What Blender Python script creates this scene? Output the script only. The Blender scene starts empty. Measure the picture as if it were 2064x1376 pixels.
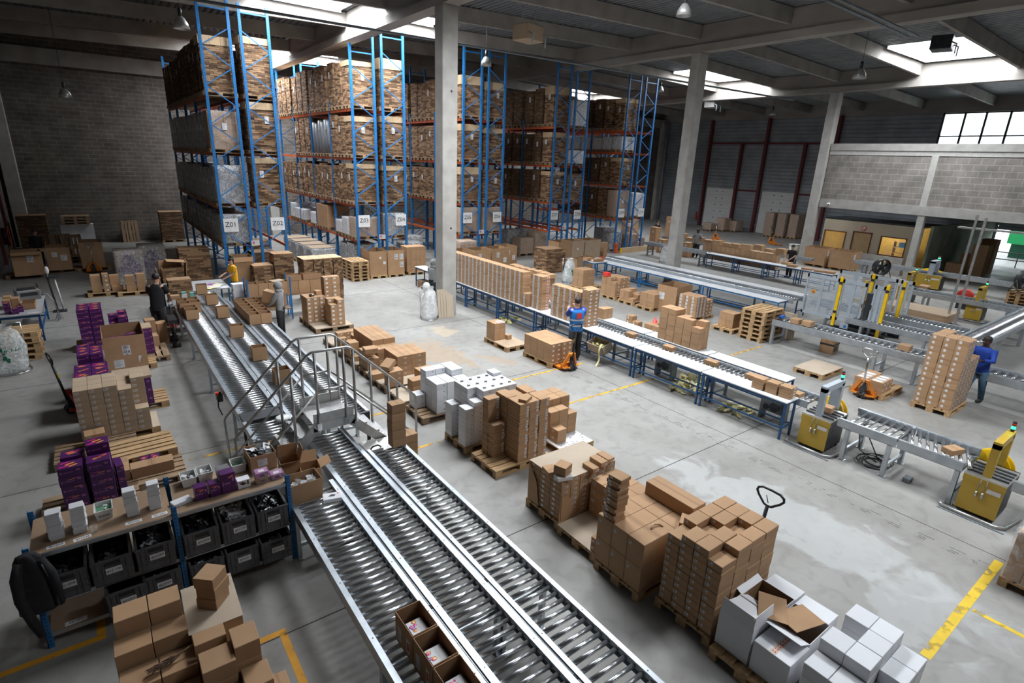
EXPO = 0.42; WORLD = 3.4; SKYW = (100, 62)
import bpy, math, random
from mathutils import Vector, Matrix
PI = math.pi
RN = random.Random(11)
SC = bpy.context.scene
COL = SC.collection
SEEN = {}

# ---------------------------------------------------------------- materials
MATS = {}
def lin(c):
    return tuple(((v / 255) / 12.92 if v / 255 <= 0.04045 else ((v / 255 + 0.055) / 1.055) ** 2.4) for v in c)
def mat(name, c, rough=0.6, metal=0.0, c2=None, scale=6.0, bump=0.0, rnd=0.0, tape=0.0, spec=0.5, aniso=None, emit=0.0, detail=4.0, stretch=None):
    if name in MATS:
        return MATS[name]
    m = bpy.data.materials.new(name); m.use_nodes = True
    nt = m.node_tree; N = nt.nodes; L = nt.links
    b = N['Principled BSDF']
    b.inputs['Roughness'].default_value = rough
    b.inputs['Metallic'].default_value = metal
    b.inputs['Specular IOR Level'].default_value = spec
    tc = N.new('ShaderNodeTexCoord')
    no = N.new('ShaderNodeTexNoise'); no.inputs['Scale'].default_value = scale; no.inputs['Detail'].default_value = detail
    src = tc.outputs['Object']
    if stretch:
        mp = N.new('ShaderNodeMapping'); mp.inputs['Scale'].default_value = stretch
        L.new(src, mp.inputs['Vector']); src = mp.outputs['Vector']
    L.new(src, no.inputs['Vector'])
    if c2 is None:
        c2 = tuple(v * 0.86 for v in c)
    mx = N.new('ShaderNodeMix'); mx.data_type = 'RGBA'
    mx.inputs['A'].default_value = (*c, 1); mx.inputs['B'].default_value = (*c2, 1)
    mr = N.new('ShaderNodeMapRange'); mr.inputs['From Min'].default_value = 0.35; mr.inputs['From Max'].default_value = 0.65
    L.new(no.outputs['Fac'], mr.inputs['Value']); L.new(mr.outputs['Result'], mx.inputs['Factor'])
    out = mx.outputs['Result']
    if tape:                                   # closing seam and clear tape across the lid of a carton
        sx = N.new('ShaderNodeSeparateXYZ'); L.new(tc.outputs['Generated'], sx.inputs[0])
        gm = N.new('ShaderNodeNewGeometry'); nz = N.new('ShaderNodeSeparateXYZ'); L.new(gm.outputs['Normal'], nz.inputs[0])
        up = N.new('ShaderNodeMath'); up.operation = 'GREATER_THAN'; up.inputs[1].default_value = 0.7; L.new(nz.outputs['Z'], up.inputs[0])
        d = N.new('ShaderNodeMath'); d.operation = 'SUBTRACT'; d.inputs[1].default_value = 0.5; L.new(sx.outputs['X'], d.inputs[0])
        ab = N.new('ShaderNodeMath'); ab.operation = 'ABSOLUTE'; L.new(d.outputs[0], ab.inputs[0])
        for w, f in ((tape, 0.80), (0.008, 0.45)):
            lt = N.new('ShaderNodeMath'); lt.operation = 'LESS_THAN'; lt.inputs[1].default_value = w; L.new(ab.outputs[0], lt.inputs[0])
            mu = N.new('ShaderNodeMath'); mu.operation = 'MULTIPLY'; L.new(lt.outputs[0], mu.inputs[0]); L.new(up.outputs[0], mu.inputs[1])
            x2 = N.new('ShaderNodeMix'); x2.data_type = 'RGBA'; L.new(mu.outputs[0], x2.inputs['Factor']); L.new(out, x2.inputs['A'])
            x2.inputs['B'].default_value = (c[0] * f, c[1] * f * 0.97, c[2] * f * 0.93, 1); out = x2.outputs['Result']
    if rnd:
        oi = N.new('ShaderNodeObjectInfo'); hs = N.new('ShaderNodeHueSaturation')
        mr2 = N.new('ShaderNodeMapRange'); mr2.inputs['To Min'].default_value = 1 - rnd; mr2.inputs['To Max'].default_value = 1 + rnd
        L.new(oi.outputs['Random'], mr2.inputs['Value']); L.new(mr2.outputs['Result'], hs.inputs['Value']); L.new(out, hs.inputs['Color']); out = hs.outputs['Color']
    L.new(out, b.inputs['Base Color'])
    if bump:
        bp = N.new('ShaderNodeBump'); bp.inputs['Strength'].default_value = bump; bp.inputs['Distance'].default_value = 0.02
        L.new(no.outputs['Fac'], bp.inputs['Height']); L.new(bp.outputs['Normal'], b.inputs['Normal'])
    if emit:
        b.inputs['Emission Color'].default_value = (*c, 1); b.inputs['Emission Strength'].default_value = emit
    MATS[name] = m
    return m
def film(name, alpha=0.3, tint=(0.8, 0.82, 0.85), rough=0.18, scale=9.0, amp=0.5):
    """thin clear plastic: see-through with wrinkled glossy streaks"""
    if name in MATS: return MATS[name]
    m = bpy.data.materials.new(name); m.use_nodes = True
    nt = m.node_tree; N = nt.nodes; L = nt.links
    b = N['Principled BSDF']; b.inputs['Base Color'].default_value = (*tint, 1); b.inputs['Roughness'].default_value = rough
    tc = N.new('ShaderNodeTexCoord'); no = N.new('ShaderNodeTexNoise'); no.inputs['Scale'].default_value = scale; no.inputs['Detail'].default_value = 5
    no.inputs['Distortion'].default_value = 1.5
    L.new(tc.outputs['Object'], no.inputs['Vector'])
    bp = N.new('ShaderNodeBump'); bp.inputs['Strength'].default_value = 0.7; bp.inputs['Distance'].default_value = 0.05
    L.new(no.outputs['Fac'], bp.inputs['Height']); L.new(bp.outputs['Normal'], b.inputs['Normal'])
    tr = N.new('ShaderNodeBsdfTransparent'); mx = N.new('ShaderNodeMixShader')
    mr = N.new('ShaderNodeMapRange'); mr.inputs['From Min'].default_value = 0.4; mr.inputs['From Max'].default_value = 0.75
    mr.inputs['To Min'].default_value = alpha * (1 - amp); mr.inputs['To Max'].default_value = min(1, alpha * (1 + 2 * amp))
    L.new(no.outputs['Fac'], mr.inputs['Value']); L.new(mr.outputs['Result'], mx.inputs['Fac'])
    L.new(tr.outputs[0], mx.inputs[1]); L.new(b.outputs[0], mx.inputs[2]); L.new(mx.outputs[0], N['Material Output'].inputs['Surface'])
    MATS[name] = m
    return m
KR = (0.41, 0.250, 0.135)                       # kraft board
KRAFT = mat('kraft_board', KR, 0.75, c2=(0.37, 0.222, 0.118), scale=3, rnd=0.10, tape=0.09)
KRAFTP = mat('kraft_plain', KR, 0.78, c2=(0.36, 0.215, 0.115), scale=3, rnd=0.08)
BEIGE = mat('beige_board', (0.43, 0.325, 0.225), 0.75, c2=(0.39, 0.29, 0.20), scale=3, rnd=0.06)
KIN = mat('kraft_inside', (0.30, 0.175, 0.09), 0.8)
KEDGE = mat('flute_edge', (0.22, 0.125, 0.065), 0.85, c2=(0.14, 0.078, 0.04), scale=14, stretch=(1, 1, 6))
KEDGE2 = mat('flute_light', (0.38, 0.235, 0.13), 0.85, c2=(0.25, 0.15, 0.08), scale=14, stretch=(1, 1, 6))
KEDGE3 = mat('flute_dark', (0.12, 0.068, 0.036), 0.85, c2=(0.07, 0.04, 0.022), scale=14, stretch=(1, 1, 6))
SHEET = mat('grey_board', (0.47, 0.39, 0.30), 0.8, c2=(0.43, 0.35, 0.265), scale=2)
WHITEB = mat('white_board', (0.70, 0.71, 0.74), 0.5, c2=(0.66, 0.67, 0.70), scale=2, rnd=0.04)
PAPER = mat('white_paper', (0.72, 0.72, 0.74), 0.6)
INK = mat('black_ink', (0.03, 0.03, 0.035), 0.6)
GREYINK = mat('grey_ink', (0.22, 0.22, 0.24), 0.6)
REDINK = mat('red_ink', (0.62, 0.02, 0.03), 0.5)
PURPLE = mat('purple_print', (0.085, 0.018, 0.115), 0.35, c2=(0.07, 0.014, 0.10), scale=4)
LILAC = mat('lilac_print', (0.40, 0.13, 0.37), 0.4)
PINK = mat('magenta_print', (0.75, 0.03, 0.22), 0.35)
ORANGEP = mat('orange_print', (0.85, 0.32, 0.04), 0.35)
WOOD = mat('pallet_wood', (0.50, 0.33, 0.17), 0.8, c2=(0.33, 0.205, 0.10), scale=3, stretch=(1, 9, 6), rnd=0.16)
WOOD2 = mat('aged_wood', (0.36, 0.25, 0.15), 0.85, c2=(0.22, 0.145, 0.085), scale=3, stretch=(1, 9, 6), rnd=0.18)
STEEL = mat('galvanised_steel', (0.50, 0.54, 0.58), 0.38, 0.75, c2=(0.40, 0.44, 0.48), scale=5, rnd=0.04)
STEELD = mat('grey_painted_steel', (0.20, 0.23, 0.25), 0.5, 0.3, c2=(0.15, 0.175, 0.19), scale=4)
ROLL = mat('roller_steel', (0.66, 0.68, 0.70), 0.24, 0.92, c2=(0.58, 0.60, 0.63), scale=3, rnd=0.06)
ALU = mat('brushed_aluminium', (0.58, 0.58, 0.57), 0.36, 0.85, c2=(0.47, 0.47, 0.46), scale=8)
CHECK = mat('tread_plate', (0.60, 0.60, 0.60), 0.35, 0.8, c2=(0.45, 0.45, 0.45), scale=40, bump=0.6)
BLUE = mat('rack_blue', (0.012, 0.155, 0.42), 0.42, c2=(0.010, 0.13, 0.36), scale=5)
BLUED = mat('table_blue', (0.012, 0.085, 0.23), 0.45, c2=(0.010, 0.065, 0.18), scale=5)
ORANGE = mat('beam_orange', (0.62, 0.115, 0.02), 0.5, c2=(0.45, 0.08, 0.018), scale=5)
YELLOW = mat('machine_yellow', (0.50, 0.33, 0.035), 0.4, c2=(0.44, 0.285, 0.03), scale=3)
YELB = mat('bright_yellow', (0.85, 0.53, 0.005), 0.4)
GREYM = mat('machine_grey', (0.36, 0.41, 0.46), 0.4, c2=(0.33, 0.375, 0.42), scale=3)
BLACK = mat('black_rubber', (0.016, 0.016, 0.018), 0.5, c2=(0.024, 0.024, 0.026))
DARKM = mat('dark_steel', (0.05, 0.055, 0.06), 0.45, 0.4, c2=(0.035, 0.04, 0.045))
CHROME = mat('chrome_tube', (0.70, 0.71, 0.72), 0.2, 0.95)
JACKO = mat('jack_orange', (0.70, 0.21, 0.015), 0.42)
JACKR = mat('jack_red', (0.55, 0.02, 0.015), 0.42)
WTOP = mat('white_laminate', (0.74, 0.76, 0.78), 0.35, c2=(0.70, 0.72, 0.74), scale=2)
GTOP = mat('grey_laminate', (0.42, 0.43, 0.45), 0.4)
CRATE = mat('crate_grey', (0.105, 0.108, 0.118), 0.5, c2=(0.085, 0.088, 0.096), scale=4)
CRATEI = mat('crate_inside', (0.05, 0.05, 0.055), 0.6)
TUBW = mat('white_plastic', (0.72, 0.73, 0.71), 0.4)
GREEN = mat('green_print', (0.01, 0.16, 0.09), 0.5)
LGREEN = mat('pale_green', (0.20, 0.48, 0.30), 0.5)
MINT = mat('mint_print', (0.14, 0.42, 0.36), 0.5)
PALEY = mat('pale_yellow_paper', (0.78, 0.72, 0.36), 0.6)
REDP = mat('red_plastic', (0.75, 0.05, 0.03), 0.4)
CONC = mat('column_concrete', (0.40, 0.39, 0.365), 0.85, c2=(0.32, 0.31, 0.29), scale=2.2, bump=0.25, detail=8)
CONCD = mat('beam_concrete', (0.33, 0.305, 0.28), 0.88, c2=(0.25, 0.23, 0.21), scale=1.4, bump=0.2, detail=8, stretch=(1, .35, 1))
ROOFM = mat('roof_sheet', (0.22, 0.235, 0.25), 0.5, 0.25, c2=(0.17, 0.182, 0.195), scale=2)
CLAD = mat('wall_cladding', (0.34, 0.37, 0.40), 0.42, 0.4, c2=(0.26, 0.285, 0.31), scale=0.9)
MAROON = mat('maroon_steel', (0.14, 0.020, 0.024), 0.5)
DOORW = mat('door_white', (0.70, 0.71, 0.70), 0.45, c2=(0.66, 0.67, 0.66), scale=1)
CREAM = mat('cream_wall', (0.58, 0.51, 0.38), 0.8, c2=(0.53, 0.465, 0.345), scale=1)
TAN = mat('tan_door', (0.56, 0.40, 0.21), 0.6)
WFRAME = mat('brown_frame', (0.17, 0.06, 0.03), 0.6)
OFFICE = mat('ochre_wall', (0.55, 0.40, 0.12), 0.7)
GWALL = mat('grey_green_wall', (0.25, 0.28, 0.22), 0.85, c2=(0.17, 0.19, 0.155), scale=1)
WRAP = film('stretch_wrap', 0.20)
WRAPH = film('thick_wrap', 0.42, (0.75, 0.77, 0.80))
BAGP = film('poly_bag', 0.62, (0.78, 0.82, 0.83), 0.3, 7)
BAGW = film('white_poly_bag', 0.88, (0.84, 0.86, 0.87), 0.4, 6)
CLEARP = film('clear_plastic', 0.16, (0.9, 0.9, 0.9), 0.1)
GLASS = film('window_glass', 0.06, (0.85, 0.9, 0.9), 0.03, 1.0)
MESHP = film('guard_panel', 0.62, (0.36, 0.41, 0.46), 0.4, 1.0, 0.0)
SKIN = mat('skin_light', (0.52, 0.30, 0.20), 0.55)
SKIND = mat('skin_dark', (0.075, 0.038, 0.024), 0.5)
HAIR = mat('dark_hair', (0.02, 0.014, 0.011), 0.6)
CLOTHK = mat('black_cloth', (0.010, 0.010, 0.013), 0.85, c2=(0.018, 0.018, 0.022), scale=9)
CLOTHG = mat('grey_cloth', (0.27, 0.28, 0.29), 0.85)
CLOTHB = mat('blue_cloth', (0.01, 0.05, 0.32), 0.8)
VESTB = mat('vest_blue', (0.010, 0.19, 0.60), 0.7)
CLOTHY = mat('yellow_cloth', (0.78, 0.40, 0.012), 0.8)
JEANS = mat('jeans', (0.06, 0.12, 0.19), 0.85)
REFLECT = mat('reflective_strip', (0.45, 0.50, 0.55), 0.4)
SHOE = mat('dark_shoe', (0.02, 0.018, 0.018), 0.5)
LAMPG = mat('lamp_grey', (0.45, 0.45, 0.44), 0.35, 0.6)
SIGNW = mat('sign_white', (0.76, 0.76, 0.76), 0.4)

# ---------------------------------------------------------------- mesh building
class MB:
    def __init__(s): s.v = []; s.f = []; s.m = []; s.sm = []
    def add(s, vs, fs, m=0, sm=False):
        o = len(s.v); s.v += [tuple(p) for p in vs]
        for f in fs: s.f.append([o + i for i in f]); s.m.append(m); s.sm.append(sm)
        return s
    def box(s, x0, y0, z0, x1, y1, z1, m=0, T=None, ch=0.0):
        if ch:
            c = ch; pts = []
            P = []
            for sx, X, X2 in ((0, x0, x0 + c), (1, x1, x1 - c)):
                for sy, Y, Y2 in ((0, y0, y0 + c), (1, y1, y1 - c)):
                    for sz, Z, Z2 in ((0, z0, z0 + c), (1, z1, z1 - c)):
                        P.append([(X, Y2, Z2), (X2, Y, Z2), (X2, Y2, Z)])
            vs = [p for t in P for p in t]
            I = lambda x, y, z, k: (x * 4 + y * 2 + z) * 3 + k
            fs = []
            for x in (0, 1):
                q = [I(x, 0, 0, 0), I(x, 1, 0, 0), I(x, 1, 1, 0), I(x, 0, 1, 0)]; fs.append(q if x else q[::-1])
            for y in (0, 1):
                q = [I(0, y, 0, 1), I(1, y, 0, 1), I(1, y, 1, 1), I(0, y, 1, 1)]; fs.append(q[::-1] if y else q)
            for z in (0, 1):
                q = [I(0, 0, z, 2), I(1, 0, z, 2), I(1, 1, z, 2), I(0, 1, z, 2)]; fs.append(q if z else q[::-1])
            for a in (0, 1):
                for b in (0, 1):
                    fs += [[I(a, b, 0, 0), I(a, b, 1, 0), I(a, b, 1, 1), I(a, b, 0, 1)], [I(a, 0, b, 0), I(a, 1, b, 0), I(a, 1, b, 2), I(a, 0, b, 2)], [I(0, a, b, 1), I(1, a, b, 1), I(1, a, b, 2), I(0, a, b, 2)]]
                    for c3 in (0, 1): fs.append([I(a, b, c3, 0), I(a, b, c3, 1), I(a, b, c3, 2)])
        else:
            vs = [(x, y, z) for x in (x0, x1) for y in (y0, y1) for z in (z0, z1)]
            fs = [[0, 1, 3, 2], [4, 6, 7, 5], [0, 4, 5, 1], [2, 3, 7, 6], [0, 2, 6, 4], [1, 5, 7, 3]]
        if T is not None: vs = [T @ Vector(p) for p in vs]
        return s.add(vs, fs, m)
    def bar(s, a, b, w, h, m=0, up=(0, 0, 1)):
        """rectangular bar from a to b; w across, h along up"""
        a = Vector(a); b = Vector(b); d = b - a; L = d.length; d.normalize(); u = Vector(up)
        if abs(d.dot(u)) > 0.99: u = Vector((0, 1, 0))
        x = d.cross(u).normalized(); u = x.cross(d)
        T = Matrix(((d.x, x.x, u.x, a.x), (d.y, x.y, u.y, a.y), (d.z, x.z, u.z, a.z), (0, 0, 0, 1)))
        return s.box(0, -w / 2, -h / 2, L, w / 2, h / 2, m, T)
    def tube(s, pts, r, n=8, m=0, cap=True):
        pts = [Vector(p) for p in pts]; rs = r if isinstance(r, (list, tuple)) else [r] * len(pts)
        rings = []; px = None
        for i, p in enumerate(pts):
            d = (pts[min(i + 1, len(pts) - 1)] - pts[max(i - 1, 0)]).normalized()
            if px is None:
                px = d.orthogonal().normalized()
            px = (px - d * px.dot(d)).normalized(); py = d.cross(px)
            k = 1.0
            if 0 < i < len(pts) - 1:
                c = (pts[i] - pts[i - 1]).normalized().dot(d); k = 1 / max(c, 0.5)
            rings.append([p + (px * math.cos(2 * PI * j / n) + py * math.sin(2 * PI * j / n)) * rs[i] * (1 if k > 1.3 else k) for j in range(n)])
        o = len(s.v)
        for q in rings: s.v += [tuple(v) for v in q]
        for i in range(len(pts) - 1):
            for j in range(n):
                a = o + i * n + j; b = o + i * n + (j + 1) % n
                s.f.append([a, b, b + n, a + n]); s.m.append(m); s.sm.append(True)
        if cap:
            s.f.append([o + j for j in range(n)][::-1]); s.m.append(m); s.sm.append(False)
            e = o + (len(pts) - 1) * n
            s.f.append([e + j for j in range(n)]); s.m.append(m); s.sm.append(False)
        return s
    def lathe(s, prof, n=20, m=0, T=None, sm=True):
        vs = []; fs = []
        for r, z in prof:
            for j in range(n): vs.append(Vector((r * math.cos(2 * PI * j / n), r * math.sin(2 * PI * j / n), z)))
        for i in range(len(prof) - 1):
            for j in range(n):
                a = i * n + j; b = i * n + (j + 1) % n; fs.append([a, b, b + n, a + n])
        if T is not None: vs = [T @ p for p in vs]
        return s.add(vs, fs, m, sm)
    def ball(s, c, r, m=0, n=14, k=9, T=None):
        rx, ry, rz = r if isinstance(r, (list, tuple)) else (r, r, r)
        vs = []; fs = []
        for i in range(k + 1):
            t = PI * i / k
            for j in range(n): vs.append(Vector((c[0] + rx * math.sin(t) * math.cos(2 * PI * j / n), c[1] + ry * math.sin(t) * math.sin(2 * PI * j / n), c[2] - rz * math.cos(t))))
        for i in range(k):
            for j in range(n):
                a = i * n + j; b = i * n + (j + 1) % n; fs.append([a, b, b + n, a + n])
        if T is not None: vs = [T @ p for p in vs]
        return s.add(vs, fs, m, True)
    def prism(s, poly, z0, z1, m=0, T=None):
        n = len(poly); vs = [Vector((x, y, z)) for z in (z0, z1) for x, y in poly]
        fs = [list(range(n))[::-1], [n + i for i in range(n)]] + [[i, (i + 1) % n, n + (i + 1) % n, n + i] for i in range(n)]
        if T is not None: vs = [T @ p for p in vs]
        return s.add(vs, fs, m)
    def mesh(s, name, mats):
        me = bpy.data.meshes.new(name); me.from_pydata(s.v, [], s.f)
        for q in (mats if isinstance(mats, (list, tuple)) else [mats]): me.materials.append(q)
        me.polygons.foreach_set('material_index', s.m); me.polygons.foreach_set('use_smooth', s.sm)
        me.update(); return me
    def build(s, name, mats, parent=None, loc=None, rz=0.0):
        return ob(name, s.mesh(name, mats), parent, loc, rz)
def ob(name, me, parent=None, loc=None, rz=0.0):
    o = bpy.data.objects.new(name, me); COL.objects.link(o)
    if loc is not None: o.location = loc
    if rz: o.rotation_euler[2] = rz
    if parent is not None: o.parent = parent
    return o
def tag(o, label, cat, group=None):
    k = label.lower(); SEEN[k] = SEEN.get(k, 0) + 1
    o['label'] = label; o['category'] = cat
    if group: o['group'] = group
    return o
def thing(name, label, cat, loc=(0, 0, 0), rz=0.0, group=None):
    o = bpy.data.objects.new(name, None); COL.objects.link(o); o.location = loc; o.rotation_euler[2] = rz
    o.empty_display_size = 0.1
    return tag(o, label, cat, group)
def struct(o):
    o['kind'] = 'structure'; return o
def dup(root, loc, rz=0.0, label=None, group=None):
    def cp(o, par):
        c = o.copy(); COL.objects.link(c)
        if par is not None: c.parent = par
        for ch in KIDS.get(o.name, []): cp(ch, c)
        return c
    KIDS.clear()
    for x in bpy.data.objects:
        if x.parent: KIDS.setdefault(x.parent.name, []).append(x)
    r = cp(root, None); r.location = loc; r.rotation_euler[2] = rz
    if label: tag(r, label, r.get('category'), group or r.get('group'))
    return r
KIDS = {}
_ON = 'zeroth first second third fourth fifth sixth seventh eighth ninth tenth eleventh twelfth thirteenth fourteenth fifteenth sixteenth seventeenth eighteenth nineteenth'.split()
def on(i):
    if i < 20: return _ON[i]
    return {2: 'twenty', 3: 'thirty', 4: 'forty'}[i // 10] + '-' + _ON[i % 10] if i % 10 else {2: 'twentieth', 3: 'thirtieth', 4: 'fortieth'}[i // 10]
MESHC = {}
def text_ob(name, s, size, m, parent=None, loc=(0, 0, 0), rot=(PI / 2, 0, 0), ext=0.0008, shear=0.0, align='CENTER', sx=1.0):
    key = ('txt', s, size, m.name, ext, shear, align)
    if key not in MESHC:
        c = bpy.data.curves.new(name, 'FONT'); c.body = s; c.size = size; c.extrude = ext; c.align_x = align; c.align_y = 'CENTER'; c.shear = shear
        c.resolution_u = 2; c.materials.append(m)
        t = bpy.data.objects.new('lettering_source', c); COL.objects.link(t)
        MESHC[key] = bpy.data.meshes.new_from_object(t); bpy.data.objects.remove(t); bpy.data.curves.remove(c)
    o = ob(name, MESHC[key], parent, loc); o.rotation_euler = rot; o.scale = (sx, 1, 1)
    return o
# ---------------------------------------------------------------- camera, sky, lights
cam = bpy.data.cameras.new('camera'); co = bpy.data.objects.new('camera', cam); COL.objects.link(co); SC.camera = co
cam.sensor_width = 36.0; cam.sensor_fit = 'HORIZONTAL'; cam.lens = 1115.04 / 2064 * 36; cam.clip_start = 0.05; cam.clip_end = 300
_a, _b, _c = (math.radians(t) for t in (18.06658, 2.33532, 37.11986))
_f = Vector((math.sin(_c) * math.cos(_a), math.cos(_c) * math.cos(_a), -math.sin(_a)))
_r = Vector((math.cos(_c), -math.sin(_c), 0)); _u = _r.cross(_f)
_r2 = _r * math.cos(_b) + _u * math.sin(_b); _u2 = _u * math.cos(_b) - _r * math.sin(_b)
co.matrix_world = Matrix(((_r2.x, _u2.x, -_f.x, 0), (_r2.y, _u2.y, -_f.y, 0), (_r2.z, _u2.z, -_f.z, 5.3), (0, 0, 0, 1)))
def at(px, py, depth):
    """point seen at a pixel of the 2064 x 1376 frame, DEPTH metres in front of the lens (for lamps that hang free)"""
    d = _f + _r2 * ((px - 1032) / 1115.04) - _u2 * ((py - 688) / 1115.04)
    return Vector((0, 0, 5.3)) + d * depth
SC.view_settings.view_transform = 'Standard'; SC.view_settings.look = 'None'; SC.view_settings.gamma = 1.0; SC.view_settings.exposure = EXPO
w = bpy.data.worlds.new('daylight'); SC.world = w; w.use_nodes = True
bg = w.node_tree.nodes['Background']; bg.inputs[0].default_value = (0.86, 0.93, 1.0, 1); bg.inputs[1].default_value = WORLD
def area(name, x0, y0, x1, y1, z, power):
    l = bpy.data.lights.new(name, 'AREA'); l.shape = 'RECTANGLE'; l.size = x1 - x0; l.size_y = y1 - y0; l.energy = power; l.color = (0.93, 0.965, 1.0)
    o = bpy.data.objects.new(name, l); COL.objects.link(o); o.location = ((x0 + x1) / 2, (y0 + y1) / 2, z); return o

# ---------------------------------------------------------------- shell
XG = [(-3.5, 9.36), (9.62, 9.69), (22.2, 10.03), (35.05, 9.70), (47.9, 9.36)]
def gz_(x):
    for (a, za), (b, zb) in zip(XG, XG[1:]):
        if a <= x <= b: return za + (zb - za) * (x - a) / (b - a)
    return XG[0][1] if x < 0 else XG[-1][1]
def roofz(x): return gz_(x) + 1.07
# concrete floor
def floor_mat():
    m = bpy.data.materials.new('floor_concrete'); m.use_nodes = True; nt = m.node_tree; N = nt.nodes; L = nt.links; b = N['Principled BSDF']
    tc = N.new('ShaderNodeTexCoord')
    def noise(s, d, dist=0.0, st=None):
        n = N.new('ShaderNodeTexNoise'); n.inputs['Scale'].default_value = s; n.inputs['Detail'].default_value = d; n.inputs['Distortion'].default_value = dist
        src = tc.outputs['Object']
        if st:
            mp = N.new('ShaderNodeMapping'); mp.inputs['Scale'].default_value = st; L.new(src, mp.inputs['Vector']); src = mp.outputs['Vector']
        L.new(src, n.inputs['Vector']); return n.outputs['Fac']
    def rng(v, a, c, lo=0.0, hi=1.0):
        r = N.new('ShaderNodeMapRange'); r.inputs['From Min'].default_value = a; r.inputs['From Max'].default_value = c; r.inputs['To Min'].default_value = lo; r.inputs['To Max'].default_value = hi
        L.new(v, r.inputs['Value']); return r.outputs['Result']
    def mix(f, a, c):
        x = N.new('ShaderNodeMix'); x.data_type = 'RGBA'; L.new(f, x.inputs['Factor'])
        for k, q in (('A', a), ('B', c)):
            if isinstance(q, tuple): x.inputs[k].default_value = (*q, 1)
            else: L.new(q, x.inputs[k])
        return x.outputs['Result']
    def mul(a, c):
        x = N.new('ShaderNodeMath'); x.operation = 'MULTIPLY'; L.new(a, x.inputs[0]); L.new(c, x.inputs[1]); return x.outputs[0]
    c = mix(rng(noise(0.55, 9), 0.35, 0.68), (0.30, 0.295, 0.28), (0.235, 0.23, 0.215))
    c = mix(rng(noise(4.0, 8, 0.6), 0.48, 0.72, 0, 0.55), c, (0.17, 0.163, 0.15))
    c = mix(rng(noise(26, 6), 0.62, 0.75, 0, 0.35), c, (0.36, 0.355, 0.345))
    def blob(cx, cy, rx, ry, rot, colr, k, ns=1.6):
        mp = N.new('ShaderNodeMapping'); mp.vector_type = 'TEXTURE'; mp.inputs['Location'].default_value = (cx, cy, 0); mp.inputs['Rotation'].default_value = (0, 0, rot); mp.inputs['Scale'].default_value = (rx, ry, 1)
        L.new(tc.outputs['Object'], mp.inputs['Vector'])
        ln = N.new('ShaderNodeVectorMath'); ln.operation = 'LENGTH'; L.new(mp.outputs['Vector'], ln.inputs[0])
        ad = N.new('ShaderNodeMath'); ad.operation = 'ADD'; L.new(ln.outputs['Value'], ad.inputs[0]); L.new(rng(noise(ns, 8, 0.8), 0.2, 0.8, -0.7, 0.7), ad.inputs[1])
        return mix(rng(ad.outputs[0], 0.75, 1.0, k, 0), c, colr)
    c = blob(8.3, 3.4, 0.75, 2.3, 0.1, (0.42, 0.43, 0.43), 0.6)      # pale worn screed
    c = blob(8.0, 1.3, 0.9, 0.8, 0, (0.42, 0.43, 0.43), 0.5)
    c = blob(7.3, 13.3, 0.7, 1.5, 0.2, (0.36, 0.25, 0.15), 0.55)      # rusty spill
    c = blob(8.5, 14.9, 0.4, 0.6, 0, (0.45, 0.36, 0.25), 0.6)
    c = blob(8.4, 11.9, 0.25, 1.0, 0.5, (0.33, 0.24, 0.16), 0.5)
    L.new(c, b.inputs['Base Color']); b.inputs['Roughness'].default_value = 0.55
    L.new(rng(noise(1.2, 6), 0.3, 0.7, 0.42, 0.7), b.inputs['Roughness'])
    bp = N.new('ShaderNodeBump'); bp.inputs['Strength'].default_value = 0.08; L.new(noise(30, 6), bp.inputs['Height']); L.new(bp.outputs['Normal'], b.inputs['Normal'])
    return m
fl = MB(); fl.box(-3.5, -8, -0.2, 60, 39.2, 0)
struct(fl.build('floor', floor_mat()))
def paint(name, colr, wear):
    m = mat(name, colr, 0.6); N = m.node_tree.nodes; L = m.node_tree.links; b = N['Principled BSDF']
    tr = N.new('ShaderNodeBsdfTransparent'); mx = N.new('ShaderNodeMixShader'); tc = N.new('ShaderNodeTexCoord'); no = N.new('ShaderNodeTexNoise')
    no.inputs['Scale'].default_value = 5; no.inputs['Detail'].default_value = 9; L.new(tc.outputs['Object'], no.inputs['Vector'])
    mr = N.new('ShaderNodeMapRange'); mr.inputs['From Min'].default_value = wear; mr.inputs['From Max'].default_value = wear + 0.12; L.new(no.outputs['Fac'], mr.inputs['Value'])
    L.new(mr.outputs['Result'], mx.inputs['Fac']); L.new(tr.outputs[0], mx.inputs[1]); L.new(b.outputs[0], mx.inputs[2]); L.new(mx.outputs[0], N['Material Output'].inputs['Surface'])
    return m
PY = paint('line_yellow', (0.66, 0.36, 0.02), 0.40); PO = paint('line_amber', (0.70, 0.33, 0.02), 0.28); PYB = paint('line_bright', (0.68, 0.47, 0.03), 0.34)
JOINT = mat('joint_dark', (0.03, 0.03, 0.03), 0.9); TRACK = paint('tyre_track', (0.12, 0.12, 0.12), 0.52)
def strip(x0, y0, x1, y1, m, z=0.0025):
    q = MB(); q.box(x0, y0, 0.0002, x1, y1, z); struct(q.build('floor_line', m))
for x0, x1, y in ((0.7, 3.0, 10.33), (3.9, 4.75, 10.33), (7.6, 10.4, 10.4), (4.2, 4.8, 8.56), (7.2, 11.2, 8.56)):
    strip(x0, y - 0.035, x1, y + 0.035, PY)
strip(7.0, 0.98, 9.9, 1.09, PYB); strip(8.35, 0.30, 8.42, 0.95, PYB)
strip(0.72, 5.5, 1.06, 5.58, PO); strip(0.98, 4.2, 1.06, 5.5, PO); strip(-2.2, 6.55, -0.62, 6.63, PO); strip(-0.70, 6.62, -0.62, 6.9, PO)
for x0, x1, y in ((13.6, 16.6, 8.6), (14.2, 16.4, 10.9), (13.0, 14.0, 6.9)): strip(x0, y - 0.03, x1, y + 0.03, PY)
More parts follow.
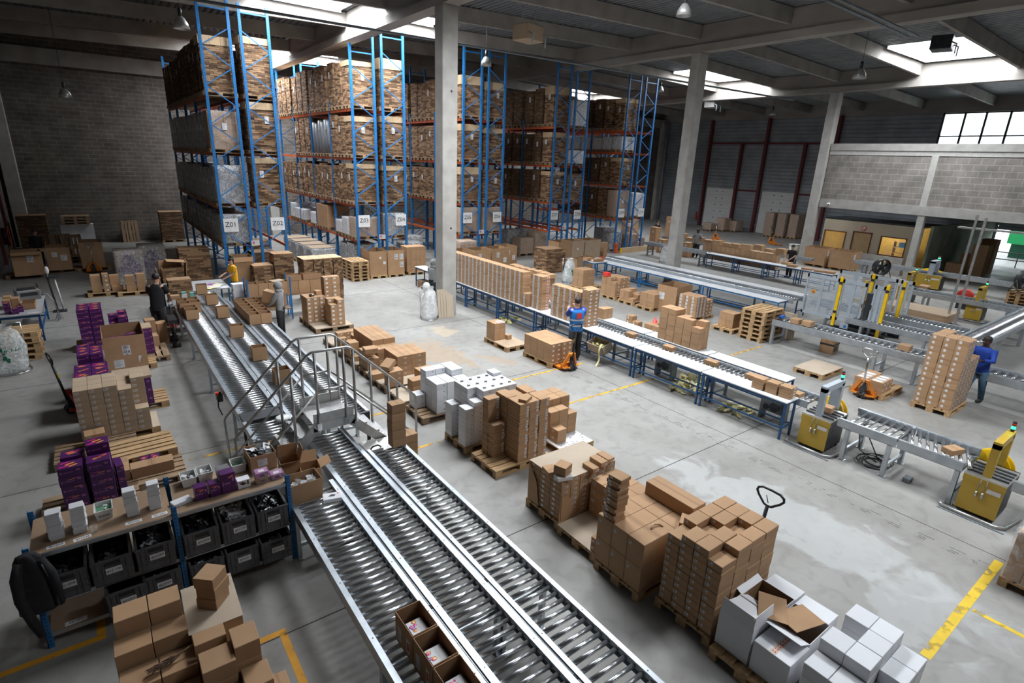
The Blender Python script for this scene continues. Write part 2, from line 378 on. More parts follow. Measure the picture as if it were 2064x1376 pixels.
for y in (5.485, 10.62, 15.75, 20.9): strip(-3.4, y - 0.006, 34, y + 0.006, JOINT, 0.002)
for x in (5.9 + 1.2, 14.0): strip(x - 0.006 + 2.9, -7.9, x + 0.006 + 2.9, 24, JOINT, 0.0015)
for i, (ox, sl) in enumerate(((0, 0.0), (0.05, 0.002), (0.13, -0.002))):
    q = MB(); q.bar((9.55 + ox, 0.6, 0.0014), (9.45 + ox + sl * 10, 11.6, 0.0014), 0.012, 0.001); struct(q.build('floor_line', TRACK))
# walls
def block_mat(name, a, b_, mo, sc=1.0):
    m = bpy.data.materials.new(name); m.use_nodes = True; nt = m.node_tree; N = nt.nodes; L = nt.links; b = N['Principled BSDF']; b.inputs['Roughness'].default_value = 0.9
    tc = N.new('ShaderNodeTexCoord'); sp = N.new('ShaderNodeSeparateXYZ'); cb = N.new('ShaderNodeCombineXYZ'); L.new(tc.outputs['Object'], sp.inputs[0])
    ad = N.new('ShaderNodeMath'); ad.operation = 'ADD'; L.new(sp.outputs['X'], ad.inputs[0]); L.new(sp.outputs['Y'], ad.inputs[1])
    L.new(ad.outputs[0], cb.inputs[0]); L.new(sp.outputs['Z'], cb.inputs[1])
    br = N.new('ShaderNodeTexBrick'); L.new(cb.outputs[0], br.inputs['Vector'])
    br.inputs['Color1'].default_value = (*a, 1); br.inputs['Color2'].default_value = (*b_, 1); br.inputs['Mortar'].default_value = (*mo, 1)
    br.inputs['Scale'].default_value = 1.0; br.inputs['Brick Width'].default_value = 0.5; br.inputs['Row Height'].default_value = 0.3 * sc; br.inputs['Mortar Size'].default_value = 0.022; br.inputs['Mortar Smooth'].default_value = 0.3; br.inputs['Bias'].default_value = -0.1
    no = N.new('ShaderNodeTexNoise'); no.inputs['Scale'].default_value = 1.3; no.inputs['Detail'].default_value = 9; L.new(cb.outputs[0], no.inputs['Vector'])
    mr = N.new('ShaderNodeMapRange'); mr.inputs['From Min'].default_value = 0.35; mr.inputs['From Max'].default_value = 0.7; mr.inputs['To Min'].default_value = 0.72; mr.inputs['To Max'].default_value = 1.2; L.new(no.outputs['Fac'], mr.inputs['Value'])
    hs = N.new('ShaderNodeHueSaturation'); L.new(br.outputs['Color'], hs.inputs['Color']); L.new(mr.outputs['Result'], hs.inputs['Value'])
    L.new(hs.outputs['Color'], b.inputs['Base Color'])
    bp = N.new('ShaderNodeBump'); bp.inputs['Strength'].default_value = 0.5; bp.inputs['Distance'].default_value = 0.02; bp.invert = True
    L.new(br.outputs['Fac'], bp.inputs['Height']); L.new(bp.outputs['Normal'], b.inputs['Normal'])
    return m
BLK = block_mat('block_wall_brown', (0.135, 0.115, 0.098), (0.10, 0.085, 0.073), (0.18, 0.165, 0.15), 0.72)
BLKG = block_mat('block_wall_grey', (0.27, 0.245, 0.22), (0.235, 0.215, 0.195), (0.36, 0.34, 0.32), 1.0)
q = MB(); q.box(-3.7, 39.2, 0, 48.2, 39.5, 11.2); struct(q.build('wall_back', BLK))
q = MB(); q.box(-3.8, -8, 0, -3.5, 39.2, 11); struct(q.build('wall_left', BLK))
q = MB(); q.box(-3.8, -8.3, 0, 48.2, -8, 11.3); struct(q.build('wall_front', BLK))
# far wall: horizontal corrugated cladding around its openings
def corr_wall(x, rects, name, m, pitch=0.30, dep=0.045):
    q = MB()
    for (y0, y1, z0, z1) in rects:
        n = max(1, int(round((z1 - z0) / pitch))); h = (z1 - z0) / n; zs = []
        for i in range(n): zs += [(z0 + i * h, 0), (z0 + (i + .58) * h, 0), (z0 + (i + .70) * h, dep), (z0 + (i + .88) * h, dep)]
        zs.append((z1, 0)); vs = []; fs = []
        for z, d in zs: vs += [(x + d, y0, z), (x + d, y1, z)]
        for i in range(len(zs) - 1): fs.append([2 * i, 2 * i + 1, 2 * i + 3, 2 * i + 2])
        q.add(vs, fs)
    return struct(q.build(name, m))
DX = 47.9
OPEN = (6.2, 10.7, 0.0, 2.25)
WIN = (5.4, 15.4, 7.55, 9.5)
corr_wall(DX, [(15.4, 39.2, 0, 9.6), (10.7, 15.4, 0, 7.55), (-8, 10.7, 2.25, 7.55), (-8, 6.2, 0, 2.25), (-8, 5.4, 7.55, 9.6)], 'wall_right', CLAD)
q = MB(); q.box(DX - 0.1, -8, 9.55, DX + 0.4, 39.2, 10.5); struct(q.build('trim_1', CONCD))
# roof sheets with skylight holes, purlins and girders
SKX = [(5.75, 9.2), (10.05, 13.35), (30.0, 34.6)]
SKY = [8.95 + 11.85 * k for k in (-1, 0, 1, 2)]
PITCH = 0.26
def roof():
    q = MB()
    xs = sorted({-3.8, 48.2} | {v for s in SKX for v in s} | {a for a, _ in XG})
    ys = sorted({-8.3, 39.5} | {v for s in SKY for v in (s, s + 3.55)})
    for xa, xb in zip(xs, xs[1:]):
        hx = any(a <= xa and xb <= b for a, b in SKX)
        for ya, yb in zip(ys, ys[1:]):
            if hx and any(abs(ya - s) < 1e-6 for s in SKY): continue
            n = max(1, int(round((xb - xa) / PITCH))); w_ = (xb - xa) / n; pr = []
            for i in range(n): pr += [(xa + i * w_, 0), (xa + (i + .42) * w_, 0), (xa + (i + .55) * w_, .07), (xa + (i + .87) * w_, .07)]
            pr.append((xb, 0)); vs = []; fs = []
            for x, d in pr: vs += [(x, ya, roofz(x) + d), (x, yb, roofz(x) + d)]
            for i in range(len(pr) - 1): fs.append([2 * i, 2 * i + 2, 2 * i + 3, 2 * i + 1])
            q.add(vs, fs)
    return q
struct(roof().build('ceiling', ROOFM))
CURB = mat('white_curb', (0.72, 0.72, 0.72), 0.6); PANE = film('skylight_pane', 0.12, (0.95, 0.97, 1.0), 0.6, 2.0, 0.3)
n_sky = 0
for (xa, xb) in SKX:
    for ya in SKY:
        yb = ya + 3.55; n_sky += 1
        za, zb = roofz(xa), roofz(xb); t = 0.03
        q = MB()
        for (x0, y0, x1, y1) in ((xa, ya, xa + t, yb), (xb - t, ya, xb, yb), (xa, ya, xb, ya + t), (xa, yb - t, xb, yb)):
            q.box(x0, y0, min(roofz(x0), roofz(x1)) - 0.02, x1, y1, max(za, zb) + 0.45)
        f_ = q.build('window_%d' % (n_sky + 1), CURB); struct(f_)
        p_ = MB(); p_.box(xa, ya, max(za, zb) + 0.45, xb, yb, max(za, zb) + 0.46); p_.build('pane', PANE, f_)
        if not (xb < 9.5 and ya < 0): area('skylight_daylight', xa + 0.05, ya + 0.05, xb - 0.05, yb - 0.05, max(za, zb) + 0.6, SKYW[0 if xb < 20 else 1] * (xb - xa) * 3.5)
for (xa, za), (xb, zb) in zip(XG, XG[1:]):
    k = -6
    while k <= 5:
        y = 16.7 + 3.95 * k; k += 1
        if not -7.8 < y < 39: continue
        q = MB(); o_ = 0.1
        P = [(xa + .1, za), (xb - .1, zb)]
        vs = [(x, y + dy, z + dz) for x, z in P for dy, dz in ((-.07, .52), (.07, .52), (.11, 1.04), (-.11, 1.04))]
        q.add(vs, [[0, 1, 2, 3], [7, 6, 5, 4], [0, 4, 5, 1], [1, 5, 6, 2], [2, 6, 7, 3], [3, 7, 4, 0]])
        o = q.build('roof_beam', CONCD); struct(o)
for x, z in XG[1:4]:
    q = MB(); q.box(x - .27, -8, z, x + .27, 39.2, z + .28); q.box(x - .16, -8, z + .28, x + .16, 39.2, z + 1.05); struct(q.build('roof_girder', CONCD))
def column(x, y, z0, z1, wx=.55, wy=.5):
    q = MB(); q.box(x, y, z0, x + wx, y + wy, z1, 0, None, 0.02)
    o = q.build('column', CONC); struct(o); return o
column(9.34, 16.44, 0, 9.69); column(21.93, 16.44, 0, 10.03); column(34.78, 16.44, 0, 9.70)
for x in (9.34, 21.93, 34.78): column(x, -6.5, 0, gz_(x))
for z in (3.05, 7.3):                                              # cast holes through the near column
    q = MB(); q.tube([(9.66, 16.438, z), (9.66, 16.47, z)], 0.035, 12); struct(q.build('column_hole', BLACK))
column(-3.35, 38.6, 0, 9.4, .6, .5); column(9.34, 38.9, 0, 9.69, .55, .3); column(47.2, 38.75, 0, 9.5, .5, .4)
q = MB(); q.box(-3.45, 38.9, 9.0, 48, 39.2, 9.75); struct(q.build('trim_2', CONCD))
# ---------------------------------------------------------------- pallets, cartons, loads
def pallet_mesh(kind='x', wm=None):
    key = ('pallet', kind, wm.name)
    if key in MESHC: return MESHC[key]
    q = MB(); a, b = .6, .4
    for i in range(5):
        y = -b + .145 / 2 + i * (2 * b - .145) / 4; h = .0725 if i in (0, 2, 4) else .05
        q.box(-a, y - h, .122, a, y + h, .144)
    for x in (-a + .0725, 0, a - .0725): q.box(x - .0725, -b, .1, x + .0725, b, .1218)
    for x in (-a + .0725, 0, a - .0725):
        for y, h in ((-b + .05, .05), (0, .0725), (b - .05, .05)): q.box(x - .0725, y - h, .0222, x + .0725, y + h, .0998)
    for y, h in ((-b + .05, .05), (0, .0725), (b - .05, .05)): q.box(-a, y - h, 0, a, y + h, .022)
    MESHC[key] = q.mesh('pallet', [wm]); return MESHC[key]
def pallet(x, y, label, group=None, z=0.0, rz=0.0, wm=None):
    o = ob('wooden_pallet', pallet_mesh('x', wm or WOOD), None, (x, y, z), rz)
    return tag(o, label, 'pallet', group)
def carton_mesh(dx, dy, dz, m, name, ch=.004):
    key = ('carton', round(dx, 3), round(dy, 3), round(dz, 3), m.name, ch)
    if key not in MESHC:
        q = MB(); q.box(-dx / 2, -dy / 2, 0, dx / 2, dy / 2, dz, 0, None, ch)
        MESHC[key] = q.mesh(name, [m])
    return MESHC[key]
def sticker_mesh(w, h, style='bars'):
    """flat printed label lying in the XZ plane, facing -Y"""
    key = ('stk', round(w, 3), round(h, 3), style)
    if key in MESHC: return MESHC[key]
    q = MB(); q.box(-w / 2, -.0012, -h / 2, w / 2, 0, h / 2, 0)
    r = random.Random(int(w * 1000 + h * 7919))
    if style == 'bars':
        x = -w * .40
        while x < w * .1:
            t = r.uniform(.015, .05) * w; q.box(x, -.002, -h * .32, min(x + t, w * .1), -.0012, h * .02, 1); x += t + r.uniform(.02, .05) * w
        for k in range(3): q.box(-w * .4, -.002, h * (.12 + .1 * k), w * r.uniform(.0, .38), -.0012, h * (.12 + .1 * k) + h * .045, 1)
        q.box(w * .18, -.002, -h * .3, w * .4, -.0012, -h * .05, 2)
    elif style == 'code':
        x = -w * .38
        while x < w * .36:
            t = r.uniform(.02, .06) * w; q.box(x, -.002, -h * .35, x + t, -.0012, h * .35, 1); x += t + r.uniform(.02, .05) * w
    elif style == 'doc':
        for k in range(7): q.box(-w * .42, -.002, h * (.38 - .11 * k), w * r.uniform(-.1, .42), -.0012, h * (.38 - .11 * k) + h * .035, 2)
    elif style == 'sq': q.box(-w * .22, -.002, -h * .25, w * .22, -.0012, h * .25, 2)
    elif style == 'blank': pass
    elif style == 'red':
        q.box(-w * .3, -.002, -h * .3, w * .3, -.0012, h * .3, 3)
    MESHC[key] = q.mesh('paper_label', [PAPER, INK, GREYINK, REDINK]); return MESHC[key]
def sticker(par, w, h, loc, face='-y', style='bars', name='paper_label'):
    rz = {'-y': 0, '-x': -PI / 2, '+x': PI / 2, '+y': PI}[face]
    return ob(name, sticker_mesh(w, h, style), par, loc, rz)
def carton(x, y, z, dx, dy, dz, label, m=None, rz=0.0, name='cardboard_box', group=None, cat='box', lab=None, ch=.004):
    """one closed box; lab = (face, style, w, h, u, v): u across the face and v up it, as fractions"""
    o = ob(name, carton_mesh(dx, dy, dz, m or KRAFT, name, ch), None, (x, y, z), rz)
    tag(o, label, cat, group)
    for L_ in ([lab] if lab and not isinstance(lab, list) else (lab or [])):
        f, st, w_, h_, u, v = L_
        if f == '-y': p = ((u - .5) * dx, -dy / 2 - .0005, v * dz)
        elif f == '-x': p = (-dx / 2 - .0005, (.5 - u) * dy, v * dz)
        else: p = (dx / 2 + .0005, (u - .5) * dy, v * dz)
        sticker(o, w_, h_, p, f, st)
    return o
def stack(x0, y0, z0, dx, dy, dz, H, adj, desc, group, m=None, lab=None, labtop=None, gap=.004, jit=.0012, see='-x-y', refx='conveyor', refy='front', name='cardboard_box', noun='box', rzj=0.002, skip=(), labfn=None, cat='box', hollow=False):
    """H[j][i] boxes high; i runs along +X, j along +Y. Only boxes with an open face are made."""
    ny = len(H); nx = len(H[0]); out = []
    hh = lambda i, j: H[j][i] if 0 <= i < nx and 0 <= j < ny else 0
    sx = -1 if '-x' in see else 1
    for j in range(ny):
        for i in range(nx):
            for k in range(H[j][i]):
                if (i, j, k) in skip: continue
                vis = k == H[j][i] - 1 or hh(i, j - 1) <= k or hh(i + sx, j) <= k or (i, j, k + 1) in skip
                if not vis and hollow: continue
                fx = sx == -1 and hh(i - 1, j) <= k or sx == 1 and hh(i + 1, j) <= k
                fy = hh(i, j - 1) <= k
                L_ = []
                if lab:
                    for l in (lab if isinstance(lab, list) else [lab]):
                        if l[0] == '-y' and fy or l[0] in ('-x', '+x') and fx: L_.append(l)
                if labfn: L_ = labfn(i, j, k, L_)
                mm = m[(i + j + k) % len(m)] if isinstance(m, list) else m
                xi = i + 1 if refx != 'far end' else nx - i
                lb = '%s %s, %s layer, %s from %s, %s from %s, %s' % (adj, noun, on(k + 1), on(i + 1), refx, on(j + 1), refy, desc)
                if len(lb.replace('-', ' ').split()) > 16: lb = '%s, %s layer, %s from %s, %s from %s, %s' % (noun, on(k + 1), on(i + 1), refx, on(j + 1), refy, desc)
                out.append(carton(x0 + (i + .5) * dx + RN.uniform(-jit, jit), y0 + (j + .5) * dy + RN.uniform(-jit, jit), z0 + k * dz + .0006 * k, dx - gap, dy - gap, dz, lb, mm, RN.uniform(-rzj, rzj), name, group, cat, L_))
    return out
def load_mesh(dx, dy, h, kind, seed):
    key = ('load', round(dx, 2), round(dy, 2), round(h, 2), kind, seed)
    if key in MESHC: return MESHC[key]
    q = MB(); r = random.Random(seed * 77 + int(h * 10)); a, b = dx / 2, dy / 2
    if kind in ('bundle', 'bundleN', 'dark'):
        n = max(2, int(h / .068)); lh = h / n
        nx = 4 if dx > 1 else 3; ny = 3
        for k in range(n):
            odd = k % 2
            cx = [-a + i * dx / nx for i in range(nx + 1)]; cy = [-b + i * dy / ny for i in range(ny + 1)]
            if odd: cx = [-a] + [c + dx / nx * .5 for c in cx[:-1]] + [a]; cy = [-b] + [c + dy / ny * .45 for c in cy[:-1]] + [b]
            cells = [(i, 0) for i in range(len(cx) - 1)] + [(i, len(cy) - 2) for i in range(len(cx) - 1)] + [(0, j) for j in range(1, len(cy) - 2)] + [(len(cx) - 2, j) for j in range(1, len(cy) - 2)]
            for i, j in cells:
                i0, i1, i2, i3 = (r.uniform(0, .02) for _ in range(4))
                x0, x1, y0, y1 = cx[i], cx[i + 1], cy[j], cy[j + 1]
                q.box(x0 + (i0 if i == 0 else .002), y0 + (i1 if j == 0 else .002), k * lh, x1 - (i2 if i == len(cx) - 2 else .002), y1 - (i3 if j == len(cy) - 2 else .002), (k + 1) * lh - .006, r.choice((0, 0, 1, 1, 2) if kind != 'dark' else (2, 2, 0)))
        q.box(-a + .03, -b + .03, 0, a - .03, b - .03, h - .012, 2)
        q.box(-a + .01, -b + .01, h - .012, a - .01, b - .01, h, 1)
    elif kind in ('rolls',):
        for i in range(3):
            for j in range(2):
                q.tube([(-a + dx * (i + .5) / 3, -b + dy * (j + .5) / 2, 0), (-a + dx * (i + .5) / 3, -b + dy * (j + .5) / 2, h * (.85 + .05 * ((i + j) % 3)))], min(dx / 6, dy / 4) * .94, 14, 0)
    MESHC[key] = q.mesh('bundle_load', [KEDGE, KEDGE2, KEDGE3]); return MESHC[key]
CAPM = mat('pale_cap_board', (0.52, 0.375, 0.23), 0.75, c2=(0.47, 0.335, 0.20), scale=2)
STRAPM = mat('white_strap', (0.62, 0.62, 0.60), 0.4)
def cap_mesh(dx, dy, h, n=3):
    key = ('cap', round(dx, 2), round(dy, 2), round(h, 2), n)
    if key in MESHC: return MESHC[key]
    q = MB(); a, b = dx / 2 + .012, dy / 2 + .012
    q.box(-a, -b, -.004, a, b, .004)
    for i in range(n):
        x0 = -a + i * 2 * a / n; q.box(x0 + .004, -b - .004, -h + .01 * i, x0 + 2 * a / n - .004, -b, .0)
    q.box(-a - .004, -b, -h, -a, b, 0); q.box(a, -b, -h, a + .004, b, 0)
    MESHC[key] = q.mesh('top_cap', [CAPM]); return MESHC[key]
def wrap_mesh(dx, dy, h, m):
    key = ('wrap', round(dx, 2), round(dy, 2), round(h, 2), m.name)
    if key in MESHC: return MESHC[key]
    q = MB(); r = random.Random(5); a, b = dx / 2 + .015, dy / 2 + .015; n = 24; rows = 7; vs = []; fs = []
    for k in range(rows + 1):
        z = h * k / rows
        for i in range(n):
            t = i / n * 4; s_ = int(t); u = t - s_
            p = [(-a + 2 * a * u, -b), (a, -b + 2 * b * u), (a - 2 * a * u, b), (-a, b - 2 * b * u)][s_]
            f = r.uniform(-.012, .012)
            vs.append((p[0] * (1 + f), p[1] * (1 + f), z + (0 if k in (0, rows) else r.uniform(-.02, .02))))
    for k in range(rows):
        for i in range(n): fs.append([k * n + i, k * n + (i + 1) % n, (k + 1) * n + (i + 1) % n, (k + 1) * n + i])
    fs.append([rows * n + i for i in range(n)])
    q.add(vs, fs, 0, True); MESHC[key] = q.mesh('stretch_wrap', [m]); return MESHC[key]
PALLET_OF = []
def load(x, y, z, dx, dy, h, kind, where, rz=0.0, cap=0.0, tagf=None, seed=0, pal=True, palm=None, group='loads in the pallet racks', adj=''):
    zz = z
    if pal:
        pallet(x, y, 'pallet under the load at %s' % where, 'pallets in the racks' if 'rack' in where else None, z, rz, palm or WOOD2); zz = z + .1455
    what = {'bundle': 'strapped flat carton load', 'bundleN': 'strapped flat carton load', 'dark': 'dark flat carton load', 'box': 'tall closed carton', 'wrapbox': 'carton load in shiny stretch wrap', 'white': 'white cartons under stretch wrap', 'grey': 'grey wrapped load', 'rolls': 'grey rolls'}[kind]
    if cap: what += ' with pale cap'
    name = {'box': 'tall_carton', 'wrapbox': 'wrapped_load', 'white': 'wrapped_load', 'grey': 'wrapped_load', 'rolls': 'roll_load'}.get(kind, 'flat_carton_load')
    lb = '%s%s at %s' % (adj, what, where)
    if kind in ('box', 'wrapbox', 'white', 'grey'):
        mm = {'box': KRAFTP, 'wrapbox': KRAFTP, 'white': WHITEB, 'grey': GREYW}[kind]
        if kind in ('box',):
            o = ob(name, carton_mesh(dx, dy, h, mm, name, .006), None, (x, y, zz), rz)
        else:
            key = ('gridload', round(dx, 2), round(dy, 2), round(h, 2), mm.name)
            if key not in MESHC:
                q = MB(); nk = max(2, int(h / .22)); a, b = dx / 2, dy / 2
                for k in range(nk):
                    for i in range(4):
                        for j in range(3): q.box(-a + i * dx / 4 + .003, -b + j * dy / 3 + .003, k * h / nk, -a + (i + 1) * dx / 4 - .003, -b + (j + 1) * dy / 3 - .003, (k + 1) * h / nk - .004, 0)
                MESHC[key] = q.mesh('brick_pattern', [mm])
            o = thing(name, lb, 'load', (x, y, zz), rz, group)
            ob('carton_tile_pattern', MESHC[key], o)
            ob('stretch_wrap', wrap_mesh(dx, dy, h + .01, WRAPH if kind == 'grey' else WRAP), o)
            if tagf: sticker(o, .16, .24, (-dx / 2 - .03, RN.uniform(-.1, .1), h * .6) if tagf == '-x' else (0, -dy / 2 - .03, h * .6), tagf, 'doc', 'paper_tag')
            return o
        tag(o, lb, 'load', group)
    elif kind == 'rolls':
        o = ob(name, load_mesh(dx, dy, h, 'rolls', 1), None, (x, y, zz), rz); o.data.materials[0] = GREYROLL; tag(o, lb, 'load', group)
    else:
        o = thing(name, lb, 'load', (x, y, zz), rz, group)
        ob('carton_tile_pattern', load_mesh(dx, dy, h, kind, seed % 4), o)
        if cap: ob('top_cap', cap_mesh(dx, dy, cap, 3 + seed % 2), o, (0, 0, h + .005))
    if tagf:
        sticker(o, .15, .26, (-dx / 2 - .012, RN.uniform(-.12, .12), h * RN.uniform(.6, .75)) if tagf == '-x' else (RN.uniform(-.2, .2), -dy / 2 - .012, h * .65), tagf, 'doc', 'paper_tag')
    return o
GREYW = mat('grey_goods', (0.24, 0.23, 0.225), 0.7, c2=(0.19, 0.18, 0.175), scale=3)
GREYROLL = mat('grey_roll', (0.26, 0.28, 0.31), 0.4, c2=(0.20, 0.215, 0.24), scale=3)

# ---------------------------------------------------------------- pallet racks Z01..Z10
def post_mesh(h):
    key = ('post', h)
    if key in MESHC: return MESHC[key]
    q = MB(); w_, d = .05, .04
    q.box(-w_, -d, 0, w_, -d + .006, h); q.box(-w_, -d, 0, -w_ + .006, d, h); q.box(w_ - .006, -d, 0, w_, d, h)
    n = int(h / .1)
    for k in range(1, n): q.box(-.013, -d - .0008, k * .1 - .012, .013, -d, k * .1 + .012, 1)
    q.box(-.07, -.07, 0, .07, .07, .008)
    MESHC[key] = q.mesh('post', [BLUE, DARKM]); return MESHC[key]
def brace_mesh(h, w_, flip):
    key = ('brace', h, w_, flip)
    if key in MESHC: return MESHC[key]
    q = MB(); z = .25; k = flip
    q.bar((-w_ / 2, 0, z), (w_ / 2, 0, z), .03, .045)
    while z + .62 < h - .4:
        a, b = (-w_ / 2, w_ / 2) if k % 2 else (w_ / 2, -w_ / 2)
        q.bar((a, 0, z), (b, 0, z + .62), .03, .045, 0, (0, 1, 0)); z += .66; k += 1
    q.bar((-w_ / 2, 0, h - .3), (w_ / 2, 0, h - .3), .03, .05)
    MESHC[key] = q.mesh('lattice_frame', [BLUE]); return MESHC[key]
def beam_mesh(L):
    key = ('beam', L)
    if key in MESHC: return MESHC[key]
    q = MB(); q.box(-.022, 0, -.055, .022, L, .055); q.box(-.03, 0, -.09, .03, .008, .09); q.box(-.03, L - .008, -.09, .03, L, .09)
    MESHC[key] = q.mesh('beam', [ORANGE]); return MESHC[key]
RACKS = [('Z01', 3.97, 5.05), ('Z02', 5.33, 6.41), ('Z03', 9.45, 10.55), ('Z04', 10.83, 11.93), ('Z05', 14.94, 16.05), ('Z06', 16.37, 17.44), ('Z07', 20.73, 21.80), ('Z08', 22.10, 23.17), ('Z09', 26.23, 27.32), ('Z10', 27.66, 28.75)]
FY = [24.39, 27.18, 29.97, 32.76, 35.55]
def levels(nm): return [2.05, 4.05, 6.0, 7.25] if nm in ('Z09', 'Z10') else [1.55, 3.1, 5.1, 7.1]
RN2 = random.Random(3)
for ri, (nm, xa, xb) in enumerate(RACKS):
    left = ri % 2 == 0
    r_ = thing('pallet_rack', 'tall blue pallet rack with orange beams carrying the sign %s' % nm, 'pallet rack', (xa + .05, FY[0], 0), 0, 'pallet racks along the back wall')
    W = xb - xa - .1
    nb = 4 if ri < 4 else 3
    for k, y in enumerate(FY[:nb + 1]):
        h = 10.35 if k in (0, nb) else 7.55
        if nm == 'Z03' and k == 0 or nm in ('Z01',) and k == nb: h = 9.62
        fr = bpy.data.objects.new('upright_frame', None); COL.objects.link(fr); fr.parent = r_; fr.location = (0, y - FY[0], 0)
        ob('post', post_mesh(h), fr, (0, 0, 0)); ob('post', post_mesh(10.35 if k in (0, nb) and h < 10 and nm == 'Z03' else h), fr, (W, 0, 0))
        ob('lattice_frame', brace_mesh(h, W - .06, ri % 2), fr, (W / 2, 0, 0))
    for k in range(nb):
        for z in levels(nm):
            for x in (0, W): ob('beam', beam_mesh(round(FY[k + 1] - FY[k], 3)), r_, (x, FY[k] - FY[0], z))
    # hanging sign
    sx = .29 if left else W - .29
    s_ = MB(); s_.box(-.265, -.004, -.26, .265, .004, .26); sg = s_.build('sign', SIGNW, r_, (sx, -.052, 2.46))
    text_ob('lettering', nm, .255, INK, sg, (0, -.007, .02))
    if left:
        s_ = MB(); s_.box(-.15, -.003, -.1, .15, .003, .1); s_.box(-.12, -.0045, -.02, -.02, -.003, .07, 1); s_.box(-.12, -.0045, -.07, -.02, -.003, -.02, 2)
        for k in range(4): s_.box(.0, -.0045, .055 - k * .035, .11, -.003, .065 - k * .035, 3)
        s_.build('notice', [SIGNW, LILAC, YELB, GREYINK], r_, (W + .14, -.055, 1.72))
ob_guard = MB(); ob_guard.box(-.09, -.09, 0, .09, .09, .62); tag(ob_guard.build('post_guard', ORANGE, None, (26.27, 24.22, 0)), 'orange post guard at the foot of rack Z09', 'guard')
ob_guard = MB(); ob_guard.box(0, 0, 0, 2.6, .1, .33); ob_guard.box(-.1, 0, 0, -.002, .1, .33, 1); tag(ob_guard.build('kick_plank', [CAPM, YELB], None, (26.6, 24.0, 0)), 'long wooden plank guarding the ends of racks Z09 and Z10', 'plank')
lvn = ('lowest', 'second', 'third', 'top')
def fill(nm, bay, lv, idx, kind, h, cap=0.0, tg='-x', dx=1.16, dy=.74, yo=0.0, adj=''):
    ri = [r[0] for r in RACKS].index(nm); xa, xb = RACKS[ri][1:]
    z = levels(nm)[lv] + .056
    y = FY[bay] + .52 + .86 * idx + yo
    load((xa + xb) / 2, y, z, dx, dy, h, kind, 'rack %s, %s beams, %s from end' % (nm, lvn[lv], on(bay * 3 + idx + 1)), 0, cap, tg, RN2.randint(0, 9), adj=adj)
for nm, nb in (('Z01', 4), ('Z03', 4), ('Z05', 3), ('Z07', 2), ('Z09', 2)):
    for bay in range(nb):
        for lv in range(4):
            for idx in range(3):
                if bay == 0 and idx == 0: continue
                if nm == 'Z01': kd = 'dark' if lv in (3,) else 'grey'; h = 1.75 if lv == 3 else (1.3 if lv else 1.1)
                elif nm == 'Z03':
                    kd = ['white', 'bundleN', 'bundleN', 'bundleN'][lv]
                    if lv == 2 and bay == 1: kd = 'rolls'
                    h = [.55 + .2 * (idx % 2), 1.5, 1.6, 1.75][lv]
                    if lv == 0 and bay == 1: kd = 'box'; h = 1.1
                    if lv == 0 and (bay * 3 + idx) % 4 == 3: continue
                    if lv == 2 and bay == 3: continue
                elif nm == 'Z05': kd = 'bundleN'; h = [.0, 1.5, 1.55, 1.75][lv]
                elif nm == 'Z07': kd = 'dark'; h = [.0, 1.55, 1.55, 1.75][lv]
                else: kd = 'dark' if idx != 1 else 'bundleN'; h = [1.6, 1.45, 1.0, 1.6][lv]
                if h <= 0: continue
                if nm == 'Z09' and lv == 2 : kd = 'white'; h = .7
                fill(nm, bay, lv, idx, kd, h * RN2.uniform(.95, 1.05), 0.0, '-x' if RN2.random() < .6 else None)
for nm, lv, kd, h, cap in (('Z01', 3, 'bundle', 1.85, .3), ('Z01', 2, 'wrapbox', 1.35, 0), ('Z01', 1, 'grey', 1.4, 0), ('Z01', 0, 'grey', 1.1, 0), ('Z02', 3, 'bundle', 2.0, .24), ('Z02', 2, 'bundle', 1.75, .26), ('Z02', 1, 'bundle', 1.7, .2),
                           ('Z03', 3, 'bundle', 1.7, .2), ('Z03', 2, 'bundle', 1.55, .22), ('Z03', 1, 'bundle', 1.6, .2), ('Z03', 0, 'wrapbox', .85, 0), ('Z04', 3, 'bundle', 1.95, .42), ('Z04', 2, 'bundle', 1.65, .26), ('Z04', 1, 'bundle', 1.55, .2), ('Z04', 0, 'grey', 1.0, 0),
                           ('Z05', 3, 'bundle', 1.75, .4), ('Z05', 2, 'bundle', 1.6, .3), ('Z05', 1, 'bundle', 1.6, .35), ('Z05', 0, 'wrapbox', 1.2, 0), ('Z06', 3, 'bundle', 1.6, .35), ('Z06', 2, 'bundle', 1.5, .25), ('Z06', 1, 'bundle', 1.5, 0), ('Z06', 0, 'wrapbox', 1.2, 0),
                           ('Z07', 3, 'bundle', 1.85, .4), ('Z07', 2, 'bundle', 1.55, .25), ('Z07', 1, 'bundle', 1.5, .2), ('Z08', 3, 'white', 1.3, 0), ('Z08', 2, 'white', .7, 0), ('Z08', 1, 'bundle', 1.4, 0),
                           ('Z09', 3, 'bundle', 1.6, .25), ('Z09', 2, 'white', .75, 0), ('Z09', 1, 'bundle', 1.45, .2), ('Z09', 0, 'wrapbox', 1.55, 0), ('Z10', 0, 'white', 1.4, 0)):
    fill(nm, 0, lv, 0, kd, h, cap, '-y' if RN2.random() < .55 else '-x', 1.1, .76)
for nm, lv in (('Z02', 3), ('Z02', 2), ('Z04', 3), ('Z04', 2), ('Z06', 3), ('Z08', 3)):
    fill(nm, 0, lv, 1, 'bundleN', 1.6, 0, None)
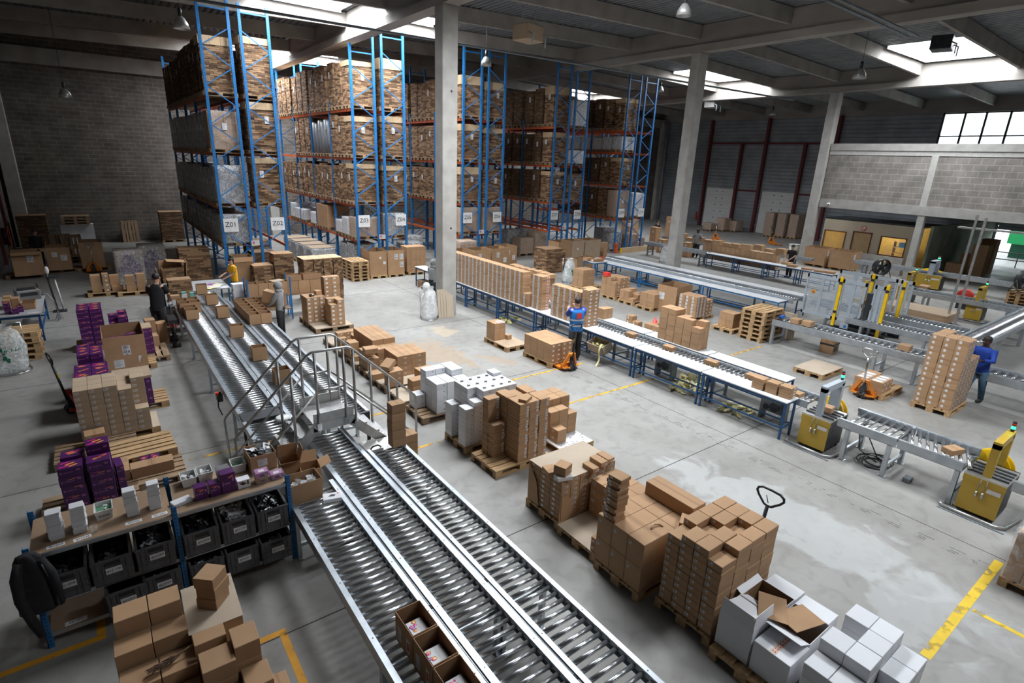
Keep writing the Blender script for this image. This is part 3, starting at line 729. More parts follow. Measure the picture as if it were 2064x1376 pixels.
# ---------------------------------------------------------------- roller conveyors
def roller_mesh(L, r):
    key = ('roller', round(L, 3), r)
    if key not in MESHC:
        q = MB(); q.tube([(-L / 2, 0, 0), (L / 2, 0, 0)], r, 10, 0); q.tube([(-L / 2 - .012, 0, 0), (L / 2 + .012, 0, 0)], .008, 6, 1)
        MESHC[key] = q.mesh('roller', [ROLL, BLACK])
    return MESHC[key]
def conveyor(label, x0, x1, y0, y1, z, pitch=.113, r=.025, rail=(.06, .10), legs=(), axis='y', group=None, rails=(1, 1), lw=.05, ang=0.0, legm=None, foot=True, pat=None, name='roller_conveyor'):
    """rollers lie across x0..x1, the lane runs y0..y1 (axis 'x': the two swap); z is the top of the rollers"""
    W = x1 - x0; L = y1 - y0; rw, rh = rail
    if axis == 'y': t = thing(name, label, 'conveyor', ((x0 + x1) / 2, y0, 0), 0, group)
    else: t = thing(name, label, 'conveyor', (y0, (x0 + x1) / 2, 0), -PI / 2, group)
    for i, s in enumerate((-1, 1)):
        if not rails[i]: continue
        q = MB(); e = s * W / 2; a, b = sorted((e, e - s * rw)); q.box(a, 0, z + .018, b, L, z + .028)
        a, b = sorted((e, e - s * .006)); q.box(a, 0, z - rh, b, L, z + .018)
        a, b = sorted((e - s * (rw - .004), e - s * rw)); q.box(a, 0, z - rh * .3, b, L, z + .018)
        a, b = sorted((e, e - s * rw * .8)); q.box(a, 0, z - rh, b, L, z - rh + .005)
        k = .25
        while k < L: q.box(e - s * rw * .55 - .006, k, z + .028, e - s * rw * .55 + .006, k + .012, z + .031, 1); k += .9
        q.build('side_rail', [STEEL, DARKM], t)
    Lr = W - 2 * rw - .01; n = int(L / pitch); ys = [pitch * (k + .5) for k in range(n)]
    def d2(y):
        p = t.location; return (p.x ** 2 + (p.y + y) ** 2) if axis == 'y' else ((p.x + y) ** 2 + p.y ** 2)
    near = sorted(ys, key=d2)[:100]; far = [y for y in ys if y not in near]
    for y in near:
        o = ob('roller', roller_mesh(Lr / math.cos(ang), r), t, (0, y, z - r)); o.rotation_euler = (RN.uniform(0, 6), 0, ang)
    if far:
        q = MB()
        for y in far: q.tube([(-Lr / 2, y, z - r), (Lr / 2, y, z - r)], r, 8, 0)
        o = q.build('roller_pattern', [ROLL], t); o['kind'] = 'stuff'
    for y in legs:
        q = MB(); m = legm or STEEL
        for s in (-1, 1):
            q.box(s * (W / 2 - lw / 2) - lw / 2, y - .035, 0, s * (W / 2 - lw / 2) + lw / 2, y + .035, z - rh + .01)
            if foot: q.box(s * (W / 2 - lw / 2) - lw / 2, y - .07, 0, s * (W / 2 - lw / 2) + lw / 2, y + .07, .012)
        for zz in (.18, z - rh - .08): q.box(-W / 2 + lw, y - .02, zz, W / 2 - lw, y + .02, zz + .05)
        q.build('leg_frame', m, t)
    return t
ZC = .75
LG = 'three lane picking conveyor'
conveyor('left lane of long roller conveyor, near section with open cartons', 1.54, 2.225, .3, 7.15, ZC, rail=(.062, .12), legs=(1.2, 3.6, 6.4), group=LG)
conveyor('middle lane of long roller conveyor, section nearest the camera', 2.26, 2.93, .3, 8.72, ZC, rail=(.07, .12), legs=(1.2, 3.6, 6.4), group=LG)
conveyor('right lane of long roller conveyor, near section beside the pallets', 2.965, 3.58, .3, 7.68, ZC, rail=(.055, .12), legs=(1.2, 3.6, 6.4), group=LG)
conveyor('left lane of long roller conveyor, far section past the footbridge', 1.54, 2.225, 10.12, 18.75, ZC, rail=(.062, .12), legs=(.6, 3.2, 5.8, 8.0), group=LG)
conveyor('short left conveyor piece beside footbridge below dark transfer plate', 1.54, 2.225, 8.98, 9.74, ZC, rail=(.062, .12), legs=(.3,), group=LG)
conveyor('middle lane of long roller conveyor, far section carrying five open cartons', 2.26, 2.93, 9.1, 20.6, ZC, rail=(.07, .12), legs=(.6, 3.2, 5.8, 8.4, 11), group=LG)
conveyor('right lane of long roller conveyor, far section with open carton block', 2.965, 3.58, 9.05, 19.0, ZC, rail=(.055, .12), legs=(.6, 3.2, 5.8, 8.4), group=LG)
for x, y0, y1, lb in ((2.2425, .3, 7.1, 'thin steel drive shaft between left and middle lanes, near section'), (2.9475, .3, 7.6, 'thin steel drive shaft between middle and right lanes, near section'), (2.2425, 10.1, 18.7, 'thin steel drive shaft between left and middle lanes, far section'), (2.9475, 9.1, 18.9, 'thin steel drive shaft between middle and right lanes, far section')):
    t = thing('drive_shaft', lb, 'shaft', (x, y0, 0), 0, 'conveyor drive shafts')
    q = MB(); q.tube([(0, 0, .755), (0, y1 - y0, .755)], .012, 8); q.build('shaft_tube', STEEL, t)
    y = .9
    while y < y1 - y0:
        q = MB(); q.tube([(0, y - .03, .755), (0, y + .03, .755)], .0165, 8); q.build('coupling', [DARKM], t); y += 1.5
    q = MB()
    for y in (.8, (y1 - y0) / 2, y1 - y0 - .5): q.box(-.012, y - .02, 0, .012, y + .02, .742)
    for s in (-1, 1): q.box(s * .013, 0, .70, s * .0165, y1 - y0, .742)
    q.build('support_channel', STEELD, t)
q = MB(); q.box(1.56, 9.745, .70, 2.21, 10.115, .772)
for x in (1.57, 2.16): q.box(x, 9.9, 0, x + .04, 9.94, .70)
tag(q.build('transfer_plate', DARKM), 'dark grey transfer plate across left conveyor lane', 'plate')
q = MB(); q.box(3.0, 8.98, .70, 3.56, 9.04, .79); q.box(3.0, 8.98, 0, 3.05, 9.04, .7); q.box(3.51, 8.98, 0, 3.56, 9.04, .7); tag(q.build('end_plate', DARKM), 'dark end plate of right lane just past the footbridge', 'plate')
t = thing('transfer_table', 'low grey machine table at end of right lane beside footbridge', 'machine', (2.98, 7.70, 0))
q = MB(); q.box(0, .02, .62, .56, .44, .66); q.box(.02, .05, .66, .30, .42, .70); q.build('table_plate', ALU, t)
q = MB()
for x, y in ((.02, .04), (.53, .04), (.02, .42), (.53, .42)): q.box(x - .02, y - .02, 0, x + .02, y + .02, .62)
q.build('leg_frame', DARKM, t)
q = MB(); q.tube([(.1, .1, .7), (.12, .06, .76), (.2, .04, .78), (.28, .1, .7)], .012, 8); q.build('black_cable', BLACK, t)
t = thing('round_knob', 'white round plastic disc on conveyor beside the footbridge', 'disc', (2.15, 9.5, .78))
q = MB(); q.lathe([(0, .05), (.10, .05), (.115, .04), (.12, .02), (.11, .0), (0, 0)], 24); q.build('disc', TUBW, t)
q = MB(); q.lathe([(0, .075), (.02, .07), (.022, .045)], 10); q.build('hub', GREYM, t)
q = MB(); q.box(1.43, 11.55, .48, 1.53, 11.75, .62); q.tube([(1.44, 11.6, .62), (1.44, 11.6, .68)], .03, 10, 1); q.tube([(1.46, 11.7, .5), (1.45, 11.72, .3), (1.5, 11.7, .12)], .012, 6, 2)
tag(q.build('control_box', [DARKM, REDP, BLACK]), 'small red button box hanging on left conveyor rail', 'switch')

# ---------------------------------------------------------------- footbridge over the conveyor
fb = thing('footbridge', 'aluminium crossover stair with tall handrails bridging the roller conveyor', 'stairs', (2.64, 8.56, 0))
for y in (-.385, .385):
    q = MB(); q.tube([(-1.47, y, .0), (-1.47, y, 1.25), (-1.44, y, 1.3), (-.36, y, 2.36), (-.29, y, 2.4), (.27, y, 2.4), (.34, y, 2.36), (1.43, y, 1.31), (1.46, y, 1.26), (1.46, y, .0)], .021, 10)
    q.build('handrail', ALU, fb)
    q = MB(); q.tube([(-1.47, y, .52), (-.25, y, 1.72)], .017, 8); q.tube([(.25, y, 1.72), (1.46, y, .52)], .017, 8); q.tube([(-.25, y, 1.75), (.2, y, 1.75)], .017, 8); q.build('mid_rail', ALU, fb)
    for x, z0, z1 in ((-.62, .78, 2.08), (-.25, 1.1, 2.4), (.2, 1.1, 2.4), (.36, 1.0, 2.34), (.95, .45, 1.76)):
        q = MB(); q.tube([(x, y, z0), (x, y, z1)], .023, 10); q.box(x - .035, y - .035, z0 - .02, x + .035, y + .035, z0 + .1, 1); q.build('upright_post', [ALU, CHROME], fb)
    q = MB(); yy = y * .96
    for s in (-1, 1): q.bar((s * 1.42, yy, .04), (s * .30, yy, 1.10), .03, .15)
    q.bar((-.34, yy, 1.13), (.34, yy, 1.13), .03, .15)
    q.build('stringer', ALU, fb)
for i in range(5):
    for s in (-1, 1):
        q = MB(); x = s * (1.30 - i * .215); z = .2 + i * .2; q.box(x - .12, -.355, z - .03, x + .12, .355, z); q.build('tread', CHECK, fb)
q = MB(); q.box(-.34, -.36, 1.17, .34, .36, 1.2); q.build('platform', CHECK, fb)
for y in (-.37, .37):
    q = MB(); q.box(-.33, y - .006, 1.2, .33, y + .006, 1.36); q.build('kick_board', ALU, fb)

# ---------------------------------------------------------------- open cartons
def open_mesh(dx, dy, h, fl=(0, 0, 0, 0), m=None, mi=None, t=.006, cut=None, flm=None):
    """open carton; fl = flap length on -x, +x, -y, +y (negative: folded down outside)"""
    q = MB(); a, b = dx / 2, dy / 2
    q.box(-a, -b, 0, a, b, t, 1)
    if cut:
        c0, c1, ch = cut; q.box(-a, -b, 0, c0, -b + t, h); q.box(c1, -b, 0, a, -b + t, h); q.box(c0, -b, 0, c1, -b + t, h - ch)
    else: q.box(-a, -b, 0, a, -b + t, h)
    q.box(-a, b - t, 0, a, b, h); q.box(-a, -b + t, 0, -a + t, b - t, h); q.box(a - t, -b + t, 0, a, b - t, h)
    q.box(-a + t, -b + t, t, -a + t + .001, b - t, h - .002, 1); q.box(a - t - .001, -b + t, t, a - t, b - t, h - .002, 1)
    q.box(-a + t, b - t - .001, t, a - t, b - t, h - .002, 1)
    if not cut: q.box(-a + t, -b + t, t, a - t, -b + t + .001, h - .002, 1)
    return q
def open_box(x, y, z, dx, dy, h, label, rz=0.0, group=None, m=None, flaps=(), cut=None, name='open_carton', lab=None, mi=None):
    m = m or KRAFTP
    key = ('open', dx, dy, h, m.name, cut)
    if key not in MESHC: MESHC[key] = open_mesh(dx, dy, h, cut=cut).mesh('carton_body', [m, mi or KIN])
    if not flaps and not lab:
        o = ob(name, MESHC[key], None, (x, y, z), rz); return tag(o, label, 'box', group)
    o = thing(name, label, 'box', (x, y, z), rz, group); ob('carton_body', MESHC[key], o)
    for side, L, ang in flaps:
        q = MB(); s = {'-x': dy, '+x': dy, '-y': dx, '+y': dx}[side] - .01
        q.box(-s / 2, -.0025, 0, s / 2, .0025, L, 0)
        f = q.build('flap', [m], o); a, b = dx / 2, dy / 2
        f.location = {'-y': (0, -b, h), '+y': (0, b, h), '-x': (-a, 0, h), '+x': (a, 0, h)}[side]
        f.rotation_euler = (math.radians(ang), 0, {'-y': 0, '+y': PI, '-x': -PI / 2, '+x': PI / 2}[side])
    for L_ in (lab or []):
        f, st, w_, h_, u, v = L_
        p = ((u - .5) * dx, -dy / 2 - .001, v * h) if f == '-y' else ((-dx / 2 - .001, (.5 - u) * dy, v * h) if f == '-x' else (dx / 2 + .001, (u - .5) * dy, v * h))
        sticker(o, w_, h_, p, f, st)
    return o
GO = 'open cartons on the picking lanes'
for i, y in enumerate((3.86, 3.475, 3.09)):
    open_box(1.90, y, ZC + .004, .265, .365, .34, 'open carton with colourful packs on left near lane, %s from the pallets end' % on(i + 1), 0, GO, lab=[('-x', 'doc', .07, .16, .25, .4), ('-x', 'red', .06, .16, .75, .4)])
    t = thing('product_pack', 'glossy pink and purple pack inside the %s open carton on the near lane' % on(i + 1), 'pack', (1.91, y - .02, ZC + .012), 0, 'packs in the near open cartons')
    q = MB(); q.box(-.085, -.115, 0, .085, .115, .215, 0, None, .003); q.build('pack_body', PURPLE, t)
    q = MB(); q.box(-.08, -.11, .2155, .08, .11, .2165); q.build('white_panel', WHITEB, t)
    q = MB(); r = random.Random(i)
    for k in range(7): q.ball((r.uniform(-.07, .0), r.uniform(-.09, .09), .217), (r.uniform(.012, .03), r.uniform(.012, .025), .0015), k % 3, 10, 4)
    q.build('dot_print', [PINK, ORANGEP, LILAC], t)
for k, (x, y, lb) in enumerate(((2.54, 17.05, 'third'), (2.49, 14.98, 'fourth'), (2.57, 12.98, 'fifth'), (2.53, 18.72, 'second'), (2.49, 20.3, 'first'), (2.62, 11.3, 'sixth'))):
    open_box(x, y, ZC + .004, .31, .27, .31, 'open carton alone on middle lane, %s from the packing table' % lb, RN.uniform(-.06, .06), GO, lab=[('+x', 'blank', .04, .06, .8, .35)] if k == 1 else None)
for i in range(2):
    for j in range(6):
        open_box(3.13 + .295 * i, 15.98 + .345 * j, ZC + .004, .285, .335, .29, 'open carton in the block on right lane, %s row from the footbridge, %s column' % (on(j + 1), on(i + 1)), 0, 'block of open cartons on the right lane')
for i, (x, y) in enumerate(((3.12, 15.9), (3.42, 15.9))):
    carton(x, y, ZC + .012, .14, .13, .2, 'small carton inside the open box of front row, %s column' % on(i + 1), name='small_carton', ch=.002)
for i, (x, y, h) in enumerate(((1.80, 17.28, .27), (1.80, 17.62, .27), (1.72, 18.0, .31), (1.99, 18.05, .31), (1.70, 18.4, .31), (1.98, 18.45, .31))):
    open_box(x, y, ZC + .004, .31 if i < 2 else .265, .32 if i < 2 else .335, h, 'open carton on left lane beside man in black, %s from the footbridge' % on(i + 1), 0, GO)
# right rail: tower of six cartons and two more behind
for k in range(5):
    carton(3.45 + RN.uniform(-.01, .01), 7.58 + RN.uniform(-.01, .01), ZC + .035 + .152 * k, .24, .19, .15, 'brown carton in the tower on conveyor end by footbridge, %s up' % on(k + 1), group='carton tower on the conveyor end')
for k in range(5):
    carton(3.80, 7.9, .155 * k, .26, .24, .15, 'brown carton behind the conveyor tower by footbridge, %s up' % on(k + 1), group='cartons behind the conveyor tower')

# ---------------------------------------------------------------- picking shelf with grey crates
PLY = mat('shelf_board', (0.30, 0.20, 0.125), 0.7, c2=(0.25, 0.165, 0.10), scale=2)
SHB = mat('shelf_blue', (0.01, 0.16, 0.45), 0.45)
sh = thing('picking_shelf', 'blue post shelving with brown boards holding grey crates beside the conveyor', 'shelf', (-1.1, 6.74, 0))
for x in (.0, 1.325, 2.61):
    for y in (0, .76):
        q = MB(); q.box(x - .028, y - .02, 0, x + .028, y - .014, 1.3); q.box(x - .028, y - .02, 0, x - .022, y + .03, 1.3)
        for k in range(1, 26): q.box(x - .008, y - .0208, k * .05 - .012, x + .008, y - .02, k * .05 + .006, 1)
        q.build('post', [SHB, DARKM], sh)
for a, b in ((.01, 1.30), (1.35, 2.60)):
    for z in (.16, .57, 1.17):
        if a > 1 and z == .16: z = .12
        q = MB(); q.box(a, .0, z, b, .75, z + .022); q.box(a, -.012, z - .03, b, .0, z + .018, 1); q.box(a, .75, z - .03, b, .762, z + .018, 1); q.build('shelf_board', [PLY, STEEL], sh)
def crate_mesh():
    if 'crate' in MESHC: return MESHC['crate']
    q = MB(); a, b, h, t = .182, .28, .32, .012
    q.box(-a, -b, 0, a, b, .012, 1)
    for s in (-1, 1):
        x0, x1 = sorted((s * a, s * (a - t))); q.box(x0, -b, .01, x1, b, h - .015)
        y0, y1 = sorted((s * b, s * (b - t))); q.box(-a, y0, .01, a, y1, h - .015)
        for k in range(4): y = -b + .03 + k * (2 * b - .06) / 3; q.box(min(s * a, s * (a + .010)), y - .008, .02, max(s * a, s * (a + .010)), y + .008, h - .02)
        for x in (-a + .045, -.085, .085, a - .045): q.box(x - .006, min(s * b, s * (b + .010)), .02, x + .006, max(s * b, s * (b + .010)), h - .02)
        for z in (.075, .155): q.box(-a, min(s * b, s * (b + .008)), z, a, max(s * b, s * (b + .008)), z + .012)
    for (x0, y0, x1, y1) in ((-a - .012, -b - .012, a + .012, -b + .014), (-a - .012, b - .014, a + .012, b + .012), (-a - .012, -b, -a + .014, b), (a - .014, -b, a + .012, b)): q.box(x0, y0, h - .02, x1, y1, h)
    q.box(-.07, -b - .0085, h - .075, .07, -b - .001, h - .04, 2)
    MESHC['crate'] = q.mesh('crate_shell', [CRATE, CRATEI, BLACK]); return MESHC['crate']
def goods(n, seed, mats, w=.16, d=.25, z=.26, s=.05):
    q = MB(); r = random.Random(seed)
    for k in range(n):
        c = Vector((r.uniform(-w, w), r.uniform(-d, d), z - r.uniform(0, .05))); T = Matrix.Translation(c) @ Matrix.Rotation(r.uniform(0, 6.3), 4, 'Z') @ Matrix.Rotation(r.uniform(-.9, .9), 4, 'X') @ Matrix.Rotation(r.uniform(-.9, .9), 4, 'Y')
        e = r.uniform(.6, 1.2) * s; i = r.choice(range(len(mats)))
        n2 = 4; vs = []; fs = []
        for a in range(n2 + 1):
            for b2 in range(n2 + 1): vs.append(T @ Vector(((a / n2 - .5) * 2 * e, (b2 / n2 - .5) * 1.3 * e, r.uniform(-.15, .15) * e)))
        for a in range(n2):
            for b2 in range(n2): fs.append([a * (n2 + 1) + b2, a * (n2 + 1) + b2 + 1, (a + 1) * (n2 + 1) + b2 + 1, (a + 1) * (n2 + 1) + b2])
        q.add(vs, fs, i, True)
    return q
BLKBAG = mat('black_shiny_bag', (0.02, 0.022, 0.026), 0.22); SILBAG = mat('silver_bag', (0.55, 0.57, 0.60), 0.25, 0.2); DKCLOTH = mat('dark_pouch', (0.035, 0.036, 0.042), 0.6)
def crate(x, y, z, code, where, kind, rz=0.0):
    t = thing('storage_crate', 'grey plastic crate %s' % where, 'crate', (x, y, z), rz, 'grey crates on the picking shelf')
    ob('crate_shell', crate_mesh(), t)
    if code:
        q = MB(); q.box(-.075, -.0015, -.038, .075, 0, .038); p = q.build('paper_label', PAPER, t, (.01, -.2895, .175))
        text_ob('lettering', code, .042, INK, p, (0, -.002, 0), (PI / 2, -.08, 0), shear=.15)
    if kind:
        ms = {'k': [BLKBAG, BLKBAG, DKCLOTH, DKCLOTH, SILBAG], 's': [SILBAG, SILBAG, PAPER, SILBAG], 'd': [DKCLOTH, BLKBAG]}[kind]
        g = goods(90, int(x * 100) + int(z * 10), ms, .105, .2, .25 if kind != 'd' else .2).build('bagged_goods', ms, None, (x, y, z)); g['kind'] = 'stuff'
        tag(g, '%s bagged goods filling the grey crate %s' % ({'k': 'black', 's': 'silvery', 'd': 'dark'}[kind], where), 'goods')
CY = 6.95
for x, code, kd, wh in ((-.845, '851898', 'd', 'upper row beside jacket'), (-.435, '852 146', 'd', 'below the green tub'), (-.02, '852089', 'k', 'upper row left of middle post')): crate(x, CY, .594, code, 'marked %s, %s' % (code, wh), kd)
for x, code, kd, wh in ((.458, '852050', 'k', 'upper row right of middle post'), (.868, '851730', 's', 'full of silver bags'), (1.276, '851899', 'k', 'upper row beside conveyor')): crate(x, CY, .594, code, 'marked %s, %s' % (code, wh), kd)
crate(-.36, CY - .06, .184, '852305', 'marked 852305, empty and pulled forward', None); crate(-.0, CY, .184, '852059', 'marked 852059, lower row left of middle post', 'd')
crate(.47, CY, .144, None, 'without label below crate 852050', 'k'); crate(.875, CY, .144, '850301', 'marked 850301, lower row centre of right bay', 'd'); crate(1.275, CY - .04, .144, '852054', 'marked 852054, lower row beside conveyor leg', 'k')
q = MB(); q.box(-.1, -.035, 0, .1, .035, .001); t = thing('paper_strip', 'paper strip marked 851385 lying on empty lower shelf board', 'label', (-.86, 6.79, .183), .05)
q.build('strip', PAPER, t); text_ob('lettering', '851385', .042, INK, t, (0, 0, .0012), (0, 0, 0))
ZS = 1.1925
def slips(x, y, n, where, w=.125, d=.12, h=.03):
    for k in range(n):
        carton(x + RN.uniform(-.006, .006), y + RN.uniform(-.006, .006), ZS + h * k, w, d, h - .001, 'white booklet pack, %s up in the %s' % (on(k + 1), where), WHITEB, RN.uniform(-.04, .04), 'booklet_pack', 'booklet packs on the shelf top', 'booklet', None, .001)
slips(-.86, 6.96, 11, 'stack above crate 851898'); slips(-.65, 6.97, 11, 'leaning stack above tag 045'); slips(-.165, 7.02, 11, 'stack right of green tub', .12); slips(.065, 7.04, 11, 'rearmost stack by the blue post', .12)
slips(-.65 + .0, 7.1, 8, 'short stack behind the leaning stack', .12, .1); slips(-.86, 7.09, 9, 'short stack behind the leftmost stack', .12, .1)
for (x, y, s, rz), wh in zip(((-.87, 6.80, '851858', .02), (-.64, 6.80, '852045', .15), (-.17, 6.83, '852063', .0), (.085, 6.83, '851255', .05)), ('before the leftmost booklet stack', 'before the second booklet stack', 'right of the green tub', 'nearest the middle post')):
    t = thing('paper_strip', 'paper strip %s on shelf top, %s' % (s, wh), 'label', (x, y, ZS + .001), rz)
    q = MB(); q.box(-.08, -.03, 0, .08, .03, .001); q.build('strip', PAPER, t); text_ob('lettering', s, .04, INK, t, (0, 0, .0012), (0, 0, 0), shear=.2)
def tub(x, y, where, fillm, seed, code=None, w=.085, d=.11, h=.12):
    t = thing('plastic_tub', 'white plastic tub %s' % where, 'tub', (x, y, ZS + .001), 0, 'white tubs on the shelf top')
    q = MB(); pts = lambda k, z: [(-w * k, -d * k, z), (w * k, -d * k, z), (w * k, d * k, z), (-w * k, d * k, z)]
    vs = pts(.85, 0) + pts(1, h) + pts(.94, h) + pts(.8, .005); fs = [[3, 2, 1, 0]] + [[i, (i + 1) % 4, 4 + (i + 1) % 4, 4 + i] for i in range(4)] + [[4 + i, 4 + (i + 1) % 4, 8 + (i + 1) % 4, 8 + i] for i in range(4)] + [[8 + i, 8 + (i + 1) % 4, 12 + (i + 1) % 4, 12 + i] for i in range(4)] + [[12, 13, 14, 15]]
    q.add(vs, fs); q.build('tub_shell', TUBW, t)
    q = MB(); k = 1.04
    for (x0, y0, x1, y1) in ((-w * k, -d * k, w * k, -d * .95), (-w * k, d * .95, w * k, d * k), (-w * k, -d, -w * .95, d), (w * .95, -d, w * k, d)): q.box(x0, y0, h - .012, x1, y1, h + .004)
    q.build('tub_rim', TUBW, t)
    if code: text_ob('lettering', code, .036, INK, t, (0, -d * .94 - .004, h * .45), (PI / 2 - .13, 0, 0), shear=.1)
    g = goods(26, seed, fillm, w * .6, d * .6, h * .75, .03).build('tub_contents', fillm, None, (x, y, ZS)); g['kind'] = 'stuff'; tag(g, 'small bagged items in the white tub %s' % where, 'goods')
tub(-.43, 7.16, 'with green cables above crate 852 146', [LGREEN, LGREEN, PAPER], 5, '852346')
tub(.46, 7.38, 'by the blue post with small device', [DKCLOTH, PAPER], 6); tub(.65, 7.41, 'full of paper leaflets', [PAPER], 7); tub(1.05, 7.40, 'with green circuit pieces beside tall carton', [DKCLOTH, PAPER, LGREEN], 8)
t = thing('plastic_cup', 'clear plastic cup on shelf top beside green cable tub', 'cup', (-.53, 6.85, ZS + .001))
q = MB(); q.lathe([(.0, .002), (.026, .002), (.036, .085), (.034, .085), (.024, .004), (0, .004)], 18); q.build('cup_wall', CLEARP, t); q = MB(); q.lathe([(.036, .083), (.039, .085), (.036, .088)], 18); q.build('cup_rim', CLEARP, t)
carton(.325, 6.95, ZS, .21, .12, .045, 'flat white box at front left of right shelf top', WHITEB, .28, 'white_box', ch=.003)
# printed purple retail boxes
def swoosh(q, w, h, plane, seed, mi=(1, 2), n=3):
    """slanted bright strokes on the top (plane 'z') or front face of a printed box centred on the origin"""
    r = random.Random(seed)
    for k in range(n):
        cx = r.uniform(-.28, .28) * w; cy = r.uniform(-.3, .3) * h; L = r.uniform(.18, .34) * w; t = r.uniform(.05, .09) * h; m = mi[k % 2]
        poly = [(cx - L / 2, cy - t), (cx + L / 2, cy + t * .8), (cx + L / 2 + t, cy + t * 1.8), (cx + L / 2, cy + t * 2.6), (cx - L / 2, cy + t), (cx - L / 2 - t, cy)]
        q.prism(poly, 0, .0012, m, plane)
def retail(x, y, z, dx, dy, h, label, rz=0.0, group=None, top=True, front=True, seed=0, m=None):
    key = ('retail', dx, dy, h, top, seed % 3, (m or PURPLE).name)
    if key not in MESHC:
        q = MB(); q.box(-dx / 2, -dy / 2, 0, dx / 2, dy / 2, h, 0, None, .003)
        if top: swoosh(q, dx, dy, Matrix.Translation((0, 0, h)), seed % 3, (1, 2), 4); q.box(-dx * .05, -dy * .32, h, dx * .3, -dy * .22, h + .001, 3)
        F = Matrix.Translation((0, -dy / 2, h / 2)) @ Matrix.Rotation(PI / 2, 4, 'X')
        q.box(-dx * .42, -dy / 2 - .001, h * .40, -dx * .34, -dy / 2, h * .6, 4); q.box(-dx * .28, -dy / 2 - .001, h * .46, dx * .12, -dy / 2, h * .53, 4); q.box(dx * .24, -dy / 2 - .001, h * .55, dx * .4, -dy / 2, h * .75, 4)
        if not top: swoosh(q, dx, h * .5, Matrix.Translation((0, 0, h * .2)) @ F, seed, (1, 2), 2)
        F2 = Matrix.Translation((dx / 2, 0, h / 2)) @ Matrix.Rotation(PI / 2, 4, 'Z') @ Matrix.Rotation(PI / 2, 4, 'X'); q.box(dx / 2, -dy * .3, h * .35, dx / 2 + .001, dy * .1, h * .55, 4)
        MESHC[key] = q.mesh('retail_box', [m or PURPLE, PINK, ORANGEP, BLACK, LILAC])
    o = ob('printed_box', MESHC[key], None, (x, y, z), rz); return tag(o, label, 'box', group)
retail(.54, 6.945, ZS, .14, .12, .18, 'small purple printed box at left of shelf top row', .08, None, False, seed=1); retail(.69, 6.94, ZS, .12, .12, .18, 'small purple printed box second in shelf top row', .08, None, False, seed=1)
retail(.845, 6.95, ZS, .165, .14, .27, 'tall purple printed box with pink stroke on shelf top', .04, None, False, seed=2)
t = thing('leaflet_bundle', 'fanned bundle of white envelopes behind tall purple box', 'envelopes', (.84, 7.12, ZS)); 
for k in range(14):
    q = MB(); q.box(-.075, -.001, 0, .075, .001, .2 + .03 * (k % 3) / 3); o = q.build('envelope', PAPER, t, (0, -.06 + k * .011, .0)); o.rotation_euler = (-.25 - k * .01, RN.uniform(-.05, .05), 0)
o = carton(1.02, 6.95, ZS, .15, .12, .11, 'white router box with device picture on shelf top', WHITEB, .04, 'white_box', ch=.002)
q = MB(); q.prism([(-.045, .01), (.0, -.02), (.04, .0), (-.01, .035)], 0, .0012, 0, Matrix.Translation((-.01, -.06, .06)) @ Matrix.Rotation(PI / 2, 4, 'X')); q.box(.035, -.0615, .04, .055, -.06, .095); q.box(-.06, -.0615, .085, -.04, -.06, .1, 1); q.build('device_print', [INK, REDINK], o)
for x, z, lb in ((1.24, 0, 'lower lilac pack in clear bag'), (1.24, .08, 'upper lilac pack in clear bag'), (1.42, 0, 'single lilac pack in clear bag by shelf end')):
    t = thing('bagged_pack', lb + ' on shelf top', 'pack', (x, 6.94, ZS + z)); q = MB(); q.box(-.075, -.06, 0, .075, .06, .075, 0, None, .003); q.box(-.03, -.0615, .02, .03, -.06, .05, 1); q.build('pack', [LILAC if z or x > 1.3 else KRAFTP, PURPLE], t); q = MB(); q.box(-.035, -.04, .0755, .035, .02, .077); q.build('white_sticker', PAPER, t)
    ob('clear_bag', wrap_mesh(.15, .12, .078, CLEARP), t)
t = open_box(1.33, 7.36, ZS, .33, .36, .24, 'carton full of bagged devices at end of shelf top', .03, None, lab=[('-y', 'doc', .12, .1, .45, .55)])
g = goods(45, 9, [SILBAG, DKCLOTH, PAPER], .13, .13, .235, .06).build('bagged_devices', [SILBAG, DKCLOTH, PAPER], None, (1.33, 7.36, ZS)); g['kind'] = 'stuff'; tag(g, 'bagged dark devices heaped in the shelf end carton', 'goods')
open_box(1.72, 7.47, ZC + .03, .27, .24, .33, 'open carton with raised flaps between shelf and conveyor end', -.1, None, flaps=[('+y', .2, -10), ('+x', .18, 15), ('-y', .12, 60)])
open_box(1.96, 7.32, ZC + .03, .27, .26, .22, 'carton with wide flap folded back beside conveyor end', -.12, None, flaps=[('+x', .16, 70), ('+y', .16, 30)])
t = open_box(1.765, 6.97, ZC + .006, .42, .32, .30, 'large open carton of bubble bags on left lane end', .02, None)
g = goods(22, 12, [BAGW, BAGW], .13, .09, .24, .07).build('bubble_bags', [BAGW, BAGW], None, (1.765, 6.97, ZC)); g['kind'] = 'stuff'; tag(g, 'white bubble bags in the large open carton on left lane', 'goods')
o = carton(2.055, 6.69, ZC + .006, .24, .16, .055, 'white router box with red logo lying on left lane', WHITEB, -.25, 'white_box', ch=.003)
q = MB(); q.prism([(-.05, -.01), (.03, -.02), (.05, .02), (-.01, .035)], .0552, .0562, 0); q.box(.07, .03, .0552, .09, .055, .0562, 1); q.build('device_print', [INK, REDINK], o)
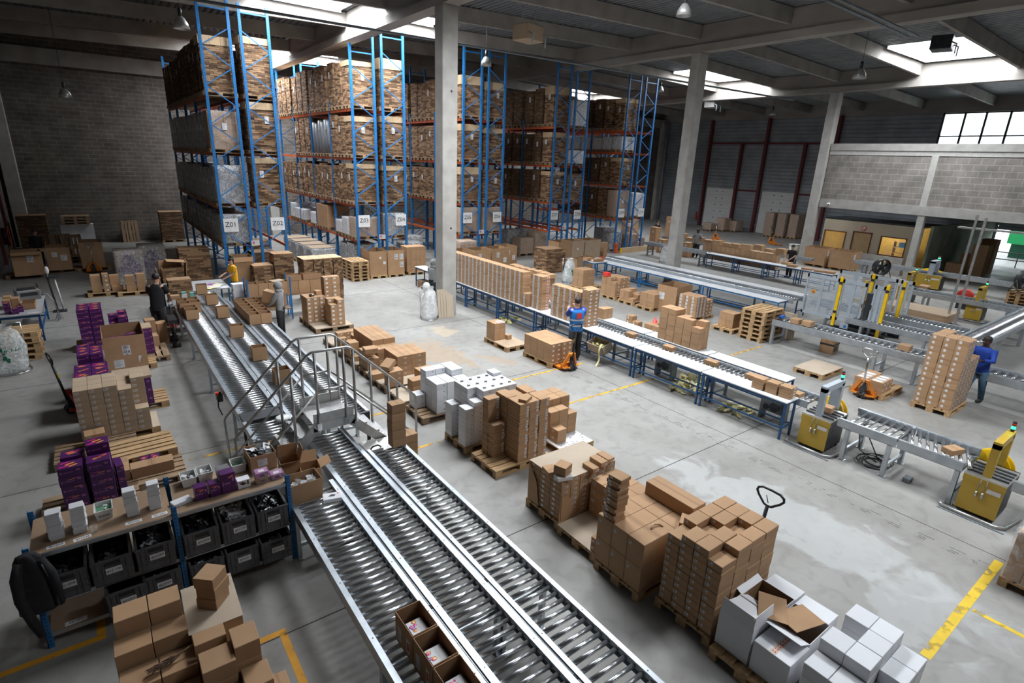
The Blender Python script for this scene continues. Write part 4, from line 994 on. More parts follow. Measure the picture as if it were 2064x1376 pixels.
# black jacket hung on the end post
t = thing('jacket', 'black jacket hanging on the end post of picking shelf', 'jacket', (-1.10, 6.655, 0), .05)
JK = MB(); n = 32; vs = []; fs = []
prof = [(1.285, .03, .03, 0), (1.27, .075, .05, 0), (1.20, .115, .062, .01), (1.05, .135, .07, .02), (.88, .15, .075, .02), (.70, .165, .078, .02), (.58, .175, .08, .02), (.57, .155, .065, .02)]
for z, a, b, o_ in prof:
    for i in range(n):
        th = 2 * PI * i / n; k = 1 + .09 * math.sin(th * 6 + z * 3) + .05 * math.sin(th * 11 + 1)
        vs.append((o_ + a * k * math.cos(th), b * k * math.sin(th), z))
for j in range(len(prof) - 1):
    for i in range(n): fs.append([j * n + i, j * n + (i + 1) % n, (j + 1) * n + (i + 1) % n, (j + 1) * n + i][::-1])
fs.append(list(range(n)))
JK.add(vs, fs, 0, True); JK.build('jacket_body', CLOTHK, t)
for pts in ([(-.06, -.02, 1.22), (-.11, -.05, 1.05), (-.12, -.06, .8), (-.07, -.07, .5), (-.03, -.07, .31)], [(.10, -.02, 1.2), (.16, -.035, 1.0), (.18, -.04, .8), (.175, -.04, .6)]):
    q = MB(); q.tube(pts, [.045, .052, .05, .046, .036][:len(pts)] if len(pts) > 4 else [.04, .048, .046, .04], 12); q.build('sleeve', CLOTHK, t)
q = MB(); q.tube([(.11, -.068, 1.15), (.16, -.072, .85), (.165, -.078, .6)], .005, 6); q.build('zip_edge', GREYINK, t)

# ---------------------------------------------------------------- near pallet of low cartons at the bottom left
pallet(.18, 5.32, 'wooden pallet under low brown cartons beside picking shelf', None, 0, PI / 2); pallet(.18 + .0, 4.5, 'wooden pallet under cartons at the lower frame edge', None, 0, 0)
NB = 'low brown cartons near the picking shelf'
def nbx(x0, x1, y0, y1, zt, n, lb, h=.175, m=None):
    h = (zt - .1465) / n
    for k in range(n):
        carton((x0 + x1) / 2, (y0 + y1) / 2, zt - h * (k + 1), x1 - x0, y1 - y0, h - .002, '%s%s' % (lb, '' if k == 0 else ', %s below the top' % on(k)), m or KRAFTP, RN.uniform(-.004, .004), 'cardboard_box', NB)
nbx(-.45, -.168, 5.54, 5.79, .95, 4, 'top left carton of back row beside shelf'); nbx(-.16, .11, 5.54, 5.79, .95, 4, 'top right carton of back row beside grey sheet')
nbx(-.48, -.178, 5.30, 5.53, .765, 3, 'left carton of second row below the back row'); nbx(-.172, .125, 5.30, 5.53, .765, 3, 'right carton of second row below the back row')
nbx(-.47, -.158, 4.99, 5.27, .60, 2, 'left carton in row holding the feather duster head'); nbx(-.15, .145, 4.99, 5.27, .60, 2, 'middle carton under the feather duster')
nbx(.155, .44, 4.73, 5.0, .69, 3, 'carton under the feather duster handle'); nbx(.14, .42, 5.06, 5.23, .735, 3, 'narrow carton at front edge of grey sheet')
nbx(.445, .675, 4.80, 5.08, .755, 3, 'right hand carton beside the grey sheet'); nbx(.47, .71, 4.50, 4.78, .5, 2, 'lower carton before the right hand carton')
nbx(-.15, .145, 4.68, 4.97, .47, 2, 'lower carton in front of the duster'); nbx(-.47, -.158, 4.68, 4.97, .47, 2, 'lower left carton at the frame edge'); nbx(.155, .44, 4.44, 4.71, .36, 1, 'lowest carton at the bottom frame edge')
nbx(.66, .84, 4.36, 4.62, .42, 1, 'taped carton at right front of the low pile', m=KRAFT); nbx(.47, .64, 4.30, 4.49, .36, 1, 'half hidden taped carton at the bottom edge', m=KRAFT)
for k in range(3):
    for j in range(2): carton(.25 + .24 * j, 5.6, .1465 + .189 * k, .235, .70, .186, 'carton under the grey sheet, %s layer, %s column' % (on(k + 1), on(j + 1)), KRAFTP, 0, 'cardboard_box', NB)
q = MB(); q.box(-.245, -.36, 0, .25, .37, .006); o = q.build('cardboard_sheet', SHEET, None, (.37, 5.6, .715), -.02); tag(o, 'grey cardboard sheet under the stack of three cartons', 'sheet')
for k, (dx, rz) in enumerate(((0, .86), (.012, .80), (.0, .84))):
    carton(.40 + dx, 5.60, .7225 + .128 * k, .235, .215, .126, 'carton in stack of three on grey sheet, %s' % ('bottom', 'middle', 'top')[k], KRAFTP, rz, 'cardboard_box', NB)
t = thing('feather_duster', 'brown feather duster with pale handle lying on cartons', 'duster', (-.19, 5.08, .625), .24)
q = MB(); q.tube([(.17, 0, .03), (.62, -.0, .09)], .008, 8); q.build('handle', CAPM, t)
q = MB(); r = random.Random(8)
for k in range(60):
    x = r.uniform(-.03, .18); a = r.uniform(0, 6.28); q.tube([(x + .03, 0, .02), (x - .02, .03 * math.cos(a), .02 + .025 * abs(math.sin(a))), (x - .05, .045 * math.cos(a), .015 + .03 * abs(math.sin(a)))], [.008, .006, .001], 4)
q.build('feathers', mat('brown_feather', (0.10, 0.055, 0.035), 0.9), t)
# ---------------------------------------------------------------- left aisle pallets
def jack(x, y, rz, label, body, hmat=BLACK, tilt=12, group=None, z=0.0, name='pallet_jack'):
    """hand pallet truck; forks point along local +Y, handle stands at the origin"""
    t = thing(name, label, 'pallet jack', (x, y, z), rz, group)
    for s in (-1, 1):
        q = MB(); q.box(s * .19 - .08, .12, .055, s * .19 + .08, 1.2, .085); q.box(s * .19 - .07, .12, .03, s * .19 - .06, 1.15, .055); q.box(s * .19 + .06, .12, .03, s * .19 + .07, 1.15, .055); q.tube([(s * .19 - .04, 1.05, .035), (s * .19 + .04, 1.05, .035)], .034, 10, 1); q.build('fork', [body, BLACK], t)
    q = MB(); q.prism([(-.27, .12), (.27, .12), (.27, .02), (.1, -.06), (-.1, -.06), (-.27, .02)], .085, .11)
    q.bar((-.25, .1, .1), (-.07, .02, .46), .05, .07); q.bar((.25, .1, .1), (.07, .02, .46), .05, .07); q.box(-.1, -.03, .42, .1, .07, .48); q.box(-.27, .10, .05, .27, .14, .2); q.build('chassis', body, t)
    q = MB(); q.tube([(0, .02, .1), (0, .02, .42)], .045, 12); q.box(-.06, -.05, .12, .06, .03, .3); q.build('pump', DARKM, t)
    for s in (-1, 1):
        q = MB(); q.tube([(s * .025, -.02, .09), (s * .085, -.02, .09)], .088, 18); q.tube([(s * .024, -.02, .09), (s * .088, -.02, .09)], .05, 12, 1); q.build('wheel', [BLACK, GREYM], t)
    a = math.radians(tilt); d = Vector((0, -math.sin(a), math.cos(a))); b0 = Vector((0, -.03, .28)); L = .82
    q = MB(); q.tube([b0, b0 + d * L], .024, 10); q.box(-.02, -.012, L * .62, .02, .03, L * .75, 1, Matrix.Translation(b0) @ Matrix.Rotation(a, 4, 'X')); q.build('drawbar', [hmat, YELB], t)
    c = b0 + d * L; u = d; pts = []
    for px, pz in ((0, 0), (-.05, .01), (-.15, .10), (-.185, .15), (-.175, .19), (-.12, .22), (0, .225), (.12, .22), (.175, .19), (.185, .15), (.15, .10), (.05, .01), (0, 0)): pts.append(c + Vector((px, 0, 0)) + u * pz)
    q = MB(); q.tube(pts, .0155, 8); q.tube([c + u * .04, c + u * .04 + Vector((.05, -.02, .09))], .006, 6); q.build('handle_loop', hmat, t)
    return t
LA = [('-y', 'bars', .075, .045, .22, .55)]
pallet(-.18, 12.16, 'wooden pallet under the tall beige carton stack', 'pallets in the left aisle', wm=WOOD)
q = MB(); q.box(-.6, -.4, 0, .6, .4, .006); tag(q.build('cardboard_sheet', SHEET, None, (-.18, 12.16, .1445)), 'cardboard layer sheet under the tall beige carton stack', 'sheet')
H1 = [[9, 9, 9, 8, 4], [9, 9, 9, 8, 9], [9, 9, 9, 8, 9]]
stack(-.785, 11.75, .151, .216, .255, .1075, H1, 'beige labelled', 'tall beige pallet stack', 'beige cartons on the left pallet', BEIGE, LA, see='+x-y', refx='aisle', rzj=.004)
carton(-.585, 11.52, .15, .30, .27, .25, 'single brown carton at the front left corner of beige stack pallet', KRAFT, .05, lab=('-y', 'bars', .07, .02, .2, .85))
pallet(-.585, 11.45, 'aged pallet under the single carton before beige stack', 'pallets in the left aisle', 0, 0, WOOD2)
for k in range(2): pallet(-.06, 10.74, ('lower' if k == 0 else 'upper') + ' of the two empty pallets behind the purple boxes', None, .1455 * k, .06)
# long taped cartons below it
pallet(.0, 10.02, 'pallet under long taped cartons behind picking shelf', 'pallets in the left aisle', 0, 0, WOOD2)
carton(.15, 9.98, .145, .60, .24, .18, 'long taped brown carton before the empty pallets', KRAFT, .0)
for j in range(3): carton(-.285, 9.96 + .17 * j, .145, .25, .165, .18, 'short taped carton left of long one, %s row' % on(j + 1), KRAFT, 0, 'cardboard_box', 'short taped cartons by the long one')
for i in range(2): retail(.06 + .15 * i, 10.21, .145, .14, .2, .15, 'purple box standing behind long taped carton, %s from the left' % on(i + 1), 0, 'purple boxes by long carton', seed=i)
# two tall columns of purple printed boxes
pallet(-.68, 9.55, 'pallet under the two nearest purple box columns', 'pallets in the left aisle', 0, 0, WOOD2)
PB = 'nearest purple box columns'
for k in range(5): retail(-.835 + RN.uniform(-.008, .008), 9.42, .1455 + .145 * k, .285, .24, .144, 'purple printed box, left column behind shelf, %s up' % on(k + 1), RN.uniform(-.03, .03), PB, k == 4, True, k)
for k in range(4): retail(-.80, 9.70, .1455 + .19 * k, .285, .24, .188, 'purple printed box, left column back row, %s up' % on(k + 1), -.03, PB, True, True, k)
for k in range(5): retail(-.495 + RN.uniform(-.008, .008), 9.42, .1455 + .145 * k, .285, .24, .144, 'purple printed box, right column behind shelf, %s up' % on(k + 1), RN.uniform(-.03, .03), PB, k == 4, True, k + 1)
for k in range(5): retail(-.49, 9.70, .1455 + .175 * k, .285, .24, .173, 'purple printed box, right column back row, %s up' % on(k + 1), .02, PB, True, True, k)
for k in range(3): retail(-.28, 9.52, .1455 + .18 * k, .10, .3, .178, 'narrow purple box on edge right of purple columns, %s up' % on(k + 1), .1, PB, False, True, k)
# pallets behind the beige stack: purple boxes with a pale sheet
pallet(.1, 13.42, 'pallet under purple boxes with beige lid sheet', 'pallets in the left aisle', 0, 0, WOOD); pallet(-.5, 14.3, 'pallet under mid aisle purple boxes', 'pallets in the left aisle', 0, PI / 2, WOOD2)
for j in range(2):
    for k in range(3): retail(.29, 13.18 + .36 * j, .1455 + .19 * k, .30, .35, .188, 'purple box under beige lid sheet, %s layer, %s row' % (on(k + 1), on(j + 1)), 0, 'purple boxes under the beige lid', True, True, k)
for j in range(2):
    for k in range(3): retail(-.03, 13.18 + .36 * j, .1455 + .19 * k, .30, .35, .188, 'purple box left under beige lid sheet, %s layer, %s row' % (on(k + 1), on(j + 1)), 0, 'purple boxes under the beige lid', True, True, k)
q = MB(); q.box(-.33, -.33, 0, .33, .33, .05); tag(q.build('lid_sheet', BEIGE, None, (.13, 13.36, .719)), 'large pale carton lid lying on purple boxes behind beige stack', 'lid')
for j in range(3):
    for i in range(2):
        for k in range((5, 5, 5)[j]):
            retail(-.66 + .285 * i, 13.15 + .27 * j, .002 + .19 * k, .275, .26, .188, 'purple printed box in aisle block, %s layer, %s row, %s from the bin' % (on(k + 1), on(j + 1), on(2 - i)), RN.uniform(-.01, .01), 'purple box block before the big bin', k == 4, True, k + j + i)
for j in range(4):
    for i in range(2):
        for k in range(6 if i == 0 or j < 3 else 5):
            retail(-.63 + .225 * i, 14.15 + .22 * j, .1455 + .155 * k, .215, .21, .153, 'small purple box behind aisle block, %s layer, %s row, %s column' % (on(k + 1), on(j + 1), on(i + 1)), 0, 'small purple boxes beside the big bin', k >= 4, True, k + j)
pallet(.12, 16.1, 'pallet under the big open bin on left aisle', 'pallets in the left aisle', 0, 0, WOOD)
bn = open_box(.125, 16.1, .1455, .83, 1.25, .84, 'big open brown bin carton with shipping papers in left aisle', 0, None, lab=[('-y', 'bars', .16, .24, .52, .58), ('-y', 'doc', .2, .2, .30, .2)])
q = MB(); q.prism([(-.05, -.09), (.02, .09), (-.05, .09)], 0, .001, 0, Matrix.Translation((.28, -.626, .22)) @ Matrix.Rotation(PI / 2, 4, 'X')); q.build('torn_paper', PAPER, bn)
text_ob('lettering', '040', .035, INK, bn, (.02, -.63, .38)); text_ob('lettering', 'FRAGILE' if 0 else '9027000', .03, INK, bn, (.01, -.63, .585))
for i in range(3):
    for j in range(4): retail(-.13 + .22 * i, 15.68 + .25 * j, .1535 + .1, .21, .22, .5 + .06 * ((i + j) % 3), 'purple box inside the big open bin, %s row, %s column' % (on(j + 1), on(i + 1)), 0, 'purple boxes inside the big bin', True, True, i + j).location.z = .153
for k in range(4): retail(.66 - .0, 16.75, .1455 + .17 * k, .2, .5, .168, 'purple box right of the big bin, %s up' % on(k + 1), 0, 'purple boxes right of the big bin', True, True, k)
carton(.66, 16.75, .1455 + .68, .21, .5, .03, 'beige lid on purple boxes right of big bin', BEIGE, 0); pallet(.66, 16.75, 'aged pallet right of the big open bin', 'pallets in the left aisle', 0, PI / 2, WOOD2)
pallet(-.3, 18.3, 'pallet under the farthest purple box block', 'pallets in the left aisle', 0, 0, WOOD)
for j in range(3):
    for i in range(2):
        for k in range(7):
            retail(-.62 + .275 * i, 18.02 + .27 * j, .1455 + .142 * k, .265, .255, .14, 'purple printed box far block, %s layer, %s row, %s column' % (on(k + 1), on(j + 1), on(i + 1)), RN.uniform(-.01, .01), 'farthest purple box block', k == 6, True, k + i)
for j in range(3):
    for i in range(2):
        for k in range(3 + (i + j) % 2): retail(.0 + .225 * i, 18.3 + .3 * j, .1455 + .16 * k, .215, .29, .158, 'low purple box right of far block, %s layer, %s row, %s column' % (on(k + 1), on(j + 1), on(i + 1)), .02, 'low purple boxes right of far block', True, True, k + i)
pallet(.18, 18.75, 'pallet under the low purple boxes behind bin', 'pallets in the left aisle', 0, PI / 2, WOOD)
jack(-.98, 13.7, -PI / 2 + .25, 'black pallet jack with red body standing left of beige stack', JACKR, BLACK, 8)
# white table with office gear
tl = thing('work_table', 'grey topped blue frame table with computer gear at the left edge', 'table', (-2.2, 20.8, 0))
q = MB(); q.box(-.62, -1.3, .77, .62, 1.3, .80); q.build('table_top', GTOP, tl)
for x in (-.57, .57):
    for y in (-1.25, 1.25): q = MB(); q.box(x - .025, y - .025, 0, x + .025, y + .025, .77); q.build('leg', BLUED, tl)
q = MB()
for y in (-1.25, 1.25): q.box(-.55, y - .02, .12, .55, y + .02, .16); q.box(-.55, y - .02, .70, .55, y + .02, .76)
for x in (-.57, .57): q.box(x - .02, -1.23, .70, x + .02, 1.23, .76)
q.box(.55, -1.23, .3, .59, 1.23, .34); q.build('table_frame', BLUED, tl)
t = thing('label_printer', 'white and black office printer at the back of left table', 'printer', (-1.95, 21.6, .801), .25)
q = MB(); q.box(-.28, -.22, 0, .28, .22, .28, 0, None, .02); q.box(-.2, -.225, .12, .2, -.218, .22, 1); q.build('printer_body', [GREYW, DARKM], t); q = MB(); q.box(-.2, -.12, .28, .2, .14, .32); q.build('paper_tray', DARKM, t)
t = thing('computer_gear', 'black monitor and cable clutter behind the printer', 'computer', (-1.72, 21.95, .801), .1)
q = MB(); q.box(-.02, -.16, .06, .02, .18, .36, 0, None, .008); q.build('screen', BLACK, t); q = MB(); q.box(-.08, -.08, 0, .08, .08, .02); q.box(-.02, -.02, .02, .02, .02, .1); q.build('screen_stand', BLACK, t)
q = MB(); r = random.Random(2)
for k in range(9): q.tube([(.0, .05, .02), (.18, .0 + r.uniform(-.1, .1), .03), (.32, r.uniform(-.2, .1), -.2), (.35, r.uniform(-.3, .1), -.5), (.3 + r.uniform(-.05, .15), r.uniform(-.4, .0), -.795)], .008, 5)
q.build('cable_bundle', GREYINK, t)
for i, (x, y, h) in enumerate(((-2.33, 20.75, .3), (-2.15, 20.6, .27), (-2.33, 20.45, .26))): carton(x, y, .801, .17, .28, h, 'small brown carton on left table by table edge, %s' % on(i + 1), KRAFTP)
for j in range(3): open_box(-1.86, 20.2 + .19 * j, .801, .3, .18, .17, 'low open carton tray on left table, %s from front' % on(j + 1), 0, 'open trays on the left table')
for i, (x, y, z) in enumerate(((-2.28, 19.85, .801), (-2.28, 19.85, .95), (-2.12, 19.75, .801), (-2.03, 19.95, .801))): retail(x, y, z, .14, .18, .145, 'purple printed box at the front of left table, %s' % on(i + 1), .1, None, True, True, i)
q = MB(); q.box(-.12, -.05, 0, .12, .05, .002); tag(q.build('paper_sheet', PAPER, None, (-1.75, 19.66, .801), .1), 'white paper sheet on the front of left table', 'paper')
q = MB(); q.box(-.2, -.15, 0, .2, .15, .3); tag(q.build('plastic_bin', GREYW, None, (-1.95, 21.0, 0)), 'pale plastic bin on the floor under left table', 'bin')
t = thing('scanner_stand', 'black stand with white scanner head beside left table', 'stand', (-1.36, 23.0, 0))
q = MB(); q.box(-.18, -.18, 0, .18, .18, .02); q.build('stand_base', DARKM, t); q = MB(); q.tube([(-.06, 0, .02), (-.16, 0, 1.45)], .03, 8); q.build('pole', BLACK, t); q = MB(); q.tube([(.1, .05, .02), (.02, .05, 1.1)], .025, 8); q.build('white_pole', PAPER, t)
q = MB(); q.ball((-.12, -.05, 1.38), (.06, .06, .13)); q.build('scanner_head', TUBW, t); q = MB(); q.box(-.2, -.12, 1.14, .16, .1, 1.17); q.build('tray', DARKM, t)
for k in range(5): pallet(-2.2 + .02 * (k % 2), 18.25, 'pallet in the low stack by white sack at left edge, %s up' % on(k + 1), 'pallet stack at the left edge', .1455 * k, .03 * (k % 3) - .03)
def sack(x, y, h, r, label, m, logo=None, seed=1, ring=True, cat='sack', tilt=(0, 0)):
    t = thing('plastic_sack', label, cat, (x, y, 0))
    q = MB(); n = 22; vs = []; fs = []; rr = random.Random(seed); prof = [(.02, .80), (.12, 1.0), (.3, 1.05), (.5, .98), (.7, .86), (.85, .72), (.93, .45), (1.0, .56)]
    for zz, k in prof:
        for i in range(n): th = 2 * PI * i / n; f = r * k * (1 + .09 * math.sin(th * 3 + zz * 7 + seed) + rr.uniform(-.05, .05)); vs.append((f * math.cos(th) + tilt[0] * zz, f * math.sin(th) + tilt[1] * zz, zz * h))
    for j in range(len(prof) - 1):
        for i in range(n): fs.append([j * n + i, j * n + (i + 1) % n, (j + 1) * n + (i + 1) % n, (j + 1) * n + i])
    fs.append(list(range(n))[::-1]); q.add(vs, fs, 0, True); q.build('sack_body', m, t)
    if logo:
        q = MB()
        for z0, a0 in ((.52, -1.9), (.36, -1.75)):
            for k in range(14):
                th = a0 + .02 * k; zz = z0 + .055 * math.sin(k * .48); R_ = r * (1.06 - .18 * max(0, zz - .4) * 2); T = Matrix.Translation((R_ * math.cos(th * 1.0) + tilt[0] * zz, R_ * math.sin(th) + tilt[1] * zz, zz * h)); q.ball((0, 0, 0), (.028, .012, .03), 0, 8, 5, T)
        q.build('logo_print', logo, t)
    if ring:
        q = MB(); q.tube([(r * 1.1 * math.cos(2 * PI * i / 20), r * 1.1 * math.sin(2 * PI * i / 20), .02) for i in range(21)], .012, 6); q.tube([(-r * .9, r * .7, .02), (-r * .9, r * .75, h * .98)], .012, 6); q.tube([(r * .9, r * .7, .02), (r * .9, r * .75, h * .98), (-r * .9, r * .75, h * .98)], .012, 6); q.build('ring_stand', CHROME, t)
    return t
s_ = sack(-2.13, 17.1, 1.15, .33, 'white plastic waste sack with green letters at the left edge', BAGP, GREEN, 3)
text_ob('lettering', 'KNAUF' if 0 else 'KNA', .12, GREEN, s_, (.14, -.36, .62), (PI / 2, 0, .3), sx=1.2)
# ---------------------------------------------------------------- dark back corner
for x, y, h, lb in ((-2.6, 29.9, 1.1, 'nearest big open bin with folded flaps in the dark corner'), (-1.45, 30.6, 1.05, 'big bin with two white papers in the dark corner')):
    pallet(x, y, 'pallet under the ' + lb, 'pallets in the dark corner', 0, 0, WOOD2)
open_box(-2.45, 29.6, .1455, .95, .9, .95, 'big brown bin with ragged flaps and shipping paper, dark left corner', .12, None, flaps=[('-y', .22, 115), ('+x', .2, 100), ('-x', .3, -25)], lab=[('-y', 'bars', .2, .25, .6, .7)])
open_box(-1.45, 30.5, .1455, .8, 1.0, .95, 'big brown bin with two white papers, dark left corner', .0, None, lab=[('-y', 'doc', .18, .2, .35, .7), ('-y', 'doc', .22, .25, .72, .55)], flaps=[('-x', .25, -20)])
pallet(-.3, 30.5, 'pallet under the tall open bin behind the steel jack', 'pallets in the dark corner', 0, 0, WOOD2)
open_box(-.3, 30.5, .1455, .82, 1.1, 1.12, 'tall open brown bin standing behind the steel pallet jack', .0)
jack(-.32, 29.6, 0, 'orange pallet jack with steel handle before the tall dark bin', JACKO, CHROME, 4)
for k, (x, y, a) in enumerate(((-1.45, 33.9, .14), (-1.05, 33.5, .2))):
    o = pallet(x, y, 'pallet leaning upright behind the dark bins, %s' % on(k + 1), 'leaning pallets in the dark corner', .60, 0, WOOD2); o.rotation_euler = (PI / 2 - a, PI / 2, 0)
for k in range(2): pallet(-.85, 33.0, 'pallet lying flat beside leaning pallets, %s up' % on(k + 1), 'flat pallets in the dark corner', .1455 * k, .1, WOOD2)
pallet(-.8, 38.3, 'pallet under white cartons at back wall', 'pallets in the dark corner', 0, 0, WOOD2)
for k in range(2):
    for i in range(3): carton(-1.26 + .475 * i, 38.1, .1455 + .52 * k, .47, .6, .515, 'white carton at the back wall, %s row, %s from left' % (('lower', 'upper')[k], on(i + 1)), WHITEB, 0, 'white_carton', 'white cartons at the back wall')
for k in range(3): pallet(-.8, 38.1, 'pallet lying on the white cartons at back wall, %s up' % on(k + 1), 'pallets on the white cartons', 1.185 + .1455 * k, 0, WOOD2)
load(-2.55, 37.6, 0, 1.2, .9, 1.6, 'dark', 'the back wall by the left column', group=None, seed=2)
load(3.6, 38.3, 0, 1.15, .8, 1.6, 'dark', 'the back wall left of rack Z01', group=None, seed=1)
o = pallet(1.55, 38.9, 'dark pallet standing against the back wall', None, .60, 0, WOOD2); o.rotation_euler = (PI / 2 - .16, PI / 2, 0)
# purple pallets under stretch wrap
DIAM = mat('kraft_face', (0.40, 0.29, 0.20), 0.75)
for i, (x, y, h) in enumerate(((.86, 26.75, 1.35), (1.72, 27.6, 1.4))):
    t = thing('wrapped_load', 'stretch wrapped carton load with purple diamond print, %s of two' % ('nearer', 'farther')[i], 'load', (x, y, 0), 0, None)
    q = MB(); q.box(-.46, -.46, .05, .46, .46, h, 0, None, .01); q.build('carton_block', DIAM, t)
    q = MB()
    for k in range(8):
        z0 = .12 + k * (h - .2) / 8; w_ = (.1 + .32 * (1 - abs(k - 3) / 4.5))
        q.box(-w_, -.464, z0, w_, -.461, z0 + (h - .2) / 8 - .012); q.box(-w_ * .8, -.465, z0 + .05, -w_ * .3, -.464, z0 + .075, 1); q.box(w_ * .2, -.465, z0 + .05, w_ * .7, -.464, z0 + .075, 1)
    q.build('purple_tile_print', [PURPLE, LILAC], t); ob('stretch_wrap', wrap_mesh(.93, .93, h + .01, WRAPH), t, (0, 0, .0))
    pallet(x, y, 'pallet beside wrapped purple load' if 0 else 'thin base pallet of the %s purple diamond load' % ('nearer', 'farther')[i], None, -.096, 0, WOOD2)
# two small pallets of cartons on the open floor
pallet(.0, 25.05, 'pallet of mixed brown cartons behind man in black, left one', None, 0, 0); pallet(.88, 24.75, 'pallet of mixed brown cartons behind man in black, right one', None, 0, 0)
for x, y, z, dx, dy, dz, lb in ((-.3, 24.95, .1455, .3, .4, .42, 'tall lower left'), (-.3, 24.95, .57, .3, .4, .2, 'upper left'), (.0, 24.85, .1455, .19, .3, .17, 'labelled bottom'), (.0, 24.85, .32, .19, .3, .17, 'labelled middle'), (.0, 24.85, .495, .19, .3, .17, 'labelled third'), (.0, 24.85, .67, .19, .3, .15, 'labelled top'), (.31, 24.95, .1455, .34, .36, .20, 'low right'), (.26, 25.05, .35, .28, .3, .36, 'tall upper right')):
    carton(x, y, z, dx, dy, dz, '%s brown carton on the left mixed pallet' % lb, KRAFTP, RN.uniform(-.04, .04), lab=('-y', 'blank', .06, .05, .6, .5) if 'labelled' in lb else None)
for x, y, z, dx, dy, dz, lb in ((.72, 24.65, .1455, .3, .35, .2, 'bottom left'), (.72, 24.65, .35, .26, .3, .17, 'middle left'), (.72, 24.65, .525, .28, .3, .2, 'top left'), (1.06, 24.65, .1455, .3, .35, .26, 'bottom right'), (1.06, 24.65, .41, .28, .34, .2, 'middle right'), (1.06, 24.65, .615, .26, .3, .15, 'top right')):
    carton(x, y, z, dx, dy, dz, '%s brown carton on the right mixed pallet' % lb, KRAFTP, RN.uniform(-.05, .05))
# worktable end: flat packs, bin, small racks
wt = thing('packing_table', 'packing table at the head of picking conveyor with papers', 'table', (2.2, 20.7, 0))
q = MB(); q.box(-.7, -.1, .77, 1.2, 1.5, .80); q.build('table_top', GTOP, wt)
for x, y in ((-.65, -.05), (1.15, -.05), (-.65, 1.45), (1.15, 1.45)): q = MB(); q.box(x - .025, y - .025, 0, x + .025, y + .025, .77); q.build('leg', BLUED, wt)
for i in range(14):
    q = MB(); q.box(-.11, -.15, 0, .11, .15, .002); o = q.build('paper_sheet', PALEY if i % 4 == 1 else (LILAC if i == 6 else PAPER), None, (2.95 + RN.uniform(-.2, .3), 20.9 + RN.uniform(-.25, .5), .801 + .0022 * i), RN.uniform(-1, 1))
    tag(o, 'loose paper sheet on the packing table, %s from the bottom' % on(i + 1), 'paper', 'loose papers on the packing table')
for x, y, z, dx, dy, h, n, lb in ((1.85, 19.95, 0, .66, .5, 1.38, 0, 'tied flat carton stack at the end of left lane'), (4.85, 22.4, 0, .72, .7, 1.2, 0, 'shorter stack of flat cartons behind the picking rack'), (5.6, 22.4, 0, .74, .7, 1.6, 0, 'taller stack of flat cartons behind the picking rack'), (18.3, 21.4, 0, 1.1, 1.0, 1.2, 1, 'bundled flat cartons beside green letter sack'), (18.95, 21.6, 0, .7, .8, .95, 1, 'lower bundled flat cartons behind green letter sack')):
    load(x, y, z, dx, dy, h, 'bundleN', 'floor' , 0, 0, None, 3, False, group=None); bpy.data.objects[-1] if 0 else None
    LASTL = [o for o in COL.objects if o.name.startswith('flat_carton_load') and o.parent is None][-1]; tag(LASTL, lb, 'load')
for i in range(4):
    for k in (0,):
        load(6.05 + .365 * i, 20.9, 0, .355, .8, 1.58, 'bundleN', 'floor', 0, 0, None, i, False, group='four tied flat carton columns')
        LASTL = [o for o in COL.objects if o.name.startswith('flat_carton_load') and o.parent is None][-1]; tag(LASTL, 'tied flat carton column beside stacked pallets, %s from the picking rack' % on(i + 1), 'load')
        q = MB(); q.box(-.175, -.4, 0, .175, .4, .02); q.build('top_sheet', CAPM, LASTL, (0, 0, 1.581))
load(3.0, 25.5, 0, 1.1, .9, 1.5, 'bundleN', 'the floor before rack Z01', 0, 0, None, 2, False, group=None)
load(5.75, 26.2, 0, 1.0, .9, .95, 'dark', 'the floor inside rack Z02', 0, 0, None, 1, True, group=None); load(5.85, 27.6, 0, 1.0, .9, 1.25, 'bundleN', 'the floor deeper inside rack Z02', 0, 0, None, 2, True, group=None)
open_box(4.28, 22.95, 0, .68, .8, 1.48, 'tall brown bin carton behind the woman in yellow', 0, None, flaps=[('-y', .18, 170)])
lc = thing('tipped_carton', 'tipped open carton holding bundles of flat boxes', 'box', (2.08, 24.35, 0))
q = MB(); q.box(-.40, -.3, 0, -.38, .3, 1.0, 0, Matrix.Rotation(-.12, 4, 'Y')); q.box(.36, -.3, 0, .38, .3, 1.25, 0, Matrix.Rotation(.1, 4, 'Y')); q.box(-.3, -.3, 1.2, .36, .3, 1.22, 0, Matrix.Rotation(.12, 4, 'Y')); q.box(-.38, .28, .05, .38, .3, 1.2); q.build('carton_shell', KRAFTP, lc)
ob('flat_board_pattern', load_mesh(.7, .5, .95, 'bundleN', 2), lc)
# small blue rack with open trays behind the hooded man
br = thing('picking_rack', 'small blue rack with cardboard trays behind man in grey hood', 'rack', (3.55, 18.6, 0))
for x in (0, 1.3):
    for y in (0, .5): q = MB(); q.box(x - .02, y - .02, 0, x + .02, y + .02, 1.42); q.build('post', SHB, br)
for z in (.35, .84): q = MB(); q.box(.02, 0, z, 1.28, .5, z + .03); q.build('shelf_board', PLY, br)
q = MB(); q.box(0, .49, .36, 1.3, .5, .85); q.build('back_panel', KRAFTP, br)
for i in range(4): open_box(3.725 + .312 * i, 18.83, .872, .30, .36, .40, 'cardboard tray on the small blue rack, %s from the lane' % on(i + 1), 0, 'trays on the small blue rack')
q = MB(); q.box(-.2, -.15, 0, .2, .15, .01); tag(q.build('cardboard_sheet', BEIGE, None, (4.5, 18.85, 1.276), .3), 'loose cardboard sheet lying on the rack trays', 'sheet')
